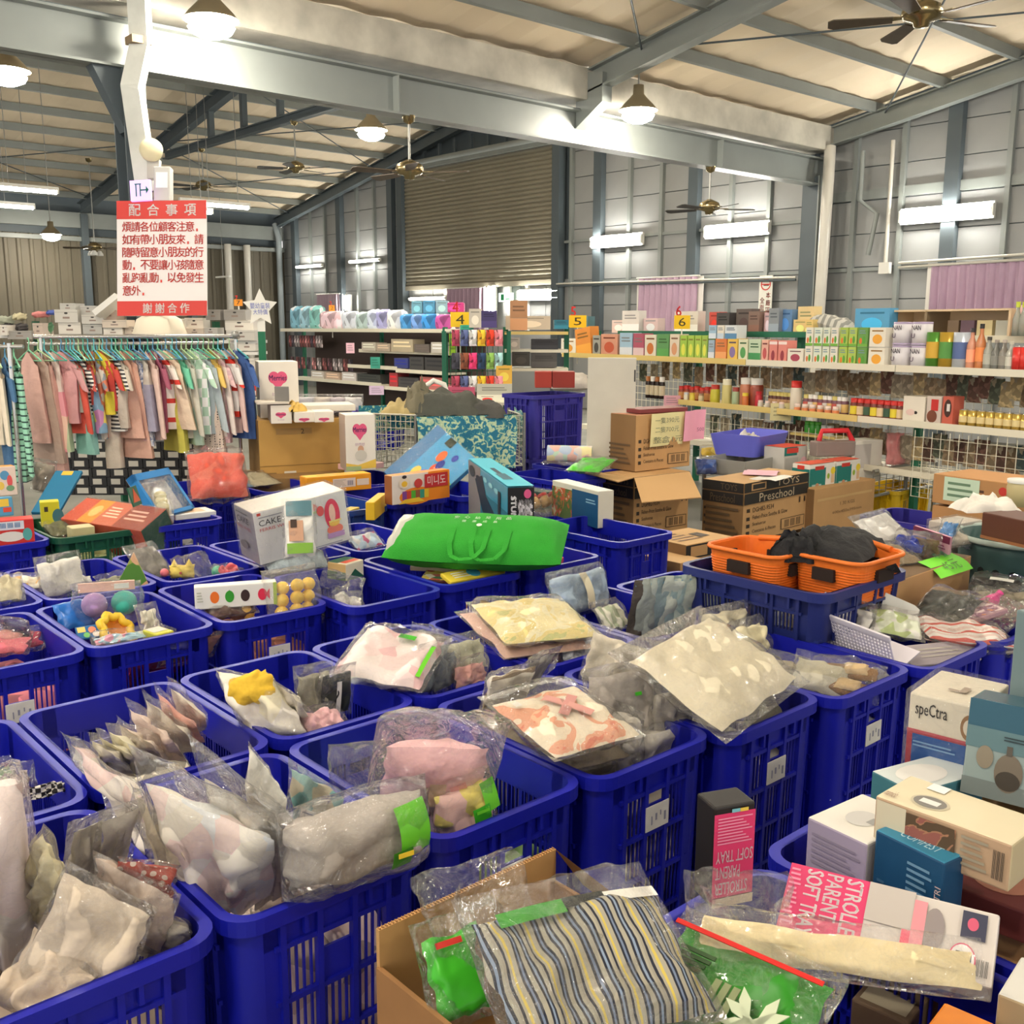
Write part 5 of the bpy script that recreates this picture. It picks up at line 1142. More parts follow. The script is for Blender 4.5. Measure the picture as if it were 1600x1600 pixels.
# ------------------------------------------------------------------ rows E to G and the cartons behind
# E0
box3((-8, 776, .64), (28, 773, .64), (-8, 730, .80), .12, (238, 214, 200), 'pink toy carton with ring rattles at the picture edge', [('front', 'e', (.5, .7, .2, .16), (90, 150, 190)), ('front', 'e', (.7, .5, .12, .2), (226, 90, 90)), ('front', 'e', (.3, .35, .15, .14), (240, 200, 90)), ('front', 'e', (.7, .25, .18, .1), (120, 160, 120))], faces={'top': (220, 160, 90)})
box3((-10, 808, .56), (22, 805, .56), (-8, 778, .66), .1, (90, 160, 200), 'blue toy carton with yellow shapes below the pink carton', [('front', 'r', (.3, .5, .8, .9), (240, 200, 70)), ('front', 'r', (.5, .2, .9, .45), (226, 80, 60))])
boxat((-10, 815), (52, 810), .66, .12, .1, (206, 50, 44), 'red piano toy carton with white oval and penguin', [('front', 'r', (.1, .62, .75, .95), (220, 220, 226)), ('front', 'e', (.4, .35, .35, .2), (230, 224, 210)), ('front', 'e', (.82, .4, .12, .25), (90, 170, 160)), ('front', 'bar', (.12, .7, .7, .9), (70, 120, 170))])
G((10, 865, .2), (70, 850, .2), (10, 848, .48), .05, mat((190, 60, 70), .5), 'red packed toys seen through the edge crate slots', seed=170, name='packed_goods', cat='pack', inner='pack')
# E1 green crate
box3((48, 800, .56), (92, 800, .56), (80, 735, .74), .02, (24, 110, 150), 'teal blue board book leaning in the green crate', [('front', 'r', (.3, .88, .7, .98), (240, 180, 60))], name='board_book', cat='book')
G((50, 765, .62), (80, 770, .6), (42, 722, .78), .06, cloth((150, 140, 126)), 'clear bag of grey goods behind the teal book', seed=171)
boxat((62, 785), (92, 783), .66, .13, .08, (206, 200, 40), 'yellow carton with a dark circle in the green crate', [('front', 'r', (.2, .6, .4, .8), (60, 50, 40)), ('front', 'e', (.9, .4, .3, .3), (60, 110, 120))])
ORT = [('front', 'r', (.2, 0, .38, 1), (232, 150, 50)), ('front', 'r', (.38, 0, .64, 1), (206, 110, 80)), ('front', 'r', (.64, 0, 1, 1), (150, 70, 50)), ('front', 'l', (.42, .3, .6, .8, 4), (240, 210, 180)), ('front', 'l', (.68, .3, .92, .8, 3), (226, 180, 160)), ('front', 'e', (.29, .5, .06, .25), (240, 190, 110)), ('top', 'r', (0, 0, 1, 1), (196, 170, 150)), ('top', 'e', (.35, .5, .3, .3), (226, 96, 60)), ('top', 'r', (.3, .35, .75, .6), (206, 84, 56)), ('top', 'e', (.9, .8, .14, .16), (206, 90, 50)), ('top', 'e', (.9, .8, .11, .12), (230, 140, 100))]
box3((94, 810, .57), (220, 830, .55), (98, 772, .66), .22, (206, 84, 56), 'orange toy truck carton with clear window tilted in the green crate', ORT, name='toy_carton', film=True, faces={'right': (40, 80, 60)})
boxat((112, 826), (148, 822), .56, .06, .1, (206, 196, 150), 'small cream carton wedge under the orange truck carton')
G((80, 838, .5), (130, 832, .5), (85, 818, .54), .04, cloth((110, 110, 80)), 'olive pack in the green crate', seed=172)
q = MB(); q.prism([(-.05, -.05), (.05, -.05), (.05, .05), (-.05, .05)], -.004, .004, mat((40, 96, 70), .5)); q.prism([(-.04, -.03), (.04, -.03), (.0, .04)], .005, .007, mat((206, 90, 50)))
tag(q.build('toy_badge', T=P3((205, 800, .64), (228, 790, .64), (205, 765, .74))[0]), 'green and orange card badge at the corner of the green crate', 'card')
# E2
T, w_, h_ = P3((245, 812, .57), (300, 797, .57), (212, 745, .78))
o = empty('window_carton', T, 'blue framed window toy carton leaning in its crate', 'box')
BLF = mat((40, 130, 200), .4); q = MB(); q.box((0, h_/2-.02, 0), (w_, .04, .05), BLF); q.box((0, -h_/2+.01, 0), (w_, .02, .05), BLF)
for s in (-1, 1): q.box((s*(w_/2-.01), 0, 0), (.02, h_, .05), BLF)
q.build('frame', o)
q = MB(); q.box((0, 0, -.025), (w_, h_, .002), mat((206, 200, 196), .5)); q.build('back_card', o)
q = MB(); q.box((0, 0, .024), (w_-.03, h_-.04, .001), FILM); q.build('window_film', o)
o = empty('can_toy_pack', P3((247, 822, .55), (272, 820, .55), (240, 765, .70))[0], 'white tray pack with three green can toys', 'toy')
for k in range(3):
    q = MB(); q.lathe([(0, -.025), (.03, -.025), (.032, -.02), (.032, .02), (.03, .025), (0, .025)], 14, mat((150, 140, 50), .35)); q.build('can', o, TR((0, .05-.045*k, .02), 0, 0, 0))
q = MB(); q.box((0, 0, -.02), (.09, .2, .02), PAPER); q.box((0, -.1, 0.0), (.09, .01, .05), PAPER); q.build('tray', o)
q = MB(); q.box((0, 0, .02), (.092, .2, .07), FILM); q.build('plastic_film', o)
boxat((274, 805), (338, 798), .57, .03, .16, (222, 222, 220), 'flat white carton with orange print in the can toy crate', [('top', 'r', (.1, .2, .8, .9), (226, 190, 150))])
# F1, F2
G((300, 780, .57), (388, 775, .57), (278, 712, .80), .16, pattern('patches', [(222, 92, 72), (226, 104, 84), (232, 120, 96)], 5), 'large red plush wrapped in clear plastic on a back crate', name='bagged_plush', cat='plush bag', inner='plush', seed=180, e=2.0, amp=.03)
G((330, 765, .54), (400, 760, .54), (335, 752, .57), .03, pattern('patches', [(206, 150, 130), (150, 150, 140), (226, 210, 180), (90, 120, 150)], 16), 'flat colourful pack in the crate before the tan carton', seed=181)
G((395, 760, .54), (440, 755, .54), (400, 742, .58), .03, cloth((190, 180, 150)), 'beige flat pack behind the ferris wheel carton', seed=182)
# E3
boxat((478, 747), (580, 739), .66, .10, .11, (236, 156, 30), 'orange and yellow toy carton with white labels on a crate', [('top', 'r', (.02, .05, .98, .95), (246, 200, 60)), ('top', 'e', (.5, .5, .3, .25), (230, 160, 50)), ('front', 'r', (.4, .25, .75, .8), (226, 206, 190)), ('front', 'r', (.77, .3, .96, .7), (230, 210, 190)), ('front', 'bar', (.62, .35, .72, .65), (120, 120, 150)), ('front', 'l', (.42, .3, .6, .75, 5), (190, 170, 150))])
boxat((540, 800), (562, 792), .54, .02, .06, (206, 186, 90), 'small tan booklet in the mid-blue crate')
# E4
boxat((612, 744), (702, 733), .74, .165, .07, (238, 226, 216), 'orange and white play dough carton with red panel', [('front', 'r', (.62, 0, 1, 1), (240, 140, 40)), ('front', 'e', (.42, .22, .3, .3), (240, 140, 40))] + [('front', 'r', (.17+.075*k, .12, .245+.075*k, .42), c) for k, c in enumerate(((130, 70, 150), (206, 70, 60), (90, 180, 60), (150, 90, 60), (60, 150, 130), (230, 190, 50)))] + [('front', 'p', [(.1, 0), (.55, 0), (.45, .16), (.2, .14)], (240, 200, 60)), ('front', 'r', (.55, .45, .96, .93), (196, 50, 54)), ('front', 't', ('미니도', .6, .52, .92, .86), (244, 226, 220)), ('front', 'e', (.44, .65, .07, .16), (206, 70, 66)), ('front', 'e', (.2, .72, .09, .2), (236, 220, 200)), ('front', 'e', (.2, .68, .05, .1), (240, 190, 60)), ('front', 'e', (.2, .92, .04, .06), (60, 50, 50))], name='toy_carton', faces={'left': (150, 90, 50), 'top': (236, 150, 70)})
boxat((585, 785), (604, 770), .62, .10, .05, (236, 190, 40), 'narrow yellow sleeve carton left of the play dough carton')
boxat((655, 803), (690, 812), .52, .03, .05, (196, 70, 40), 'small red chocolate carton below the play dough carton', [('front', 'r', (.3, .2, .9, .8), (240, 226, 200))])
# F3 leaning puzzle box
pz = [('front', 'p', [(0, .0), (.25, 0), (.22, 1), (0, 1)], (70, 130, 180)), ('front', 'r', (.75, .0, 1, .5), (110, 190, 70)), ('front', 'e', (.38, .3, .07, .1), (240, 214, 80)), ('front', 'e', (.5, .3, .08, .12), (130, 120, 200)), ('front', 'e', (.6, .5, .09, .1), (230, 90, 40)), ('front', 'e', (.5, .7, .07, .1), (240, 120, 50)), ('front', 'e', (.6, .6, .06, .08), (36, 60, 160)), ('front', 'e', (.75, .3, .07, .1), (220, 70, 40)), ('front', 'e', (.7, .8, .05, .06), (30, 70, 180)), ('front', 'r', (.35, .86, .5, .99), (40, 60, 40)), ('front', 'e', (.87, .2, .06, .1), (236, 190, 60)), ('front', 'e', (.85, .45, .05, .06), (60, 170, 80))]
box3((600, 737, .61), (662, 795, .39), (680, 660, .92), .06, (70, 170, 220), 'sky blue building block carton standing on its corner', pz, name='toy_carton', faces={'left': (80, 130, 150), 'top': (60, 140, 190)}, film=True)
boxat((560, 728), (600, 722), .62, .04, .2, (226, 180, 176), 'flat pink carton behind the orange yellow carton')
# E5 teal box
st = [('front', 'r', (0, 0, .35, 1), (126, 124, 124)), ('front', 'r', (.35, 0, 1, .62), (36, 110, 130)), ('front', 'p', [(.2, .75), (.4, .9), (.5, .6), (.8, .35), (.7, .1), (.4, .3)], (20, 50, 66)), ('front', 'e', (.3, .8, .07, .05), (30, 50, 60)), ('front', 'e', (.48, .86, .05, .04), (140, 200, 210)), ('front', 'e', (.62, .84, .05, .04), (140, 200, 210)), ('front', 'e', (.76, .82, .05, .04), (140, 200, 210)), ('front', 'e', (.12, .85, .08, .1), (50, 60, 64)), ('front', 'r', (.8, .4, .86, .85), (24, 44, 54)),
      ('right', 'r', (0, 0, 1, 1), (26, 24, 28)), ('right', 't', ('STUNT CAR', .12, .1, .3, .86, -90, .02), (236, 232, 236)), ('right', 't', ('遙控', .38, .2, .6, .8, 0, .03), (240, 236, 240)), ('right', 't', ('特技車', .64, .1, .9, .8, 0, .03), (240, 236, 240)), ('right', 'e', (.75, .9, .14, .07), (220, 90, 140)), ('top', 'r', (0, 0, 1, 1), (70, 190, 214)), ('top', 'r', (.4, .3, .6, .5), (20, 60, 80)), ('top', 'r', (.6, .2, .8, .6), (40, 100, 120))]
boxat((732, 718), (793, 762), .80, .32, .13, (60, 150, 176), 'teal stunt car carton with black end leaning upright', st, name='toy_carton', rough=.3)
# goods beyond the stunt car carton
boxat((800, 762), (850, 770), .60, .12, .1, (40, 70, 60), 'dark green bagged toy between stunt car and blue carton', film=True)
boxat((863, 750), (935, 768), .70, .2, .1, (226, 220, 200), 'fruit picture carton with dark blue end before the stacked cartons', [('front', 'r', (0, 0, .45, .85), pattern('flowers', [(90, 110, 60), (150, 120, 60), (196, 90, 60), (200, 190, 150)], 14)), ('front', 'r', (.45, 0, 1, .9), (30, 84, 126)), ('front', 'l', (.75, .6, .95, .75, 2), (150, 190, 210))], faces={'top': (214, 218, 214)})
o = empty('jar_bag', P3((845, 812, .52), (915, 800, .52), (850, 782, .58))[0], 'clear bag of jars with red lids behind the empty crate', 'bag')
for k in range(3):
    q = MB(); q.lathe([(0, 0), (.03, 0), (.03, .05), (0, .05)], 10, mat((190, 150, 90), .4)); q.lathe([(.032, .05), (.032, .07), (0, .07)], 10, mat((160, 50, 44), .4)); q.build('jar', o, TR((-.08+.08*k, 0, 0), 0, -60))
q = MB(); pillow(q, .3, .16, .1, FILM, 3, .014); q.build('plastic_film', o)
G((885, 735, .62), (935, 738, .62), (895, 715, .66), .03, mat((90, 200, 60), .4), 'lime green and white film pack beside the cartons', seed=183)
o = empty('wrapped_roll', TR(atz(890, 722, .60), -50), 'pastel checked cotton roll lying on a crate', 'roll')
q = MB(); q.tube([(-.16, 0, .06), (.16, 0, .06)], .06, 16, pattern('patches', [(226, 214, 206), (236, 190, 176), (200, 226, 200), (190, 206, 226), (240, 226, 170)], 16)); q.build('roll_cloth', o)
q = MB(); pillow(q, .4, .2, .02, FILM, 3, .02); q.build('plastic_film', o)
boxat((905, 700), (985, 705), .62, .2, .3, (226, 224, 216), 'pale translucent storage box beneath the white panel', cat='box')

# stacked brown cartons
TAN, TAN_SHADE = (196, 154, 104), (140, 106, 68)  # second tan is for left sides, shade put into the colour
INKB = (60, 50, 40)
def preschool(f, toys=True):
    d = [(f, 'r', (.02, .42-.03*k, .06, .46-.03*k), INKB) for k in ()]
    ys = (.50, .36, .24, .12)
    d += [(f, 'r', (.05, y, .10, y+.06), INKB) for y in ys]
    d += [(f, 't', ('DGH82-9534', .14, .49, .46, .57), INKB), (f, 't', ('Fisher-Price Soothe & Glow', .14, .37, .68, .44), INKB), (f, 't', ('Seahorse', .14, .26, .34, .32), INKB), (f, 't', ('Contains 6 Pieces', .14, .14, .5, .2), INKB)]
    d += [(f, 'r', (.58, .08, .96, .27), INKB), (f, 'r', (.59, .09, .95, .26), TAN), (f, 'bar', (.62, .11, .92, .24), INKB), (f, 'r', (.86, .5, .88, .6), INKB), (f, 'r', (.94, .5, .96, .6), INKB)]
    if toys:
        d += [(f, 'r', (0, .84, 1, 1.0), (44, 42, 40)), (f, 'r', (.1, .86, .32, .98), TAN), (f, 'r', (.12, .88, .3, .96), (44, 42, 40)), (f, 't', ('TOYS', .48, .865, .84, .975, 0, .02), (226, 206, 170)), (f, 'r', (0, .64, 1, .82), (44, 42, 40)), (f, 't', ('Preschool', .22, .655, .76, .795, 0, .02), (232, 214, 180))]
    return d
def presides(f):  # side print toned down to go with the shade painted on the left faces
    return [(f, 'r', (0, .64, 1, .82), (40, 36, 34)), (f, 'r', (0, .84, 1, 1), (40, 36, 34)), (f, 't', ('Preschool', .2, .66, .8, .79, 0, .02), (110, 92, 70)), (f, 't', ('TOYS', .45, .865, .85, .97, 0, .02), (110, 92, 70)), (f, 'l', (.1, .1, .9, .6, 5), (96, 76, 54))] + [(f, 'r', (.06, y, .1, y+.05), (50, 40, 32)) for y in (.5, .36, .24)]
boxat((1163, 756), (1263, 738), .50, .42, .34, TAN, 'brown toy carton printed toys and preschool under pink paper', preschool('front')+presides('left'), faces={'left': TAN_SHADE, 'top': (206, 168, 120)}, cat='carton', name='toy_carton', rough=.75)
q = MB(); T = TR(atz(1190, 738, .508), 30); q.grid(lambda u, v: ((u-.5)*.36, (v-.5)*.24, .012*math.sin(u*5)+.004), 8, 6, mat((240, 190, 206), .6), T); tag(q.build('price_sheet'), 'pink paper sheet lying on the toys carton', 'paper')
q = MB(); T = TR(atz(1205, 746, .506), 10); q.grid(lambda u, v: ((u-.5)*.3, (v-.5)*.2, .006*math.sin(v*6)), 6, 6, PAPER, T); tag(q.build('price_sheet'), 'white paper sheet under the pink sheet on the toys carton', 'paper')
# open carton with teal boxes
o_ = boxat((1273, 765), (1368, 748), .38, .37, .26, TAN, 'open tan carton holding the teal toy boxes', [('front', 't', ('1.30 KGS', .42, .58, .66, .65), (110, 84, 56)), ('front', 't', ('600x450x395mm', .3, .42, .78, .48), (110, 84, 56)), ('front', 'l', (.05, .7, .95, .82, 1), (206, 170, 116))], faces={'left': TAN_SHADE}, cat='carton', name='open_carton', rough=.75)
TEAL = (28, 122, 116)
def tealbox(tl, tr, zt, h, d, lb):
    boxat(tl, tr, zt, h, d, (236, 232, 224), lb, [('front', 'r', (0, 0, .62, .86), TEAL), ('front', 'r', (.2, .8, .55, .93), (206, 60, 50)), ('front', 'l', (.1, .05, .5, .35, 2), (170, 200, 196)), ('front', 'e', (.3, .25, .07, .1), (190, 140, 110)), ('front', 'e', (.9, .72, .09, .13), (240, 214, 60)), ('front', 'r', (.84, .3, .96, .6), (226, 190, 150)), ('front', 'r', (.82, .1, .97, .2), (214, 70, 60)), ('front', 'e', (.72, .55, .05, .1), (150, 180, 60)), ('top', 'r', (.02, .02, .98, .98), (232, 96, 70)), ('left', 'r', (0, 0, 1, .85), TEAL), ('left', 'r', (.3, .82, .7, .96), (206, 60, 50)), ('left', 'l', (.1, .05, .9, .35, 2), (190, 200, 196))], name='toy_carton')
tealbox((1266, 727), (1306, 722), .545, .22, .16, 'teal and white toy carton with orange lid, nearer of the pair')
tealbox((1308, 722), (1345, 717), .545, .22, .16, 'teal and white toy carton with orange lid, second of the pair')
boxat((1226, 700), (1262, 696), .62, .34, .2, (206, 204, 198), 'grey clear fronted toy carton with teal and orange corners', [('front', 'r', (0, .8, .55, 1), TEAL), ('front', 'r', (.1, .86, .6, .98), (214, 70, 60)), ('front', 'r', (.05, .1, .6, .75), (186, 186, 182)), ('front', 'e', (.85, .5, .2, .25), (240, 190, 200)), ('top', 'r', (0, 0, 1, 1), (232, 84, 62))], name='toy_carton')
o = empty('toy_case', TR(atz(1300, 712, .55), -30), 'red handled grey toy case behind the teal cartons', 'toy')
q = MB(); q.box((0, 0, .06), (.34, .12, .12), mat((140, 126, 120), .5)); q.build('case', o, bevel=.01)
q = MB(); q.tube([(-.12, 0, .12), (-.1, 0, .2), (.12, 0, .2), (.17, 0, .12), (.17, 0, .02)], .022, 8, mat((214, 44, 54), .4)); q.build('handle', o)
boxat((1332, 690), (1380, 687), .66, .34, .2, (238, 234, 224), 'plain white upright carton behind the teal cartons', [('front', 'r', (.1, .35, .62, .92), (206, 200, 196))])
# two cartons with paper notes and open flaps
a_ = boxat((994, 649), (1080, 643), .95, .40, .32, TAN, 'upper brown carton of the pair with handwritten price papers', preschool('front', False)+[('left', 'l', (.08, .1, .85, .5, 5), (100, 78, 54))]+[('left', 'r', (.03, y, .07, y+.05), (50, 40, 32)) for y in (.45, .3, .15)], faces={'left': TAN_SHADE, 'top': (214, 150, 120)}, cat='carton', name='toy_carton', rough=.75)
b_ = boxat((991, 746), (1077, 736), .545, .42, .32, TAN, 'lower brown carton of the pair with open flaps', preschool('front')+presides('left'), faces={'left': TAN_SHADE}, cat='carton', name='toy_carton', rough=.75)
for (pts, nm) in (([(991, 746, .545), (1077, 736, .545), (1096, 777, .43), (1003, 785, .43)], 'front_flap'), ([(932, 737, .545), (991, 746, .545), (966, 753, .56), (902, 736, .58)], 'side_flap')):
    q = MB(); P_ = [atz(*p) for p in pts]; Ti = b_.matrix_world.inverted(); q.poly([Ti @ p for p in P_], mat((206, 166, 116), .75)); q.poly([Ti @ (p+Vector((0, 0, -.005))) for p in reversed(P_)], mat((206, 166, 116), .75)); q.build(nm, b_)
def note(bl, br, tl, col, label, lines, name='price_note', mcol=(120, 130, 110), curl=.01):
    T, W, Hh = P3(bl, br, tl); o = empty(name, T, label, 'paper')
    q = MB(); q.grid(lambda u, v: ((u-.5)*W, (v-.5)*Hh, curl*math.sin(u*4)), 8, 4, mat(col, .6)); q.build('sheet', o)
    q = MB()
    for (s, x, y, x2, y2) in lines: put_text(q, s, (x-.5)*W, (y-.5)*Hh, (x2-x)*W, (y2-y)*Hh, mat(mcol, .6), None, curl+.003)
    if lines: q.build('print', o)
T0 = a_.matrix_world
def on_face(a_, x0, z0, x1, z1, col, label, lines, curl=.012, name='price_note', mcol=(110, 120, 100)):
    T = T0 @ Matrix.Translation((x0, -.175, z0)) @ Euler((PI/2, 0, 0)).to_matrix().to_4x4()
    W, Hh = x1-x0, z1-z0; o = empty(name, T @ Matrix.Translation((W/2, Hh/2, 0)), label, 'paper')
    q = MB(); q.grid(lambda u, v: ((u-.5)*W, (v-.5)*Hh, curl*math.sin(u*5+1)+.012*(v-.5)), 8, 4, mat(col, .6)); q.build('sheet', o)
    q = MB()
    for (s, x, y, x2, y2) in lines: put_text(q, s, (x-.5)*W, (y-.5)*Hh, (x2-x)*W, (y2-y)*Hh, mat(mcol, .6), None, .02)
    q.build('print', o)
wA = (atz(994, 649, .95)-atz(1080, 643, .95)).length
on_face(a_, -.28*wA, .17, .34*wA, .405, (236, 228, 172), 'pale yellow handwritten price note taped on the upper carton', [('一隻390元', .1, .7, .8, .88), ('二隻700元', .1, .42, .8, .6), ('整盒1元', .06, .1, .9, .3)])
on_face(a_, .30*wA, .19, .76*wA, .41, (240, 170, 196), 'pink handwritten note hanging beside the yellow price note', [('500', .55, .3, .85, .42)], .03, mcol=(150, 90, 120))
boxat((1000, 640), (1075, 636), .985, .03, .2, (130, 60, 60), 'dark red flat carton on top of the upper brown carton')
boxat((1063, 880), (1096, 872), .30, .30, .42, TAN, 'brown carton printed preschool lying low behind the empty crate', [('front', 'r', (0, .5, 1, .8), (44, 42, 40)), ('front', 't', ('Pres', .5, .3, .9, .45), (232, 214, 180))], faces={'left': TAN_SHADE, 'top': (206, 168, 120)}, cat='carton', name='toy_carton', rough=.75)
boxat((1072, 852), (1145, 838), .36, .3, .34, TAN, 'low brown carton with black band below the toys carton', [('front', 'r', (0, .72, 1, .98), (44, 42, 40)), ('front', 'r', (.1, .75, .45, .95), TAN), ('front', 't', ('Pres', .3, .45, .8, .66, 0, .02), (232, 214, 180)), ('top', 'l', (.1, .2, .6, .8, 4), (120, 90, 60)), ('top', 'r', (.6, .3, .8, .6), (60, 50, 40))], faces={'left': TAN_SHADE, 'top': (206, 168, 120)}, cat='carton', name='toy_carton', rough=.75)

# navy crate with orange baskets
navy_T = atz(1290, 936, .72)
crate('N1', 2.79, 1.67, 'shallow navy crate carrying the two orange baskets', NAVY, rz=0, z=.55, dims=(.56, .60, .17), nr=1)
ORG = mat((236, 120, 40), .45, var=.06, vscale=30)
def basket(cx, cy, z, w_, l_, h_, rz, label):
    o = empty('shopping_basket', TR((cx, cy, z), rz), label, 'basket')
    q = MB(); out, inn, bot = rrect(w_, l_, .05, 5), rrect(w_-.012, l_-.012, .045, 5), rrect(w_*.88, l_*.9, .04, 5); N = len(out)
    loops = [[(x, y, .0) for x, y in bot], [(x, y, h_) for x, y in out], [(x, y, h_) for x, y in inn], [(x*.97, y*.97, .012) for x, y in bot]]
    vs = [p for l2 in loops for p in l2]
    fs = []
    for i in range(3):
        for k in range(N):
            # walls are closed; the hand slots below are dark blocks for shaded openings
            fs.append((i*N+k, i*N+(k+1) % N, (i+1)*N+(k+1) % N, (i+1)*N+k))
    fs.append(tuple(3*N+k for k in range(N))); fs.append(tuple(reversed(range(N))))
    q.add(vs, fs, ORG); q.build('basket_body', o)
    q = MB(); rp = [(x, y, h_) for x, y in rrect(w_+.012, l_+.012, .055, 5)]; q.tube(rp+[rp[0]], .008, 6, ORG, caps=False); q.build('rim', o)
    q = MB()
    for i in range(10): 
        z_ = h_*(.12+.07*i); k = .88+.12*z_/h_; rp = [(x*1.004, y*1.004, z_) for x, y in rrect(w_*k, l_*(.9+.1*z_/h_), .045, 5)]; q.tube(rp+[rp[0]], .0022, 4, ORG, caps=False)
    q.build('weave', o)['kind'] = 'stuff'
    for s in (-1, 1):
        q = MB(); q.box((0, s*(l_*.5*.965), h_*.62), (w_*.34, .03, h_*.3), mat((40, 26, 20), .8)); q.build('hand_slot', o)
        q = MB(); q.box((s*(w_*.5*.965), 0, h_*.62), (.03, l_*.3, h_*.3), mat((40, 26, 20), .8)); q.build('hand_slot', o)
    q = MB(); q.tube([(w_*.48, l_*.3, h_+.004), (w_*.53, 0, h_+.012), (w_*.48, -l_*.3, h_+.004)], .012, 6, ORG); q.build('handle', o)
    return o
basket(3.03, 2.08, .64, .25, .30, .14, 0, 'orange woven plastic basket, empty one at the back of the navy crate')
basket(3.16, 1.81, .645, .30, .27, .14, 0, 'orange woven plastic basket under the black cloth')
q = MB(); T = TR((3.20, 1.90, .79), 20)
def crumple(q, w_, l_, h_, m, T, seed, n=18, fr=4.0):
    def fn(u, v):
        k = pil(u, v, 2.0); p = Vector((u*fr, v*fr, seed))
        return ((u-.5)*w_+.03*noise.noise(p*1.3), (v-.5)*l_+.03*noise.noise(p*1.3+Vector((9, 0, 0))), k*h_*(.7+.9*abs(noise.noise(p))) - .01)
    q.grid(fn, n, n, m, T)
BLK = mat((34, 34, 36), .85, bump=.5, bscale=30)
crumple(q, .40, .30, .08, BLK, T, 3); tag(q.build('black_cloth'), 'heap of crumpled black cloth on the orange baskets', 'cloth')
q = MB(); crumple(q, .10, .16, .10, BLK, TR((3.02, 1.93, .77), 40), 9); tag(q.build('black_glove'), 'black padded glove standing on the orange basket edge', 'glove')
q = MB(); q.add([atz(1385, 885, .78), atz(1400, 880, .79), atz(1418, 912, .62), atz(1405, 900, .68)], [(0, 1, 2, 3)], BLK); q.add([atz(1383, 886, .775), atz(1398, 882, .785), atz(1416, 913, .615), atz(1403, 901, .675)], [(3, 2, 1, 0)], BLK); tag(q.build('black_strap'), 'black strap end hanging over the cardboard box', 'strap')
# cardboard box with green price card
pb = boxat((1382, 915), (1518, 868), .66, .3, .42, (206, 160, 108), 'wide cardboard box of mixed packs with a green price card', faces={'left': TAN_SHADE, 'top': (120, 96, 70)}, cat='carton', name='cardboard_box', rough=.75)
T, W, Hh = P3((1472, 902, .63), (1516, 888, .63), (1450, 876, .675)); o = empty('price_card', T, 'lime green handwritten price card reading 45 on the cardboard box', 'card')
q = MB(); q.grid(lambda u, v: ((u-.5)*W*1.15, (v-.5)*Hh*1.1, .008*math.sin(v*4)), 6, 6, mat((132, 236, 66), .6)); q.build('sheet', o)
q = MB(); put_text(q, '45元', -.06, -.04, .12, .05, mat((90, 130, 60)), None, .012); put_text(q, '均一價', -.04, .03, .09, .03, mat((20, 120, 90)), None, .012); q.build('print', o)
for k, (a, b, c, t, m_, lb) in enumerate((((1395, 860, .69), (1440, 865, .69), (1400, 835, .74), .04, mat((30, 50, 150), .3), 'shiny royal blue wrapped pack in the cardboard box'),
        ((1370, 850, .70), (1420, 835, .70), (1365, 822, .75), .015, mat((226, 224, 220), .2), 'silver white film sheet at the back of the cardboard box'),
        ((1420, 870, .66), (1465, 875, .66), (1425, 840, .74), .012, mat((120, 90, 60), .5), 'brown card pack standing in the cardboard box'),
        ((1432, 872, .66), (1476, 874, .66), (1440, 842, .73), .012, mat((150, 116, 80), .5), 'tan card pack beside the brown card pack'),
        ((1380, 885, .67), (1440, 878, .67), (1385, 862, .70), .03, cloth((150, 130, 100)), 'crumpled olive film pack in the cardboard box'),
        ((1470, 855, .68), (1520, 850, .68), (1472, 838, .71), .03, cloth((196, 186, 170)), 'pile of pale flat packs at the far end of the cardboard box'),
        ((1465, 842, .72), (1485, 845, .72), (1455, 818, .77), .02, mat((90, 150, 210), .3), 'sky blue film pouch behind the pink card'))):
    G(a, b, c, t, m_, lb, seed=190+k)
box3((1425, 848, .70), (1482, 868, .68), (1410, 815, .78), .015, (206, 150, 170), 'pink and maroon trading card pack sticking out of the cardboard box', [('front', 'r', (0, .6, 1, 1), (110, 40, 70)), ('front', 'r', (.15, .2, .5, .5), (90, 60, 70)), ('front', 'l', (.55, .2, .9, .5, 2), (150, 70, 110))], name='card_pack', cat='pack')
boxat((1490, 820), (1535, 812), .72, .14, .12, (206, 196, 184), 'grey tissue carton behind the cardboard box', [('front', 'r', (.5, .2, .7, .6), (120, 110, 110))], film=True)
hp = atz(1500, 824, .55); crate('H1', hp.x-.1, hp.y-.1, 'violet blue crate behind the tissue carton', PURP)
# dark perforated bin with brown tray
o = empty('laundry_bin', TR(atz(1600, 838, .70) + Vector((0, 0, -.70)), 0), 'dark green bin with round holes and a clear rim', 'bin')
q = MB(); q.lathe([(.21, 0), (.25, .65), (.255, .70), (.245, .70), (.2, .02)], 24, mat((54, 82, 80), .5)); q.build('bin_body', o)
q = MB(); HM = mat((14, 22, 22), .8)  # holes are dark discs, the shade inside put into their colour
for r_ in range(5):
    for k in range(24):
        a = 2*PI*(k+.5*(r_ % 2))/24; zz = .20+r_*.095; R_ = .21+.04*zz/.65+.0015
        q.lathe([(0, 0), (.016, 0)], 8, HM, Matrix.Translation((R_*math.cos(a), R_*math.sin(a), zz)) @ Euler((0, PI/2, a)).to_matrix().to_4x4())
q.build('hole', o)['kind'] = 'stuff'
q = MB(); q.tube([(.262*math.cos(2*PI*i/24), .262*math.sin(2*PI*i/24), .70) for i in range(25)], .012, 6, mat((186, 200, 190), .3), caps=False); q.build('rim', o)
boxat((1535, 800), (1640, 822), .86, .10, .16, (92, 50, 32), 'brown wooden tray resting on the dark bin', [('front', 'r', (0, 0, 1, .12), (150, 96, 60))], name='wooden_tray', cat='tray')
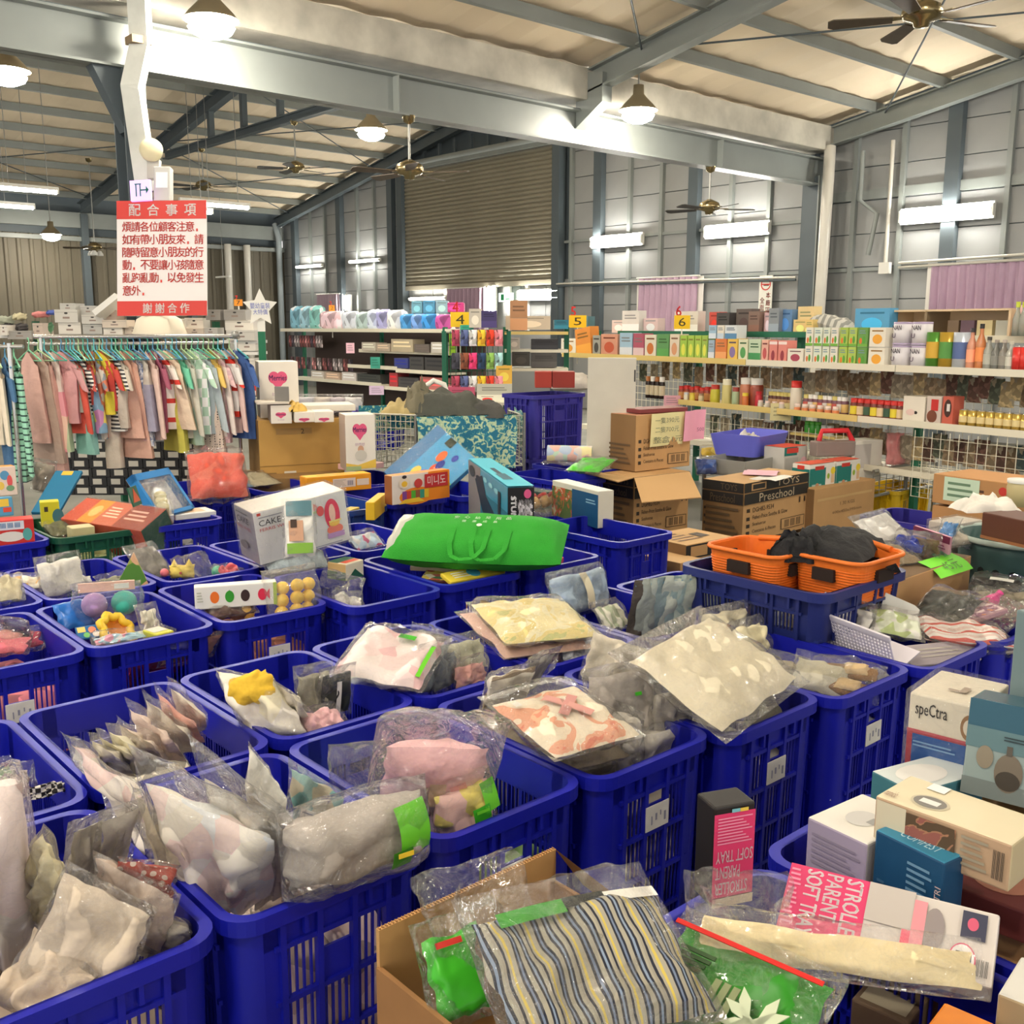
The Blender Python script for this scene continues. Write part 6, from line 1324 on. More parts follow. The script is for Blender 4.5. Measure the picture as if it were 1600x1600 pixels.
q = MB(); crumple(q, .3, .18, .07, mat((230, 224, 214), .6), TR(atz(1540, 793, .86), -30, s=.8), 5); tag(q.build('white_cloth'), 'white crumpled plastic bag on the brown tray', 'bag')
o = empty('jar', TR(atz(1592, 790, .80)), 'cream jar with white lid beside the crumpled white bag', 'jar')
q = MB(); q.lathe([(0, 0), (.05, 0), (.055, .08), (.05, .1)], 14, mat((206, 190, 140), .4)); q.build('jar_body', o)
q = MB(); q.lathe([(.055, .1), (.055, .115), (0, .118)], 14, WHITEP); q.build('lid', o)
# brown produce cartons in a stack
bn = [(1485, 737, 1548, 741, .84, .15, 'top brown carton with a pale note'), (1487, 768, 1550, 772, .68, .15, 'second brown carton with black brush writing'), (1484, 780, 1550, 790, .53, .14, 'third brown carton with a red round mark'), (1482, 812, 1550, 820, .38, .14, 'bottom brown carton with a red round mark')]
pbx = atz(1486, 738, .84)
for k, (u0, v0, u1, v1, zt, h, lb) in enumerate(bn):
    T = Matrix.Translation((pbx.x+.05+.01*(k % 2), pbx.y-.18, zt-h)) @ Euler((0, 0, math.radians(-8+2*k))).to_matrix().to_4x4()
    cbox(T, (.32, .42, h-.003), (190, 140, 90), lb + ' in the stack by the wire grid', [('left', 'e', (.88, .7, .05, .14), (206, 60, 50)), ('left', 'l', (.2, .3, .7, .7, 2), (90, 60, 40)), ('front', 'e', (.1, .6, .06, .2), (206, 60, 50)), ('front', 't', ('紅心', .4, .25, .8, .65), (80, 54, 40))] + ([('left', 'r', (.15, .15, .6, .95), (206, 226, 200)), ('left', 'l', (.2, .25, .55, .85, 3), (110, 140, 110))] if k == 0 else []), cat='carton', name='produce_carton', rough=.75)
# steel trolley rail
RAIL = mat((150, 150, 144), .35, .6)
o = empty('trolley', TR((0, 0, 0)), 'grey steel tube trolley with wire sides beside the teal cartons', 'trolley')
pA, pB, pC = atz(1365, 737, .43), atz(1417, 727, .455), atz(1463, 722, .465)
q = MB()
for a, b in ((pA, pB), (pB, pC)):
    q.tube([a, b], .016, 8, RAIL); q.tube([a-Vector((0, 0, .2)), b-Vector((0, 0, .2))], .014, 8, RAIL)
q.build('side_rail', o)
for p_ in (pB, pC):
    q = MB(); q.tube([p_, Vector((p_.x, p_.y, .02))], .018, 8, RAIL); q.build('post', o)
q = MB()
for a, b in ((pA, pB), (pB, pC)):
    for k in range(1, 5): q.tube([a-Vector((0, 0, .04*k)), b-Vector((0, 0, .04*k))], .003, 4, RAIL)
    for k in range(0, 5): q.tube([a+(b-a)*k/5, a+(b-a)*k/5-Vector((0, 0, .2))], .003, 4, RAIL)
q.build('wire_side', o)['kind'] = 'stuff'
YEL = plastic((226, 186, 20))
crate('Y1', (pB.x+pC.x)/2-.35, pC.y+.05, 'bright yellow slatted crate under the steel trolley', YEL, dims=(.62, .42, .26), nr=1, group='yellow crates')
for k, (u, v, z, m_, lb) in enumerate(((1400, 712, .52, (236, 150, 150), 'pink snack bag standing in the trolley'), (1424, 712, .52, (214, 176, 150), 'clear pointed bag standing in the trolley'), (1438, 715, .50, (236, 230, 214), 'white crumpled bag at the trolley corner'))):
    U(u, v+14, z-.06, .15, .26-.03*k, .06, cloth(m_), lb, seed=210+k)
# grey trolley with violet basket
o = empty('storage_tub', TR(atz(1170, 708, .52), 8), 'violet plastic tub of white goods on the grey trolley', 'tub')
q = MB(); VIO = mat((112, 116, 226), .4); w_, l_ = .62, .45
out, bot = rrect(w_, l_, .07, 5), rrect(w_*.86, l_*.84, .06, 5); N = len(out)
vs = [(x, y, 0) for x, y in bot] + [(x, y, .17+.02*math.cos(math.atan2(y, x)*2)) for x, y in out] + [(x*.97, y*.97, .17+.02*math.cos(math.atan2(y, x)*2)) for x, y in out] + [(x*.96, y*.96, .01) for x, y in bot]
q.add(vs, [(i*N+k, i*N+(k+1) % N, (i+1)*N+(k+1) % N, (i+1)*N+k) for i in range(3) for k in range(N)] + [tuple(3*N+k for k in range(N)), tuple(reversed(range(N)))], VIO); q.build('tub_body', o)
q = MB(); crumple(q, .3, .25, .10, WHITEC, TR((0, 0, .08)), 7); q.build('white_contents', o)
o = empty('trolley', TR(atz(1160, 735, .42), 5), 'grey perforated plastic trolley tray below the violet tub', 'trolley')
q = MB(); q.box((0, 0, .0), (.6, .4, .02), mat((150, 150, 146), .5)); q.build('tray', o)
q = MB()
for s in (-1, 1): q.box((0, s*.2, .06), (.6, .012, .11), mat((160, 160, 154), .5)); q.box((s*.3, 0, .06), (.012, .4, .11), mat((160, 160, 154), .5))
q.build('tray_wall', o)
for x in (-.28, .28):
    for y in (-.18, .18): q = MB(); q.tube([(x, y, 0), (x, y, -.4)], .018, 8, RAIL); q.build('post', o)
for k, (u, v, m_, lb) in enumerate(((1180, 702, (120, 70, 60), 'brown and red wrapped sweets in front of the violet tub'), (1150, 705, (196, 180, 150), 'coil of beige cord on the grey trolley'), (1205, 698, (206, 190, 180), 'silver wrapped bags in front of the violet tub'), (1112, 700, (226, 190, 50), 'yellow packs on the grey trolley'), (1105, 720, (40, 70, 140), 'dark blue carton on the grey trolley shelf'))):
    U(u, v+20, .43, .16, .13, .08, pattern('patches', [m_, tuple(min(255, x+40) for x in m_), tuple(int(x*.6) for x in m_)], 12), lb, lean=40, seed=220+k, name='wrapped_goods', cat='goods', inner='goods')

# ------------------------------------------------------------------ clothes rack
CHROME = mat((206, 206, 204), .2, .8)
R0, R1 = atd(52, 525, 6.35), atd(368, 526, 7.0); R0.z = R1.z = 1.49
rd = (R1-R0).normalized()
o = empty('clothes_rack', Matrix.Translation((R0.x, R0.y, 0)), 'chrome clothes rail full of pastel baby clothes', 'rack')
q = MB(); L_ = R1-R0
q.tube([Vector((0, 0, 1.49)), Vector((L_.x, L_.y, 1.49))], .014, 8, CHROME); q.build('upper_rail', o)
back = Vector((-rd.y, rd.x, 0))*.35
q = MB(); q.tube([Vector((back.x, back.y, 1.44)), Vector((L_.x+back.x, L_.y+back.y, 1.44))], .012, 8, CHROME); q.build('lower_rail', o)
for p_ in (Vector((L_.x*.03, L_.y*.03, 0)), Vector((L_.x, L_.y, 0))):
    q = MB(); q.tube([p_+Vector((0, 0, 0)), p_+Vector((0, 0, 1.5))], .013, 8, CHROME); q.build('post', o)
    q = MB(); q.tube([p_+Vector((0, 0, .05)), p_+back+Vector((0, 0, .05))], .013, 8, CHROME); q.build('foot', o)
q = MB(); q.lathe([(0, -.03), (.03, -.025), (.03, .02), (0, .03)], 8, GREYM, Matrix.Translation((L_.x, L_.y, 1.5))); q.build('end_cap', o)
HR = Vector((RIGHT.x, RIGHT.y, 0)).normalized(); HF = Vector((FWD.x, FWD.y, 0)).normalized()
def garment_mesh(kind, ln, wd, m, seed, m2=None, split=.5):
    """hanging garment in local XZ, neck at the origin: body tube with folds, sleeves; m2 colours the lower part"""
    q = MB(); nu, nv = 12, 14; so = Vector((seed*2.3, 0, 0))
    def prof(v):
        if kind == 'dress': return wd*(.62+.12*min(1, v*4) if v < .35 else .74+.75*(v-.35))
        if kind == 'pants': return wd*.5
        if kind == 'skirt': return wd*(.5+.6*v)
        return wd*(.78+.08*v)
    def fn(u, v, sg):
        w2 = prof(v); x = (u-.5)*2*w2*.5*1.25
        sh = -.09*(abs(u-.5)*2)**1.3 if v < .12 else -.09*(abs(u-.5)*2)**1.3*max(0, 1-(v-.12)*5)
        th = (.012+.03*min(1, v*2))*max(0, 1-(2*u-1)**4)**.5
        fold = .016*math.sin(u*(9 if kind != 'tee' else 6)+seed)*min(1, v*1.5) + .012*noise.noise(Vector((u*4, v*3, seed)))
        return (x, sg*th+fold, sh - v*ln)
    for sg in (-1, 1):
        for (a, b, mm) in (((0, split, m), (split, 1, m2)) if m2 else ((0, 1, m),)):
            q.grid(lambda u, v, a=a, b=b, sg=sg: fn(u if sg < 0 else 1-u, a+(b-a)*v, sg), nu, nv if not m2 else 7, mm)
    if kind in ('tee', 'long', 'dress_s'):
        sl = .16 if kind != 'long' else ln*.8
        for sx in (-1, 1):
            def sf(u, v, sx=sx):
                a = 2*PI*u; r_ = .06*(1-.3*v); x0 = sx*wd*.47; ang = .55 if kind != 'long' else .25
                return (x0+sx*v*sl*math.sin(ang)+r_*.8*math.cos(a), r_*.35*math.sin(a), -.10-v*sl*math.cos(ang)+r_*.3*math.cos(a)*sx*-1)
            q.grid(sf, 8, 5, m)
    return q
HANG = [mat(c, .35) for c in ((70, 170, 150), (90, 180, 190), (120, 190, 150), (80, 140, 180), (170, 200, 150))]
q = MB()
_hm = []
for hm in HANG:
    q = MB(); q.tube([(0, 0, 0), (.012, 0, .03), (0, 0, .055), (-.015, 0, .045)], .0035, 5, hm); q.tube([(0, 0, 0), (0, 0, -.02), (.16, 0, -.085)], .005, 5, hm); q.tube([(0, 0, -.02), (-.16, 0, -.085)], .005, 5, hm); q.tube([(-.16, 0, -.085), (.16, 0, -.085)], .004, 5, hm)
    _hm.append(q.mesh('hanger'))
rk = random.Random(5)
def hang(pos, kind, ln, wd, m, label, turn=-52, m2=None, split=.5, group='baby clothes on the chrome rail', drop=.06, scale=1):
    a = math.radians(turn); ax = HR*math.cos(a)+HF*math.sin(a)
    T = frame_T(pos - Vector((0, 0, drop)), ax, Vector((0, 0, 1)).cross(ax))
    o = empty('hanging_garment', T, label, 'clothing', group)
    link('hanger', rk.choice(_hm), o)
    garment_mesh(kind, ln, wd, m, rk.random()*20, m2, split).build('garment', o, Matrix.Translation((0, 0, -.03)))
def C_(c): return mat(tuple(int(x*.8+f*.2) for x, f in zip(c, (226, 212, 200))), .9, var=.1, vscale=10, bump=.3, bscale=25)
ST = pattern('stripes', [(60, 60, 66), (226, 224, 216)], 40, axis=2)
WT = [(44, 'dress', .50, .20, C_((196, 150, 140)), 'dusty rose pleated dress'), (57, 'dress', .62, .19, C_((176, 150, 136)), 'long taupe dress'), (66, 'dress', .70, .18, C_((206, 156, 146)), 'longest rose beige dress'),
      (76, 'dress', .56, .15, C_((236, 220, 212)), 'white dress with green and pink tulle skirt'), (90, 'tee', .40, .24, C_((206, 140, 146)), 'old pink tee'), (98, 'tee', .34, .22, C_((160, 168, 156)), 'sage grey tee with red sleeves'),
      (104, 'long', .46, .20, C_((214, 60, 44)), 'bright red long top'), (109, 'tee', .42, .20, ST, 'black and white striped top'), (116, 'dress', .58, .18, C_((130, 206, 196)), 'mint long tunic'), (123, 'tee', .30, .18, C_((196, 60, 50)), 'red small vest'),
      (130, 'dress', .46, .18, pattern('patches', [(140, 180, 210), (240, 170, 120), (240, 220, 110), (210, 150, 200)], 9), 'rainbow patchwork dress'), (139, 'tee', .50, .18, pattern('patches', [(196, 190, 180), (130, 140, 150), (206, 120, 90)], 16), 'grey printed romper'),
      (147, 'tee', .36, .20, C_((230, 214, 40)), 'lemon yellow tee'), (152, 'tee', .34, .20, C_((196, 44, 36)), 'red tee behind the yellow one'), (158, 'pants', .68, .14, C_((236, 226, 206)), 'long cream trousers'), (166, 'tee', .46, .2, ST, 'narrow striped romper'),
      (172, 'tee', .44, .22, C_((206, 196, 182)), 'oatmeal tee with black cuffs'), (181, 'dress', .50, .20, C_((222, 168, 148)), 'peach pleated dress'), (190, 'dress', .62, .20, C_((226, 172, 152)), 'long peach dress'), (199, 'dress', .55, .18, pattern('flowers', [(110, 126, 160), (170, 176, 196), (206, 206, 210)], 30), 'blue flower print dress'),
      (210, 'dress', .46, .24, C_((196, 190, 182)), 'grey white top with lavender skirt'), (222, 'long', .52, .2, C_((230, 196, 186)), 'pale pink long sleeved top'), (230, 'tee', .48, .2, C_((150, 60, 90)), 'wine red tee'), (238, 'tee', .46, .2, pattern('stripes', [(236, 226, 216), (206, 60, 50), (236, 226, 216), (236, 226, 216)], 8, axis=2), 'cream tee with red and yellow bands'),
      (250, 'dress', .46, .28, C_((238, 212, 184)), 'wide cream gauze dress'), (261, 'skirt', .60, .2, C_((214, 208, 70)), 'lime yellow skirt set'), (268, 'tee', .36, .2, C_((90, 200, 160)), 'jade green collared shirt'), (276, 'long', .52, .2, C_((206, 206, 192)), 'pale sage long top'),
      (284, 'dress', .56, .18, C_((190, 226, 206)), 'pale mint dress'), (293, 'tee', .5, .22, pattern('check', [(190, 222, 200), (40, 50, 50), (190, 222, 200)], 16), 'mint shirt with black squares'), (303, 'long', .5, .2, C_((176, 196, 206)), 'powder blue long top'), (312, 'dress', .64, .18, pattern('dots', [(60, 50, 50), (226, 206, 190)], 60, width=.28), 'dotted beige dress'),
      (321, 'tee', .30, .18, C_((240, 200, 90)), 'golden yellow top'), (329, 'tee', .56, .2, pattern('check', [(226, 190, 190), (206, 170, 176)], 30), 'pink gingham dress'), (337, 'long', .52, .18, C_((236, 222, 216)), 'off white cardigan with black bands'), (346, 'tee', .40, .26, pattern('stripes', [(230, 226, 222), (230, 226, 222), (216, 56, 40), (230, 226, 222)], 5.5, axis=2), 'white tee with a red sleeve band'),
      (356, 'long', .50, .22, C_((226, 190, 186)), 'blush pink long top'), (369, 'tee', .54, .26, C_((36, 80, 160)), 'royal blue polo shirt')]
ordn = ['first', 'second', 'third', 'fourth', 'fifth', 'sixth', 'seventh', 'eighth', 'ninth', 'tenth', 'eleventh', 'twelfth']
for k, (u, kind, ln, wd, m_, lb) in enumerate(WT):
    f = (u-52)/(368-52); pos = R0 + (R1-R0)*f
    m2 = None; sp = .5
    if 'tulle' in lb: m2 = pattern('patches', [(190, 206, 170), (236, 200, 180), (232, 160, 170)], 5); sp = .4
    if 'lavender' in lb: m2 = C_((150, 150, 180)); sp = .42
    hang(pos, kind, ln*1.12, wd*1.35, m_, '%s hanging on the chrome rail' % lb, m2=m2, split=sp, turn=-44+rk.uniform(-12, 12))
for k in range(26):                                     # spare hangers packed at the rail
    pos = R0+(R1-R0)*(.12+.62*k/26)
    tag(link('clothes_hanger', rk.choice(_hm), None, frame_T(pos+back-Vector((0, 0, .105)), HR*.5-HF*.8, Vector((0, 0, 1)).cross(HR*.5-HF*.8))), 'bare plastic hanger, number %s along the lower chrome rail' % nw(k+1), 'hanger', 'bare hangers on the lower rail')
# second rack at the edge
o = empty('clothes_rack', Matrix.Translation(atd(28, 700, 5.9).xy.to_3d()), 'chrome rack at the picture edge with striped shirt', 'rack')
q = MB(); q.tube([(0, 0, 0), (0, 0, 1.46)], .013, 8, CHROME); q.build('post', o)
q = MB(); q.tube([tuple(HR*.08+Vector((0, 0, 1.44))), tuple(-HR*.7+Vector((0, 0, 1.44)))], .012, 8, CHROME); q.build('upper_rail', o)
for u, kind, ln, wd, m_, lb in ((-8, 'long', .5, .2, C_((226, 214, 190)), 'cream cardigan'), (6, 'tee', .7, .22, C_((30, 80, 130)), 'navy blue long shirt'), (20, 'long', .72, .22, pattern('stripes', [(150, 206, 180), (150, 206, 180), (150, 206, 180), (40, 70, 66)], 28, axis=2), 'mint and black striped shirt')):
    hang(atd(u, 534, 5.9), kind, ln, wd, m_, lb+' on the rack at the picture edge', turn=-55, group='clothes on the edge rack')

# ------------------------------------------------------------------ shoe boxes and far shelf behind the racks
SHG = [(206, 202, 194), (186, 184, 178), (214, 200, 184), (160, 156, 150), (222, 216, 206), (196, 178, 164)]
shoe = [(0, 508, 12, 524, 4), (12, 517, 50, 530, 3), (52, 505, 68, 525, 5), (86, 484, 122, 504, 0), (92, 504, 127, 522, 4), (94, 474, 118, 486, 1), (128, 492, 162, 506, 0), (130, 507, 160, 522, 1), (160, 482, 182, 500, 5), (160, 500, 198, 512, 2), (162, 512, 192, 524, 4), (195, 510, 226, 522, 2), (262, 498, 290, 512, 0), (264, 512, 292, 522, 4), (289, 497, 318, 513, 4), (290, 513, 318, 523, 2), (318, 512, 340, 523, 0), (352, 500, 396, 516, 4), (354, 516, 398, 532, 0), (350, 484, 384, 500, 3), (372, 532, 400, 548, 4), (374, 560, 398, 580, 4), (372, 582, 400, 604, 3), (126, 478, 150, 492, 1), (322, 484, 344, 500, 3), (368, 620, 402, 646, 3)]
for k, (u0, v0, u1, v1, c) in enumerate(shoe):
    where = 'on the far shelf above the clothes rail' if v1 < 526 else 'on the shelf beside the star sign'
    facebox(u0, v0, u1, v1, 8.6 + .03*(k % 3), .2, SHG[c], '%s shoe box, number %s %s' % (['cream', 'grey', 'peach', 'dark grey', 'white', 'dusty pink'][c], nw(k+1), where), [('front', 'r', (.0, .78, 1, .8), (120, 116, 110)), ('front', 'e', (.5, .72, .08, .08), (60, 56, 54)), ('front', 'r', (.35, .3, .65, .45), (150, 130, 120))], group='shoe boxes on the far shelf', name='shoe_box', bevel=0)
facebox(361, 603, 400, 618, 8.6, .2, (206, 50, 44), 'red lidded white shoe box beside the tall white diaper carton', [('front', 'r', (0, 0, 1, .5), (226, 220, 214))], name='shoe_box', bevel=0)
facebox(366, 622, 402, 648, 8.5, .2, (170, 176, 160), 'sage shoe box with a green leaf mark', [('front', 'e', (.3, .4, .15, .25), (40, 120, 60))], name='shoe_box', bevel=0)
SHB = [(0, 530, 400), (0, 548, 400)]
o = empty('shelf_unit', Matrix.Translation(atd(200, 760, 8.75).xy.to_3d()), 'green and white far shelf unit behind the clothes racks', 'shelf')
Ti = o.matrix_world.inverted(); RM = Euler((0, 0, math.radians(HEAD))).to_matrix().to_4x4()
for v_, u0, u1 in ((526, -40, 345), (534, 345, 405), (552, 345, 405), (582, 345, 405), (608, 345, 405)):
    a, b = atd(u0, v_, 8.7), atd(u1, v_, 8.7); z_ = (a.z+b.z)/2; q = MB(); q.box((0, 0, 0), ((b-a).length, .35, .025), WHITEP)
    q.build('shelf_board', o, Ti @ Matrix.Translation(((a.x+b.x)/2, (a.y+b.y)/2, z_)) @ RM @ Matrix.Translation((0, .12, 0)))
for u in (-30, 60, 180, 232, 340):
    p = atd(u, 560, 8.9); q = MB(); q.box((0, 0, .8), (.05, .05, 1.6), mat((30, 96, 70), .5) if u != 232 else STEELD); q.build('post', o, Ti @ Matrix.Translation((p.x, p.y, 0)))
far = [(0, 494, 22, 506, (150, 160, 140), 'green and grey soft toys'), (22, 490, 40, 500, (196, 190, 150), 'yellow toys'), (52, 487, 76, 496, (214, 120, 120), 'pink soft toys'), (75, 485, 92, 492, (40, 70, 170), 'blue caps'), (8, 505, 22, 518, (40, 40, 44), 'black shoe pair'), (26, 506, 42, 518, (50, 50, 56), 'dark shoe pair'), (66, 505, 82, 522, (50, 110, 70), 'green leafy pack')]
for k, (u0, v0, u1, v1, c, lb) in enumerate(far):
    p = atd((u0+u1)/2, v1, 8.8); d_ = 8.8/FPX
    o = empty('soft_goods', TR(p, HEAD), lb + ' on the far shelf above the clothes rail', 'goods'); q = MB(); pillow(q, (u1-u0)*d_, (v1-v0)*d_, .15, C_(c), k, .03, e=2.3, n=10); q.build('goods_body', o, Euler((PI/2, 0, 0)).to_matrix().to_4x4() @ Matrix.Translation((0, (v1-v0)*d_/2, 0)))
q = MB(); q.lathe([(.22, 0), (.18, .12), (.08, .18), (0, .19)], 20, mat((226, 216, 196), .6)); tag(q.build('straw_hat', T=TR(atd(250, 522, 8.5))), 'large cream dome hat on the shelf behind the hangers', 'hat')
T, W, Hh = quad_T((155, 490), (190, 462), (158, 497), 8.6); q = MB(); q.box((W/2, .02, 0), (W, .05, .25), WHITEP, T); tag(q.build('box_lid'), 'white box lid leaning against the notice board', 'lid')
# black shoe box wall below the clothes
rr = random.Random(3)
for r_ in range(6):
    for c in range(9):
        u0 = 84+c*28+(r_ % 2)*5; v0 = 690+r_*14
        if u0 > 330: continue
        facebox(u0, v0, u0+27, v0+13.5, 7.75, .28, (40, 40, 42), 'black shoe box in column %s of row %s below the clothes rail' % (nw(c+1), nw(r_+1)), [('front', 'r', (.15+.1*rr.random(), .2, .72+.1*rr.random(), .85), (206, 202, 190))], group='black shoe boxes under the clothes', name='shoe_box', bevel=0)
# star sign on a green post
p = atd(408, 516, 7.9); o = empty('star_sign', TR(p, HEAD+8), 'white star shaped sign with blue handwriting on a green post', 'sign')
d_ = 7.9/FPX; q = MB(); q.prism([((26 if k % 2 == 0 else 13)*d_*math.sin(2*PI*k/10)*1.05, 34*d_+(26 if k % 2 == 0 else 13)*d_*1.15*math.cos(2*PI*k/10)) for k in range(9, -1, -1)], -.006, .006, PAPER, Euler((PI/2, 0, 0)).to_matrix().to_4x4()); q.build('star_board', o)
q = MB(); T = Matrix.Translation((0, -.009, 0)) @ Euler((PI/2, 0, 0)).to_matrix().to_4x4(); put_text(q, '嬰幼童裝', -.075, 33*d_, .15, .045, mat((120, 130, 200)), T); put_text(q, '大特價', -.055, 24*d_, .11, .04, mat((120, 130, 200)), T); q.build('print', o)
q = MB(); q.box((0, .03, -.7), (.055, .03, 1.75), mat((26, 110, 78), .5)); q.box((0, .03, .1), (.056, .031, .22), PAPER); q.build('post', o)

# ------------------------------------------------------------------ tan carton and white diaper cartons
def merries(f, sc=1.0, cy=.74):
    return [(f, 'e', (.38, cy, .14*sc, .10*sc), (226, 90, 130)), (f, 'e', (.58, cy, .14*sc, .10*sc), (226, 90, 130)), (f, 'p', [(.26, cy-.03*sc), (.7, cy-.03*sc), (.48, cy-.2*sc)], (226, 90, 130)), (f, 't', ('Merries', .26, cy-.05*sc, .7, cy+.04*sc, 0, .02), (70, 50, 110)), (f, 't', ('妙而舒', .32, cy-.30*sc, .64, cy-.24*sc), (190, 160, 180))]
WB = (238, 230, 216)  # cartons below: shade of the left side is put into its face colour
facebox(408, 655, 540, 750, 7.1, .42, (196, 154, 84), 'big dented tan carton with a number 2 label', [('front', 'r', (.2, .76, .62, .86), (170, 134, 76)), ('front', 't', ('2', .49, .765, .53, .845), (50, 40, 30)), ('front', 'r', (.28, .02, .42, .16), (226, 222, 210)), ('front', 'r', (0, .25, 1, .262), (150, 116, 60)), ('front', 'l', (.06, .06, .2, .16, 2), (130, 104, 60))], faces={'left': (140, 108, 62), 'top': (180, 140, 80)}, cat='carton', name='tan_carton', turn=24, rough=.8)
facebox(402, 745, 540, 800, 6.9, .5, (150, 116, 70), 'plain carton supporting the big dented tan carton', cat='carton', name='tan_carton', turn=24, rough=.8)
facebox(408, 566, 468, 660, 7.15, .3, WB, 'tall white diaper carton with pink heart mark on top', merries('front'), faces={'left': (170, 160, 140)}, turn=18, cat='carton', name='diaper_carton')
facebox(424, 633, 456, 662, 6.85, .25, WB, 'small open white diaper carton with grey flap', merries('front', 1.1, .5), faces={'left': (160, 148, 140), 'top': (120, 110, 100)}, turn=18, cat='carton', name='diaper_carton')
o = facebox(402, 628, 452, 632, 6.8, .24, (216, 206, 190), 'flat opened carton lying on the small diaper carton', turn=18, name='flat_carton', cat='carton')
facebox(429, 604, 452, 629, 6.84, .01, (130, 126, 120), 'grey carton flap standing up before the tall diaper carton', name='carton_flap', cat='lid', turn=-6)
facebox(461, 644, 491, 660, 6.85, .2, WB, 'low white diaper carton, first of two behind the tan carton', merries('front', 1.3, .3)[:4], cat='carton', name='diaper_carton', turn=18)
facebox(492, 643, 522, 660, 6.85, .2, WB, 'low white diaper carton, second of two behind the tan carton', merries('front', 1.3, .3)[:4], cat='carton', name='diaper_carton', turn=18)
facebox(460, 633, 556, 643, 7.1, .3, (230, 222, 206), 'flat white carton lying on the low diaper cartons', turn=18)
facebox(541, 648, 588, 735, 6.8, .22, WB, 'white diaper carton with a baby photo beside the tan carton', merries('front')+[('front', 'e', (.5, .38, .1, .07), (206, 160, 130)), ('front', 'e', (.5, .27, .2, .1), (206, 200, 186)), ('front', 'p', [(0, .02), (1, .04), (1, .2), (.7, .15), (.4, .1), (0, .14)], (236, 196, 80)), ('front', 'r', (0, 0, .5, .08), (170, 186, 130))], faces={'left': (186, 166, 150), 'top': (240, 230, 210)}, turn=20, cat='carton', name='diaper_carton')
q = MB(); crumple(q, .12, .1, .07, mat((230, 190, 100), .7), TR(atd(462, 640, 6.9), 0), 3, 10); tag(q.build('yellow_cloth'), 'crumpled yellow paper flower on the diaper cartons', 'paper')
# wire cart with floral cloth
WIRE = mat((206, 204, 190), .35, .4); FL = pattern('flowers', [(40, 120, 150), (70, 150, 160), (190, 214, 176), (206, 222, 186)], 24)
p = atd(640, 718, 7.5); o = empty('wire_cart', TR((p.x, p.y, 0), HEAD+16), 'wire mesh cart draped with blue floral cloth', 'cart')
cz = .52; ch = .38
def mesh_panel(x0, y0, x1, y1, z0, z1, nx, nz, name='wire_panel'):
    q = MB()
    for i in range(nx+1): f = i/nx; q.tube([(x0+(x1-x0)*f, y0+(y1-y0)*f, z0), (x0+(x1-x0)*f, y0+(y1-y0)*f, z1)], .004, 4, WIRE)
    for j in range(nz+1): z = z0+(z1-z0)*j/nz; q.tube([(x0, y0, z), (x1, y1, z)], .004 if 0 < j < nz else .008, 4, WIRE)
    q.build(name, o)['kind'] = 'stuff'
mesh_panel(-.28, .25, .05, 0, cz, cz+ch+.02, 10, 8); mesh_panel(.05, 0, .88, 0, cz, cz+ch, 22, 8); mesh_panel(.88, 0, .9, .5, cz, cz+ch, 8, 8); mesh_panel(-.28, .25, .1, .7, cz, cz+ch, 10, 8)
for x, y in ((-.28, .25), (.05, 0), (.88, 0), (.9, .5)): q = MB(); q.tube([(x, y, 0), (x, y, cz+ch+.02)], .013, 8, GREYM); q.build('post', o)
q = MB(); q.grid(lambda u, v: (.05+.76*u+.01*math.sin(v*5), -.025-.012*math.sin(u*17+v*3)-.01*v, cz+ch+.01-v*(ch+.02)), 30, 8, FL)
q.grid(lambda u, v: (.05+.78*u, -.025+v*.12, cz+ch+.012-.05*v*v+.006*math.sin(u*22)), 30, 5, FL)
q.grid(lambda u, v: (.86+.05*u+.03*v, -.02+.4*u, cz+ch+.03-v*(.36-.1*u)+.01*math.sin(u*9)), 10, 8, FL)
q.grid(lambda u, v: (-.3+.8*u, .5+.1*u-.03*math.sin(u*9), cz+ch+.06-v*.2), 16, 5, FL)
q.build('floral_cloth', o)
for k, (u, v, w_, h_, c, lb) in enumerate(((690, 645, .62, .13, (52, 56, 50), 'heap of dark olive cloth in the wire cart'), (750, 648, .4, .09, (44, 46, 46), 'black cloth lying over the cart edge'), (655, 640, .2, .16, (96, 92, 70), 'khaki bag with white strap standing in the cart'), (630, 642, .3, .06, (170, 150, 90), 'mustard cloth in the wire cart'))):
    q = MB(); crumple(q, w_, .35, h_*1.6, C_(c), TR(atd(u, v, 7.75), HEAD), k+2, 16); tag(q.build('cloth_heap'), lb, 'cloth')
q = MB(); q.tube([(-.09, 0, 0), (-.07, 0, .1), (0, 0, .15), (.08, 0, .12), (.11, 0, .02)], .022, 8, mat((232, 228, 220), .5)); tag(q.build('white_strap', T=TR(atd(678, 625, 7.9), HEAD)), 'white bent strap handle above the cart', 'strap')

p = atd(862, 700, 8.4)
for k in range(2):
    crate('P%d' % k, p.x-.3, p.y-.1, ['lower', 'upper'][k]+' purple blue crate of the tower beside the white screen', PURP, z=.51*k, dims=(.62, .42, .51), nr=3, group='purple crates')
for k, (u0, u1) in enumerate(((836, 862), (863, 898))): facebox(u0, 581, u1, 606, 8.45, .2, (150, 50, 40) if k else (176, 60, 46), ['red lantern carton', 'dark red carton'][k]+' on the purple crate tower')
facebox(916, 561, 990, 742, 7.4, .05, (206, 200, 186), 'plain white upright screen board behind the brown cartons', [('front', 'r', (.96, .8, .99, .9), (60, 60, 60))], name='white_screen', cat='screen', turn=-6)
U(890, 607, 1.0, .35, .18, .12, C_((206, 200, 190)), 'bundle of white towels on the low board', lean=50, film=None, name='towel', inner='towel', cat='towel')

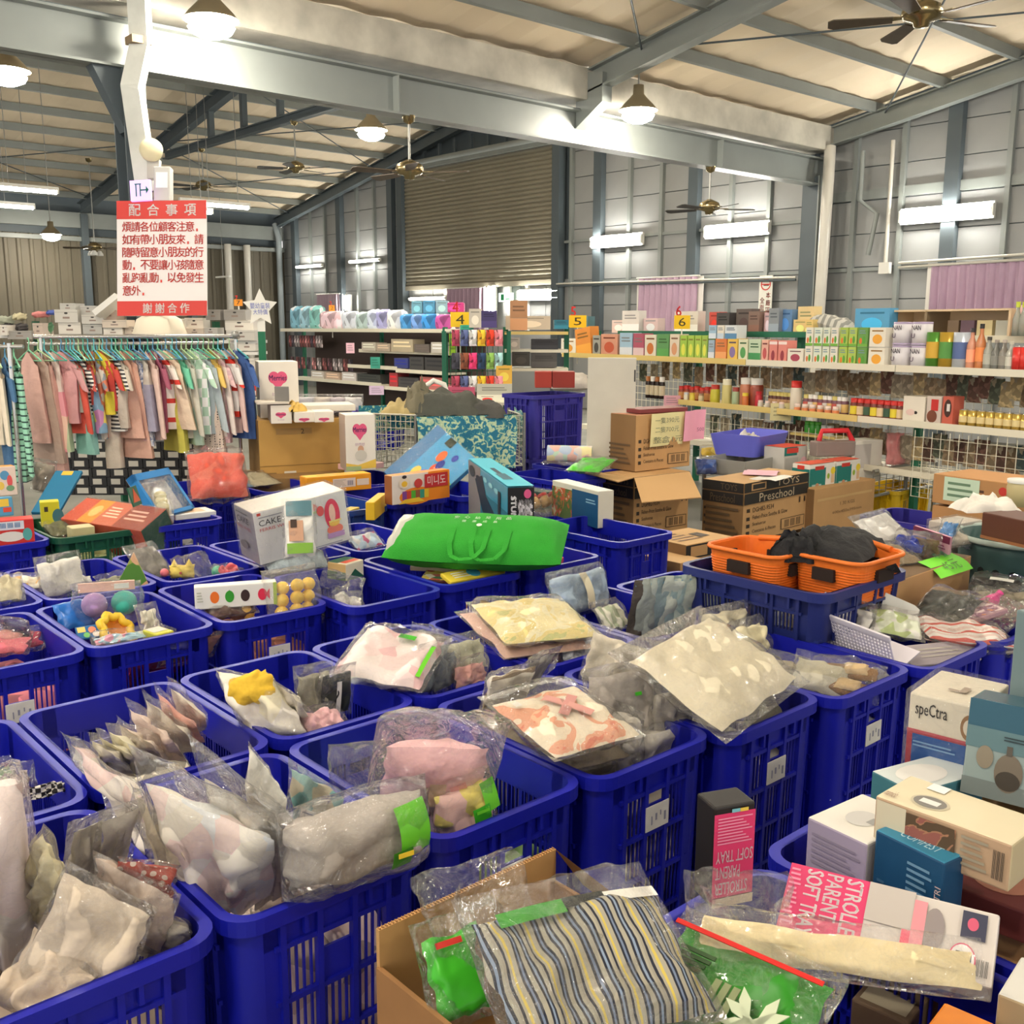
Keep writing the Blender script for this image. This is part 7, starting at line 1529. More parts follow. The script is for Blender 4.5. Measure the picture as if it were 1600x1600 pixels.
# ------------------------------------------------------------------ shelves along the end wall
GRN = mat((28, 104, 78), .5); SHW = mat((226, 220, 200), .5); SHY = mat((222, 196, 120), .5)
class Shelf:
    """a run of shelving: vertical front plane through two floor points"""
    def __init__(s, a, b):
        s.a, s.b = Vector((a[0], a[1], 0)), Vector((b[0], b[1], 0)); s.d = (s.b-s.a).normalized(); s.n = Vector((0, 0, 1)).cross(s.d)  # n points away from the camera side
        if s.n.x < 0: s.n = -s.n
        s.T = frame_T(s.a, s.d, s.n)
        if (s.T.to_3x3() @ Vector((0, 0, 1))).z < 0: pass
    def at(s, u, v):
        r = ray(u, v); t = s.n.dot(s.a-Vector((0, 0, 0)))/s.n.dot(Vector((r.x, r.y, 0))); return Vector((r.x*t, r.y*t, H+r.z*t))
    def sof(s, u, v=560): return (s.at(u, v)-s.a).dot(s.d)
    def pos(s, q, back, z): p = s.a+s.d*q+s.n*back; return Vector((p.x, p.y, z))
    def rot(s): return math.degrees(math.atan2(-s.d.y, -s.d.x))
    def board(s, o, u0, u1, z, depth, m, name='shelf_board', th=.03, back=0.0):
        q0, q1 = sorted((s.sof(u0), s.sof(u1))); q = MB(); q.box((0, 0, 0), (q1-q0, depth, th), m); q.box((0, -depth/2, .012), (q1-q0, .006, .05), m)
        return q.build(name, o, o.matrix_world.inverted() @ TR(s.pos((q0+q1)/2, depth/2+back, z-th/2), s.rot()))
    def post(s, o, u, z1, back=0.0, m=GRN, w_=.05):
        q = MB(); q.box((0, 0, z1/2), (w_, .05, z1), m); return q.build('post', o, o.matrix_world.inverted() @ TR(s.pos(s.sof(u), back+.02, 0), s.rot()))
SR = Shelf((7.05, 2.1), (8.25, 8.5))
ZT, Z1, Z2, Z3 = 1.50, 1.255, .845, .45
o = empty('shelf_unit', Matrix.Translation(SR.pos(3, .3, 0)), 'long green and white shelf of food jars along the wall', 'shelf')
for u0, u1, z, m_, bk in ((878, 1165, Z1, SHY, 0), (1166, 1400, Z1, SHW, 0), (1401, 1660, Z1, SHW, 0), (1062, 1345, Z2, SHY, 0), (1346, 1660, Z2, SHW, 0), (930, 1270, ZT, GRN, .3), (1271, 1660, ZT-.02, SHW, .42), (880, 1660, Z3, SHW, .1)):
    SR.board(o, u0, u1, z, .42 if z != ZT else .16, m_, back=bk)
for u in (885, 1040, 1195, 1385, 1595): SR.post(o, u, 1.52, .42)
q = MB(); s0, s1 = SR.sof(1660), SR.sof(880)
wire = MB()
def wgrid(u0, u1, z0, z1, back, step=.075, r=.003):
    a, b = sorted((SR.sof(u0), SR.sof(u1))); n = int((b-a)/step); T = o.matrix_world.inverted()
    for i in range(n+1): wire.tube([T @ SR.pos(a+i*step, back, z0), T @ SR.pos(a+i*step, back, z1)], r, 3, SHW, caps=False, smooth=False)
    for j in range(int((z1-z0)/step)+1): wire.tube([T @ SR.pos(a, back, z0+j*step), T @ SR.pos(b, back, z0+j*step)], r, 3, SHW, caps=False, smooth=False)
wgrid(880, 1655, .25, 1.22, .44); wgrid(1440, 1655, .3, .8, -.02); wgrid(1085, 1180, 1.3, 1.5, .4); wgrid(1105, 1330, .3, .72, .05)
wire.build('wire_grid', o)['kind'] = 'stuff'
rp = random.Random(11)
def shade_(c, k): return tuple(max(0, min(255, int(x*k))) for x in c)
SM = {}
def smesh(key, fn):
    if key not in SM: q = MB(); fn(q); SM[key] = q.mesh(key[0])
    return SM[key]
def dull(c): return tuple(int(x*.8+f*.2) for x, f in zip(c, (224, 218, 204)))
def carton(sh, u0, u1, vt, z, col, label, dec=None, back=.03, th=.12, group=None, tilt=0, zb=None):
    """box on a board: pixel span and pixel of its top edge"""
    um = (u0+u1)/2; a, b = sh.sof(u0), sh.sof(u1); w_ = abs(b-a)-.006; h_ = max(.03, sh.at(um, vt).z-z)
    return cbox(TR(sh.pos((a+b)/2, back, z), sh.rot(), 0, tilt) @ Matrix.Translation((0, th/2, 0)), (w_, th, h_), dull(col), label, dec or (), group=group, bevel=0, name='carton')
def stdec(c2, kind=0):
    return ([('front', 'r', (.0, .0, 1, .4), c2), ('front', 'l', (.15, .6, .85, .85, 2), shade_(c2, .6))], [('front', 'e', (.5, .4, .3, .25), c2), ('front', 'l', (.15, .75, .85, .9, 1), shade_(c2, .6))],
            [('front', 'e', (.3, .3, .14, .16), (226, 120, 50)), ('front', 'e', (.65, .35, .16, .2), (90, 160, 60)), ('front', 'r', (0, 0, 1, .14), (120, 180, 70)), ('front', 'l', (.15, .65, .8, .88, 2), (120, 150, 160))],
            [('front', 'e', (.5, .32, .22, .24), (150, 60, 70)), ('front', 'r', (0, .82, 1, .95), (240, 220, 214))])[kind]
W_ = (236, 230, 214)
row1 = [(873, 896, 529, W_, (230, 160, 60), 1, 'white and orange'), (897, 921, 512, (232, 130, 30), (240, 170, 70), 0, 'tall orange'), (922, 934, 524, (150, 150, 140), (70, 70, 66), 1, 'grey bottle print'), (935, 961, 522, (214, 140, 110), (196, 90, 60), 1, 'terracotta'), (964, 984, 520, (150, 190, 220), (226, 230, 236), 0, 'light blue'),
        (985, 1002, 521, (176, 60, 90), (226, 200, 200), 0, 'plum red'), (1003, 1021, 523, (236, 226, 206), (206, 120, 60), 1, 'cream'), (1022, 1041, 522, (70, 140, 70), (100, 170, 90), 0, 'leaf green'), (1042, 1057, 522, (230, 214, 190), (220, 160, 120), 1, 'pale peach'), (1058, 1069, 524, (150, 196, 50), (226, 226, 90), 1, 'lime'), (1070, 1080, 524, (156, 200, 54), (226, 226, 90), 1, 'lime'), (1081, 1091, 524, (160, 200, 60), (226, 226, 90), 1, 'lime'), (1092, 1101, 525, (150, 190, 60), (226, 226, 90), 1, 'lime'),
        (1102, 1112, 531, (150, 176, 200), (226, 230, 236), 0, 'dusty blue'), (1113, 1131, 529, (226, 110, 40), (240, 170, 110), 0, 'orange'), (1132, 1148, 529, (240, 190, 60), (140, 120, 170), 1, 'yellow oval'), (1149, 1164, 530, (226, 226, 190), (90, 160, 90), 1, 'pale green'), (1165, 1184, 530, (190, 214, 180), (70, 150, 90), 0, 'mint'), (1185, 1196, 531, (232, 170, 150), (196, 90, 90), 1, 'salmon'), (1197, 1210, 532, (226, 120, 110), (120, 50, 60), 3, 'rose pear'), (1211, 1225, 532, (226, 120, 110), (120, 50, 60), 3, 'rose pear'), (1226, 1251, 545, W_, (170, 70, 90), 1, 'low white plum')]
for k, (a, b, vt, c, c2, kd, nm_) in enumerate(row1):
    carton(SR, a, b, vt, Z1, c, '%s carton, number %s along the upper food shelf' % (nm_, nw(k+1)), stdec(c2, kd), group='cartons on the upper food shelf', tilt=-8 if k == 1 else 0)
for k, (a, b, c, c2) in enumerate(((1102, 1114, (150, 190, 220), (220, 230, 240)), (1115, 1126, W_, (200, 214, 226)), (1127, 1146, (214, 222, 228), (90, 140, 180)))):
    h0 = SR.at(1120, 530).z+.004; carton(SR, a, b, 508, h0, c, '%s carton stacked above the orange cartons' % ['sky blue', 'plain white', 'white blue'][k], stdec(c2, 0))
k = 0
for r_ in range(2):
    for (a, b, c, kd) in ((1253, 1265, W_, 2), (1266, 1279, (226, 232, 214), 2), (1280, 1291, (226, 230, 210), 2), (1292, 1304, W_, 2), (1306, 1319, (176, 200, 90), 2), (1320, 1333, (180, 204, 96), 2), (1334, 1350, (110, 160, 80), 2), (1352, 1378, W_, 1)):
        hh_ = .150; k += 1; z_ = Z1+r_*(hh_+.004); aa, bb = SR.sof(a), SR.sof(b); w_ = abs(bb-aa)-.006
        cbox(TR(SR.pos((aa+bb)/2, .03, z_), SR.rot()) @ Matrix.Translation((0, .05, 0)), (w_, .1, hh_), c, '%s baby food carton, number %s of the two tier row' % ('green' if c[0] < 200 else 'white', nw(k)), stdec((240, 170, 60), kd), group='baby food cartons in two tiers', bevel=0)
def lathe_obj(nm, key, prof, cols, pos, label, cat, group=None, extra=None, sc=1.0):
    """turned jar, can or bottle; cols = list of (part name, profile, material)"""
    oo = empty(nm, TR(pos, SR.rot(), s=sc), label, cat, group)
    for pn, pr, mm in cols: link(pn, smesh((pn, key, mm.name), lambda q, pr=pr, mm=mm: q.lathe(pr, 14, mm)), oo)
    if extra: extra(oo)
    return oo
def cyl(r, z0, z1): return [(0, z0), (r, z0), (r, z1), (0, z1)]
CANW, LILC = mat((226, 222, 226), .35), mat((176, 160, 190), .4)
def nan_print(oo):
    q = MB(); T = frame_T((-.045, -.0755, .05), (1, 0, 0), (0, 0, 1)); put_text(q, 'NAN', 0.005, .06, .08, .035, mat((70, 60, 80)), T, 0, .02); put_text(q, 'U', .005, .0, .03, .035, mat((120, 100, 130)), T, 0, .02); q.build('print', oo)
for i, u in enumerate((1395, 1425)):
    for r_ in range(2):
        lathe_obj('milk_can', 'nan', None, [('can_body', cyl(.073, .004, .165), CANW), ('base_rim', [(.075, 0), (.075, .012), (0, .012)], LILC), ('lid', [(.074, .155), (.074, .17), (0, .172)], LILC)], SR.pos(SR.sof(u), .1, Z1+r_*.175), 'white lilac milk powder can, %s of the %s pair' % (['upper', 'lower'][1-r_], ['first', 'second'][i]), 'can', 'milk powder cans', nan_print)
facecol = [(1446, (90, 150, 60), (214, 170, 60), 'green gold tin'), (1466, (196, 160, 60), (90, 150, 70), 'gold tin'), (1488, (206, 214, 226), (90, 110, 160), 'white blue tin')]
for i, (u, c, c2, nm_) in enumerate(facecol):
    lathe_obj('food_tin', 'tin%d' % i, None, [('can_body', cyl(.062, 0, .27), mat(c, .3, .3)), ('label_band', [(.063, .08), (.063, .2)], mat(c2, .4))], SR.pos(SR.sof(u), .1, Z1), '%s standing beside the milk powder cans' % nm_, 'can')
GLS = mat((200, 206, 196), .08, trans=.6, spec=.5)
for i, (u, c, cap, h_, nm_) in enumerate(((1506, (206, 140, 110), (40, 36, 40), .30, 'amber liquor bottle with pink label'), (1520, (196, 120, 70), (30, 28, 30), .33, 'orange liquor bottle with black cap'), (1533, (150, 150, 140), (70, 66, 60), .24, 'grey glass bottle'), (1545, (110, 110, 104), (150, 140, 130), .22, 'dark grey bottle'), (1557, (120, 116, 108), (170, 160, 150), .22, 'smoky bottle'), (1568, (170, 170, 160), (190, 186, 170), .21, 'pale grey bottle'))):
    m_ = mat(c, .12, spec=.6); lathe_obj('bottle', 'b%d' % i, None, [('bottle_body', [(0, 0), (.032, 0), (.034, .02), (.034, h_*.6), (.014, h_*.78), (.013, h_*.92)], m_), ('cap', [(.016, h_*.9), (.016, h_), (0, h_)], mat(cap, .4)), ('label_band', [(.0345, h_*.2), (.0345, h_*.5)], mat(shade_(c, 1.25), .6))], SR.pos(SR.sof(u), .08, Z1), nm_+' on the upper food shelf', 'bottle', 'bottles on the upper shelf')
for i in range(3):
    lathe_obj('drink_can', 'rc', None, [('can_body', cyl(.036, .0, .17), mat((214, 56, 50), .3)), ('lid', cyl(.03, .17, .18), CHROME)], SR.pos(SR.sof(1582+i*12), .06, Z1), 'red drink can, %s at the end of the upper shelf' % ordn[i], 'can', 'red drink cans')
for i in range(7):
    lathe_obj('bottle', 'cb', None, [('bottle_body', [(0, 0), (.03, 0), (.03, .12), (.012, .18), (.012, .21)], GLS), ('cap', [(.016, .2), (.016, .24), (0, .24)], mat((186, 196, 60) if i < 5 else (214, 160, 120), .4))], SR.pos(SR.sof(1542+i*10, 510), .34, ZT), 'clear bottle with %s cap, %s in the row before the pink paper' % ('green' if i < 5 else 'peach', ordn[i]), 'bottle', 'capped clear bottles')
# second board: jars and bottles
def jar(u, c, lid, r, h_, label, back=.07, z=Z2, lab=None, group='jars on the middle food shelf', nm='jar'):
    cols = [('jar_body', [(0, 0), (r, 0), (r*1.02, .01), (r*1.02, h_*.7), (r*.85, h_*.8)], mat(c, .25)), ('lid', [(r*.9, h_*.78), (r*.92, h_), (0, h_)], mat(lid, .4))]
    if lab: cols.append(('label_band', [(r*1.03, h_*.15), (r*1.03, h_*.6)], mat(lab, .6)))
    return lathe_obj(nm, 'j%.3f%.3f' % (r, h_), None, cols, SR.pos(SR.sof(u, 640), back, z), label, 'jar' if nm == 'jar' else 'bottle', group)
RL, YL, WL = (196, 40, 34), (206, 190, 110), (226, 222, 214)
for i in range(4): jar(1004+i*7, (40, 26, 20), WL if i % 2 else (150, 90, 40), .03, .22, 'soy sauce bottle, %s beside the white screen' % ordn[i], lab=(214, 200, 170), nm='sauce_bottle', group='soy sauce bottles')
for i in range(7): jar(1048+i*8, (150, 60, 40), RL, .036, .14+.01*(i % 2), 'red lidded chilli jar, %s from the soy sauce' % ordn[i], lab=(206, 150, 90), back=.14, group='red lidded chilli jars')
for i, (u, c, l_, nm_) in enumerate(((1067, (226, 220, 200), (206, 210, 214), 'white yoghurt jar'), (1076, (230, 210, 80), (220, 190, 60), 'small yellow jar'), (1090, (206, 190, 150), (150, 120, 90), 'small beige jar'))): jar(u, c, l_, .026, .09, nm_+' in front of the chilli jars', back=.04)
jar(1108, (200, 190, 60), (190, 60, 50), .045, .18, 'yellow and red snack jar on the middle shelf'); jar(1126, (214, 200, 130), (226, 220, 190), .045, .24, 'slim necked yellow oil bottle on the middle shelf', nm='sauce_bottle'); jar(1140, (170, 190, 150), (150, 60, 50), .035, .17, 'pale green jar beside the oil bottle')
jar(1150, (190, 120, 90), WL, .06, .26, 'large brown pickle jar with white lid', back=.12); jar(1166, (150, 70, 50), WL, .06, .26, 'large red pickle jar with white lid', back=.12); jar(1160, (214, 120, 60), (226, 200, 60), .03, .13, 'orange sauce jar before the pickle jars', back=.03); jar(1178, (196, 50, 60), (190, 40, 50), .03, .15, 'red ketchup bottle beside the pickle jars', back=.05, nm='sauce_bottle')
for i in range(7): jar(1187+i*6, (90, 50, 40), YL, .03, .15, 'yellow lidded dark jar, %s in the middle of the shelf' % ordn[i], lab=(190, 150, 110), back=.14, group='yellow lidded dark jars')
for i in range(4): jar(1184+i*11, (206, 196, 180), (226, 200, 190), .024, .075, 'tiny pale cup, %s in the front row' % ordn[i], back=.03, group='tiny cups in the front row')
jar(1230, (220, 210, 190), (206, 50, 44), .05, .26, 'large clear bottle with a red cap in the middle', back=.1, nm='sauce_bottle')
for i in range(9): jar(1243+i*7.5, (120, 80, 90), WL if i % 3 else YL, .031, .15, 'mixed preserve jar, %s after the red capped bottle' % ordn[i], lab=((196, 90, 80), (214, 206, 200), (226, 190, 120))[i % 3], back=.13, group='mixed preserve jars')
for i in range(6): jar(1242+i*12, (206, 190, 176), (236, 214, 200), .028, .075, 'small peach cup, %s in the front row' % ordn[i], back=.03, lab=(226, 140, 90), group='peach cups in the front row')
for i in range(9): jar(1322+i*10.5, (110, 40, 30), RL, .036, .15, 'red topped sauce jar, %s near the white carton' % ordn[i], lab=((226, 206, 60), (226, 200, 160), (60, 90, 70))[i % 3], back=.1, group='red topped sauce jars')
carton(SR, 1412, 1447, 620, Z2, (234, 226, 210), 'white tissue carton with a flower on the middle food shelf', [('front', 'e', (.6, .4, .08, .06), (40, 36, 34)), ('front', 'e', (.35, .4, .2, .12), (230, 200, 190))], th=.2)
carton(SR, 1449, 1473, 620, Z2, (206, 190, 180), 'brown and white coffee carton on the middle food shelf', [('front', 'r', (.3, .5, .8, .9), (196, 50, 44)), ('front', 'e', (.4, .3, .35, .22), (120, 70, 50))])
carton(SR, 1474, 1492, 620, Z2, (196, 70, 50), 'red coffee carton with a round picture on the middle food shelf', [('front', 'e', (.5, .6, .35, .3), (70, 44, 36)), ('front', 'r', (.4, .5, .7, .75), (226, 222, 216))])
for i in range(9):
    lathe_obj('drink_can', 'gold', None, [('can_body', cyl(.034, .0, .125), mat((206, 176, 90), .25, .5)), ('lid', cyl(.028, .125, .132), CHROME), ('label_band', [(.0345, .04), (.0345, .085)], mat((226, 206, 150), .4))], SR.pos(SR.sof(1498+i*14, 650), .06, Z2), 'gold drink can, %s from the coffee cartons' % ordn[i], 'can', 'gold drink cans')
for i in range(3): jar(1238+i*8, (60, 150, 50), (90, 180, 70), .03, .10, 'green snack can, %s on the low yellow shelf' % ordn[i], z=.66, back=.2, group='green snack cans')
for i in range(2): jar(1264+i*9, (200, 204, 196), (210, 214, 214), .032, .14, 'clear storage jar, %s on the low yellow shelf' % ordn[i], z=.6, back=.2, group='clear storage jars')
q = MB(); T0_ = TR(SR.pos(SR.sof(1250, 660), .25, .64), SR.rot()); q.box((0, 0, 0), (.5, .2, .02), SHY, T0_); tag(q.build('small_shelf'), 'short yellow shelf board holding green cans', 'shelf')
# hanging packets on the wire grid behind the boards
hang_c = [(120, 100, 76), (150, 130, 104), (90, 96, 80), (110, 80, 70), (160, 150, 130), (70, 84, 84), (180, 160, 120), (96, 70, 60)]
cn_ = ['brown', 'beige', 'olive', 'rust', 'pale', 'slate', 'tan', 'maroon']
pk = smesh(('packet', 0), lambda q: pillow(q, .13, .19, .03, mat((140, 120, 96), .4), 2, .008, n=6))
k = 0
for z_, n_, u0, u1 in ((1.1, 44, 890, 1640), (.62, 34, 1070, 1640)):
    for i in range(n_):
        k += 1; u = u0+(u1-u0)*i/n_; c = rp.randrange(8)
        oo = link('hanging_packet', pk, None, TR(SR.pos(SR.sof(u, 600), .40, z_+rp.uniform(-.03, .03)), SR.rot()) @ Euler((PI/2, 0, 0)).to_matrix().to_4x4())
        oo.material_slots[0].link = 'OBJECT'; oo.material_slots[0].material = pattern('patches', [hang_c[c], shade_(hang_c[c], .85), shade_(hang_c[c], 1.15), (150, 140, 120)], 30)
        tag(oo, '%s snack packet, number %s on the wire %s the middle board' % (cn_[c], nw(k if k <= 44 else k-44), 'above' if z_ > 1 else 'below'), 'packet', 'snack packets hanging on the wire grid')
# goods on top of the food shelf
top = [(872, 884, 494, (60, 110, 130), 'teal carton'), (915, 935, 500, (226, 206, 206), 'pale pink packs'), (936, 962, 485, (226, 224, 220), 'white wrapped carton'), (963, 985, 497, (232, 200, 200), 'pink white carton'), (1016, 1052, 486, (222, 216, 210), 'long white carton'), (1063, 1079, 487, (206, 50, 40), 'bright red carton'), (1080, 1100, 488, (36, 34, 40), 'black carton with white swirl'), (1104, 1128, 482, (70, 56, 54), 'dark handbag box'), (1129, 1146, 486, (110, 80, 70), 'brown bag box'), (1147, 1158, 488, (226, 180, 190), 'pink pouch box'), (1160, 1176, 481, (120, 130, 140), 'grey frame box'), (1168, 1190, 483, (70, 120, 180), 'blue carton'), (1192, 1217, 478, (236, 206, 140), 'cream yellow carton'), (1192, 1214, 499, (236, 200, 120), 'lower cream yellow carton'), (1217, 1229, 499, (236, 200, 110), 'yellow pouch carton'), (1286, 1340, 481, (60, 150, 210), 'bright blue picture carton')]
for k, (a, b, vt, c, nm_) in enumerate(top):
    bk = .30+.05*(k % 2)+(.1 if nm_ == 'cream yellow carton' else 0); carton(SR, a, b, vt, ZT, c, nm_+' on top of the food shelf', stdec(shade_(c, 1.3), k % 2), back=bk, th=.1)
o = empty('sweet_bag', TR(SR.pos(SR.sof(1245, 510), .4, ZT), SR.rot()), 'grey striped plastic sheets piled on top of the food shelf', 'bag'); q = MB(); pillow(q, .42, .2, .14, pattern('stripes', [(150, 150, 144), (206, 204, 196)], 14), 3, .03, n=12); q.build('bag_body', o, TR((0, .05, .08), 0, 0, 12))
for k, (u0, u1) in enumerate(((1336, 1392), (1392, 1522))):
    a, b = sorted((SR.sof(u0, 510), SR.sof(u1, 510))); w_ = b-a
    o = empty('display_case', TR(SR.pos((a+b)/2, .55, ZT), SR.rot()), ['narrow', 'wide'][k]+' cream open display case on top of the food shelf', 'case'); CS = mat((222, 196, 160), .6); h_ = .19
    for nm_, c, d in (('top', (0, 0, h_), (w_, .3, .015)), ('side', (-w_/2, 0, h_/2), (.02, .3, h_)), ('side', (w_/2, 0, h_/2), (.02, .3, h_)), ('back', (0, .14, h_/2), (w_, .01, h_))): q = MB(); q.box(c, d, CS); q.build(nm_, o)
for k, (u0, u1, c) in enumerate(((1410, 1428, (110, 84, 60)), (1430, 1452, (90, 60, 80)), (1455, 1480, (226, 206, 150)), (1484, 1506, (190, 190, 176)))): carton(SR, u0, u1, 500, ZT, c, '%s goods inside the wide display case' % ['brown', 'purple', 'cream', 'grey'][k], back=.5, th=.1)
a, b = SR.sof(1525, 500), SR.sof(1655, 500); o = empty('price_sheet', TR(SR.pos((a+b)/2, .5, ZT), SR.rot()), 'pink paper banner with faint writing above the bottles', 'paper'); w_ = abs(a-b); q = MB(); q.box((0, 0, .1), (w_, .004, .24), mat((232, 196, 196), .6)); q.build('sheet', o)
q = MB(); T = frame_T((-w_*.45, -.004, .13), (1, 0, 0), (0, 0, 1)); put_text(q, '酒類商品', 0, 0, w_*.35, .05, mat((214, 160, 166)), T); q.build('print', o)
def numcard(u0, v0, u1, v1, d, txt, col=(246, 202, 30)):
    o = facebox(u0, v0, u1, v1, d, .006, col, 'yellow aisle card with the handwritten number %s' % NUM[int(txt)-1], [('front', 't', (txt, .28, .2, .72, .82), (60, 54, 30))], name='number_card', cat='sign', bevel=0)
    w_, h_ = (u1-u0)*d/FPX, (v1-v0)*d/FPX; q = MB(); T = frame_T((-w_*.4, .004, h_), (1, 0, 0), (0, 0, 1)); vs, fs, tw, th = text_poly(txt); put_text(q, txt, 0, -.01, h_*.4, h_*.75, mat((226, 60, 60), .5), T, -.001, .04); q.build('cut_out_digit', o)
    q = MB(); q.box((0, .006, -.2), (.012, .006, .42), WHITEP); q.build('stick', o)
fd = lambda sh, u, b: (sh.pos(sh.sof(u, 515), b, 1.5)-Vector((0, 0, H))).dot(FWD)
SL = Shelf((8.4, 10.75), (8.55, 15.6))
numcard(704, 488, 734, 511, 9.8, '4'); numcard(889, 493, 916, 512, fd(SR, 902, .42), '5'); numcard(1053, 493, 1078, 514, fd(SR, 1065, .37), '6'); numcard(366, 468, 379, 478, 8.8, '7', (240, 150, 40)); numcard(514, 477, 523, 486, fd(SL, 518, .3), '2', (240, 150, 40))
# paper notes hanging from boards
for k, (u0, v0, u1, v1, c, lb) in enumerate(((1203, 630, 1236, 657, (226, 216, 160), 'pale yellow note hanging from the middle food board'), (1037, 618, 1063, 634, (236, 180, 196), 'pink note beside the brown cartons'), (541, 536, 554, 552, (236, 190, 206), 'pink note on the diaper shelf'), (579, 558, 594, 576, (60, 160, 140), 'green note on the diaper shelf'), (702, 522, 713, 555, (190, 240, 60), 'neon yellow note on the green post'), (577, 603, 600, 617, (226, 200, 230), 'lilac note on the low diaper board'), (719, 508, 740, 522, (60, 180, 150), 'jade card below the number four'))):
    d_ = SR.at(u0, v0).dot(FWD) if u0 > 1000 else 9.6
    facebox(u0, v0, u1, v1, (SR.at(u0, v0)-Vector((0, 0, H))).dot(FWD)-.05 if u0 > 1000 else (fd(SL, (u0+u1)/2, -.012) if u0 < 650 else 9.65), .004, c, lb, [('front', 'l', (.15, .2, .85, .85, 3), shade_(c, .8))], name='paper_note', cat='paper', bevel=0)

# ------------------------------------------------------------------ diaper shelf and snack display further along the wall
SL = Shelf((8.4, 10.75), (8.55, 15.6))
o = empty('shelf_unit', Matrix.Translation(SL.pos(2, .3, 0)), 'white shelf of diaper packs and black bins behind the cart', 'shelf')
for u0, u1, z, bk in ((440, 728, 1.515, 0), (552, 692, 1.215, .1), (543, 620, .985, 0), (618, 692, .955, .0), (440, 595, .735, .0), (594, 692, .70, .0)): SL.board(o, u0, u1, z, .4, SHW, back=bk)
for u in (441, 560, 694): SL.post(o, u, 1.56, .0 if u == 694 else .4)
bx = MB(); bx.box((0, 0, .8), (4.6, .02, 1.4), mat((70, 58, 54), .8)); bx.build('back_board', o, o.matrix_world.inverted() @ TR(SL.pos(2.1, .45, 0), SL.rot()))
dp = [(448, 461, 478, (120, 170, 190)), (462, 476, 478, (150, 190, 206)), (477, 490, 477, (130, 190, 186)), (491, 526, 486, (232, 196, 206)), (527, 548, 486, (206, 212, 226)), (549, 566, 487, (170, 190, 190)), (567, 580, 483, (196, 206, 236)), (581, 596, 483, (160, 160, 206)), (597, 618, 484, (222, 226, 236)), (618, 634, 490, (70, 140, 200)), (635, 650, 490, (110, 150, 210)), (651, 672, 490, (60, 140, 210)), (673, 692, 491, (180, 80, 150))]
for k, (a, b, vt, c) in enumerate(dp):
    aa, bb = SL.sof(a, 515), SL.sof(b, 515); w_ = abs(aa-bb); h_ = SL.at((a+b)/2, vt).z-1.515
    oo = empty('diaper_pack', TR(SL.pos((aa+bb)/2, .15, 1.515), SL.rot()), '%s diaper pack, number %s on the long white shelf' % (['teal', 'pale blue', 'sea green', 'pink', 'lilac white', 'sage', 'periwinkle', 'violet', 'white', 'blue', 'mid blue', 'bright blue', 'magenta'][k], nw(k+1)), 'diapers', 'diaper packs')
    q = MB(); pillow(q, w_*.98, h_, .2, pattern('patches', [c, shade_(c, 1.15), shade_(c, .8), (232, 232, 236)], 9), k, .015, e=7, n=10); q.build('pack_body', oo, Euler((PI/2, 0, 0)).to_matrix().to_4x4() @ Matrix.Translation((0, h_/2, 0)))
for k, (a, b, v0, vb, c) in enumerate(((643, 660, 471, 490, (120, 180, 206)), (661, 680, 470, 490, (90, 160, 206)), (681, 700, 470, 490, (160, 196, 214)), (694, 725, 473, 488, (226, 70, 150)))):
    facebox(a, v0, b, vb, 10.35, .2, c, '%s diaper pack on the second tier' % ['pale blue', 'mid blue', 'ice blue', 'hot pink'][k], stdec(shade_(c, 1.3), 1), name='diaper_pack', cat='diapers', bevel=.01)
bins = [(560, 582, 535, 1.215, (196, 186, 170)), (583, 604, 537, 1.215, (180, 160, 140)), (606, 640, 530, 1.215, (186, 170, 140)), (642, 665, 538, 1.215, (90, 80, 76)), (668, 690, 535, 1.215, (206, 200, 190)), (610, 632, 560, .985, (30, 40, 120)), (634, 656, 558, .955, (40, 40, 44)), (658, 690, 559, .955, (36, 36, 40)), (480, 500, 580, .735, (206, 196, 186)), (502, 525, 582, .735, (190, 160, 140)), (528, 550, 582, .735, (214, 206, 206)), (552, 588, 585, .735, (40, 44, 44)), (602, 615, 583, .70, (170, 40, 50)), (616, 648, 590, .70, (44, 44, 48)), (650, 690, 590, .70, (190, 90, 90))]
for k, (a, b, vt, z, c) in enumerate(bins): carton(SL, a, b, vt, z, c, '%s open bin of small goods, number %s on the diaper shelf boards' % ('black' if sum(c) < 200 else 'coloured', nw(k+1)), [('front', 'l', (.1, .3, .9, .9, 2), shade_(c, 1.4))], th=.2, back=.06)
for k in range(24):
    u = 446+k*4.2 if k < 12 else 448+(k-12)*8.2; z_ = 1.33 if k < 12 else .98
    oo = link('hanging_packet', pk, None, TR(SL.pos(SL.sof(u, 540), .1, z_), SL.rot()) @ Euler((PI/2, 0, 0)).to_matrix().to_4x4()); c = rp.choice([(120, 70, 70), (90, 60, 66), (150, 140, 140), (70, 60, 70), (160, 110, 110)])
    oo.material_slots[0].link = 'OBJECT'; oo.material_slots[0].material = pattern('patches', [c, shade_(c, .6), shade_(c, 1.5)], 14); tag(oo, 'small hanging accessory card, number %s below the diaper packs' % nw(k+1), 'packet', 'hanging accessory cards')
for k in range(2): q_ = atd(470+k*120, 645, 8.3); crate('Q%d' % k, q_.x, q_.y, 'blue low crate of bagged towels, %s below the diaper boards' % ordn[k], BLUE, rz=-HEAD-90+90-83, dims=(CW, CL, .3), nr=2, z=.55)
for k in range(5): U(455+k*24, 642, .84, .16, .12, .08, C_(((226, 196, 200), (206, 206, 214), (220, 210, 196), (190, 180, 190), (226, 226, 226))[k]), '%s towel pack in the low crates' % ['rose', 'silver', 'ivory', 'mauve', 'white'][k], name='towel_pack', inner='towel', cat='towel')
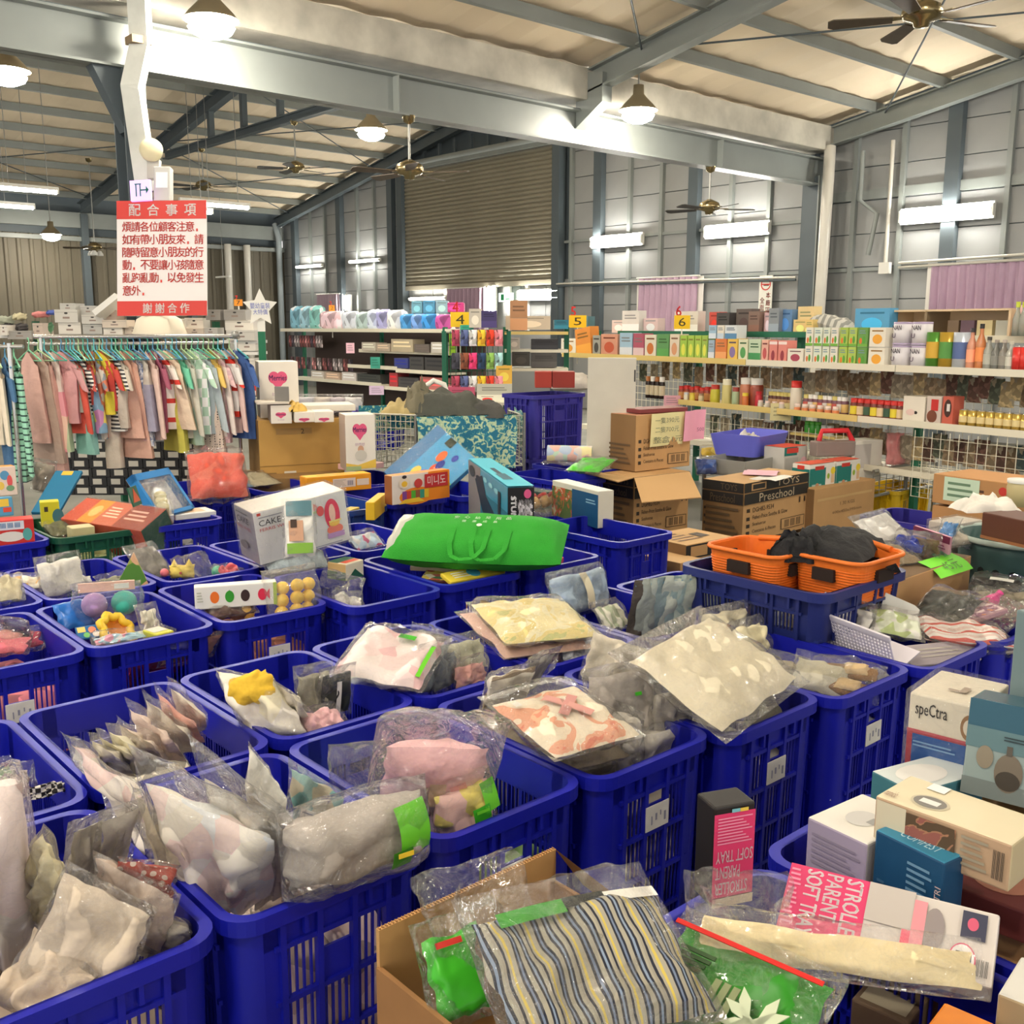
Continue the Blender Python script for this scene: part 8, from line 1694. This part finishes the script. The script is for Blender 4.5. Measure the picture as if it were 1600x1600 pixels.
# snack display beside post 4
o = empty('snack_display', TR(atd(745, 640, 9.6).xy.to_3d(), HEAD), 'green wire display hung with snack pouches beside card four', 'display'); q = MB()
for i in range(13): q.tube([(-.3+i*.05, .1, .55), (-.3+i*.05, .1, 1.52)], .004, 4, GRN)
for j in range(9): q.tube([(-.3, .1, .55+j*.12), (.3, .1, .55+j*.12)], .004, 4, GRN)
q.build('wire_grid', o)['kind'] = 'stuff'
for x in (-.31, .3): q = MB(); q.box((x, .1, .76), (.04, .04, 1.52), GRN); q.build('post', o)
for z in (.86, .62): q = MB(); q.box((0, -.05, z), (.62, .3, .02), SHW); q.build('shelf_board', o)
sc_ = [(150, 60, 80), (226, 130, 140), (120, 160, 80), (230, 170, 50), (230, 60, 110), (80, 90, 130), (60, 60, 70), (150, 190, 190), (190, 60, 40), (40, 60, 90), (206, 206, 200), (120, 70, 50)]
for k in range(18):
    r_, c = divmod(k, 6); p = atd(712+c*13.5, 572-16+r_*36-28, 9.5)
    U(0, 0, .5, .01, .01, .01, None, '', film=None) if False else None
    oo = empty('snack_pouch', TR(p, HEAD), '%s snack pouch in column %s of row %s on the display' % (['wine', 'pink', 'green', 'amber', 'magenta', 'navy', 'charcoal', 'aqua', 'red', 'dark blue', 'white', 'brown'][k*5 % 12], nw(c+1), nw(r_+1)), 'snack', 'snack pouches on the wire display')
    q = MB(); pillow(q, .075, .15, .03, pattern('patches', [sc_[k*5 % 12], shade_(sc_[k*5 % 12], 1.3), shade_(sc_[k*5 % 12], .6)], 22), k, .006, n=8); q.build('pouch', oo, Euler((PI/2, 0, 0)).to_matrix().to_4x4())
far2 = [(745, 600, 800, 628, (206, 206, 190), 'white open carton of candy bags'), (775, 572, 800, 600, (240, 190, 80), 'yellow and red candy bag'), (700, 605, 742, 630, (200, 90, 120), 'pink wrapped toy bundle'), (748, 618, 775, 628, (206, 40, 40), 'red carton low on the display'), (797, 470, 824, 516, (190, 140, 100), 'row of brown paper bags'), (733, 483, 752, 512, (214, 206, 190), 'cream carton behind card four'), (752, 486, 776, 512, (70, 60, 110), 'purple carton with a yellow mark'), (790, 494, 860, 515, (214, 196, 170), 'beige wrapped goods on the wooden board'), (866, 500, 888, 514, (50, 120, 140), 'teal tray on the wooden board'), (795, 528, 812, 545, (190, 180, 170), 'grey packs on the middle board'), (830, 530, 872, 546, (50, 50, 54), 'black open tray on the middle board'), (800, 550, 828, 572, (70, 66, 60), 'dark tray below the black tray'), (830, 552, 870, 574, (80, 78, 76), 'charcoal tray below the black tray')]
for k, (a, v0, b, v1, c, lb) in enumerate(far2): facebox(a, v0, b, v1, 9.9 if a > 786 else 9.5, .25, c, lb, stdec(shade_(c, 1.2), k % 2), bevel=0)
o = empty('shelf_unit', TR(atd(835, 640, 10.0).xy.to_3d(), HEAD), 'middle shelf with wooden top board beside card five', 'shelf'); Ti = o.matrix_world.inverted()
for v_, m_ in ((518, SHY), (546, SHW), (575, SHW), (628, SHW)): p = atd(838, v_, 9.95); q = MB(); q.box((0, .15, -.015), (.62 if v_ < 600 else .9, .4, .03), m_); q.build('shelf_board', o, Ti @ TR(p, HEAD))
for u in (790, 884): p = atd(u, 640, 10.3); q = MB(); q.box((0, 0, .78), (.05, .05, 1.56), GRN); q.build('post', o, Ti @ TR((p.x, p.y, 0), HEAD))
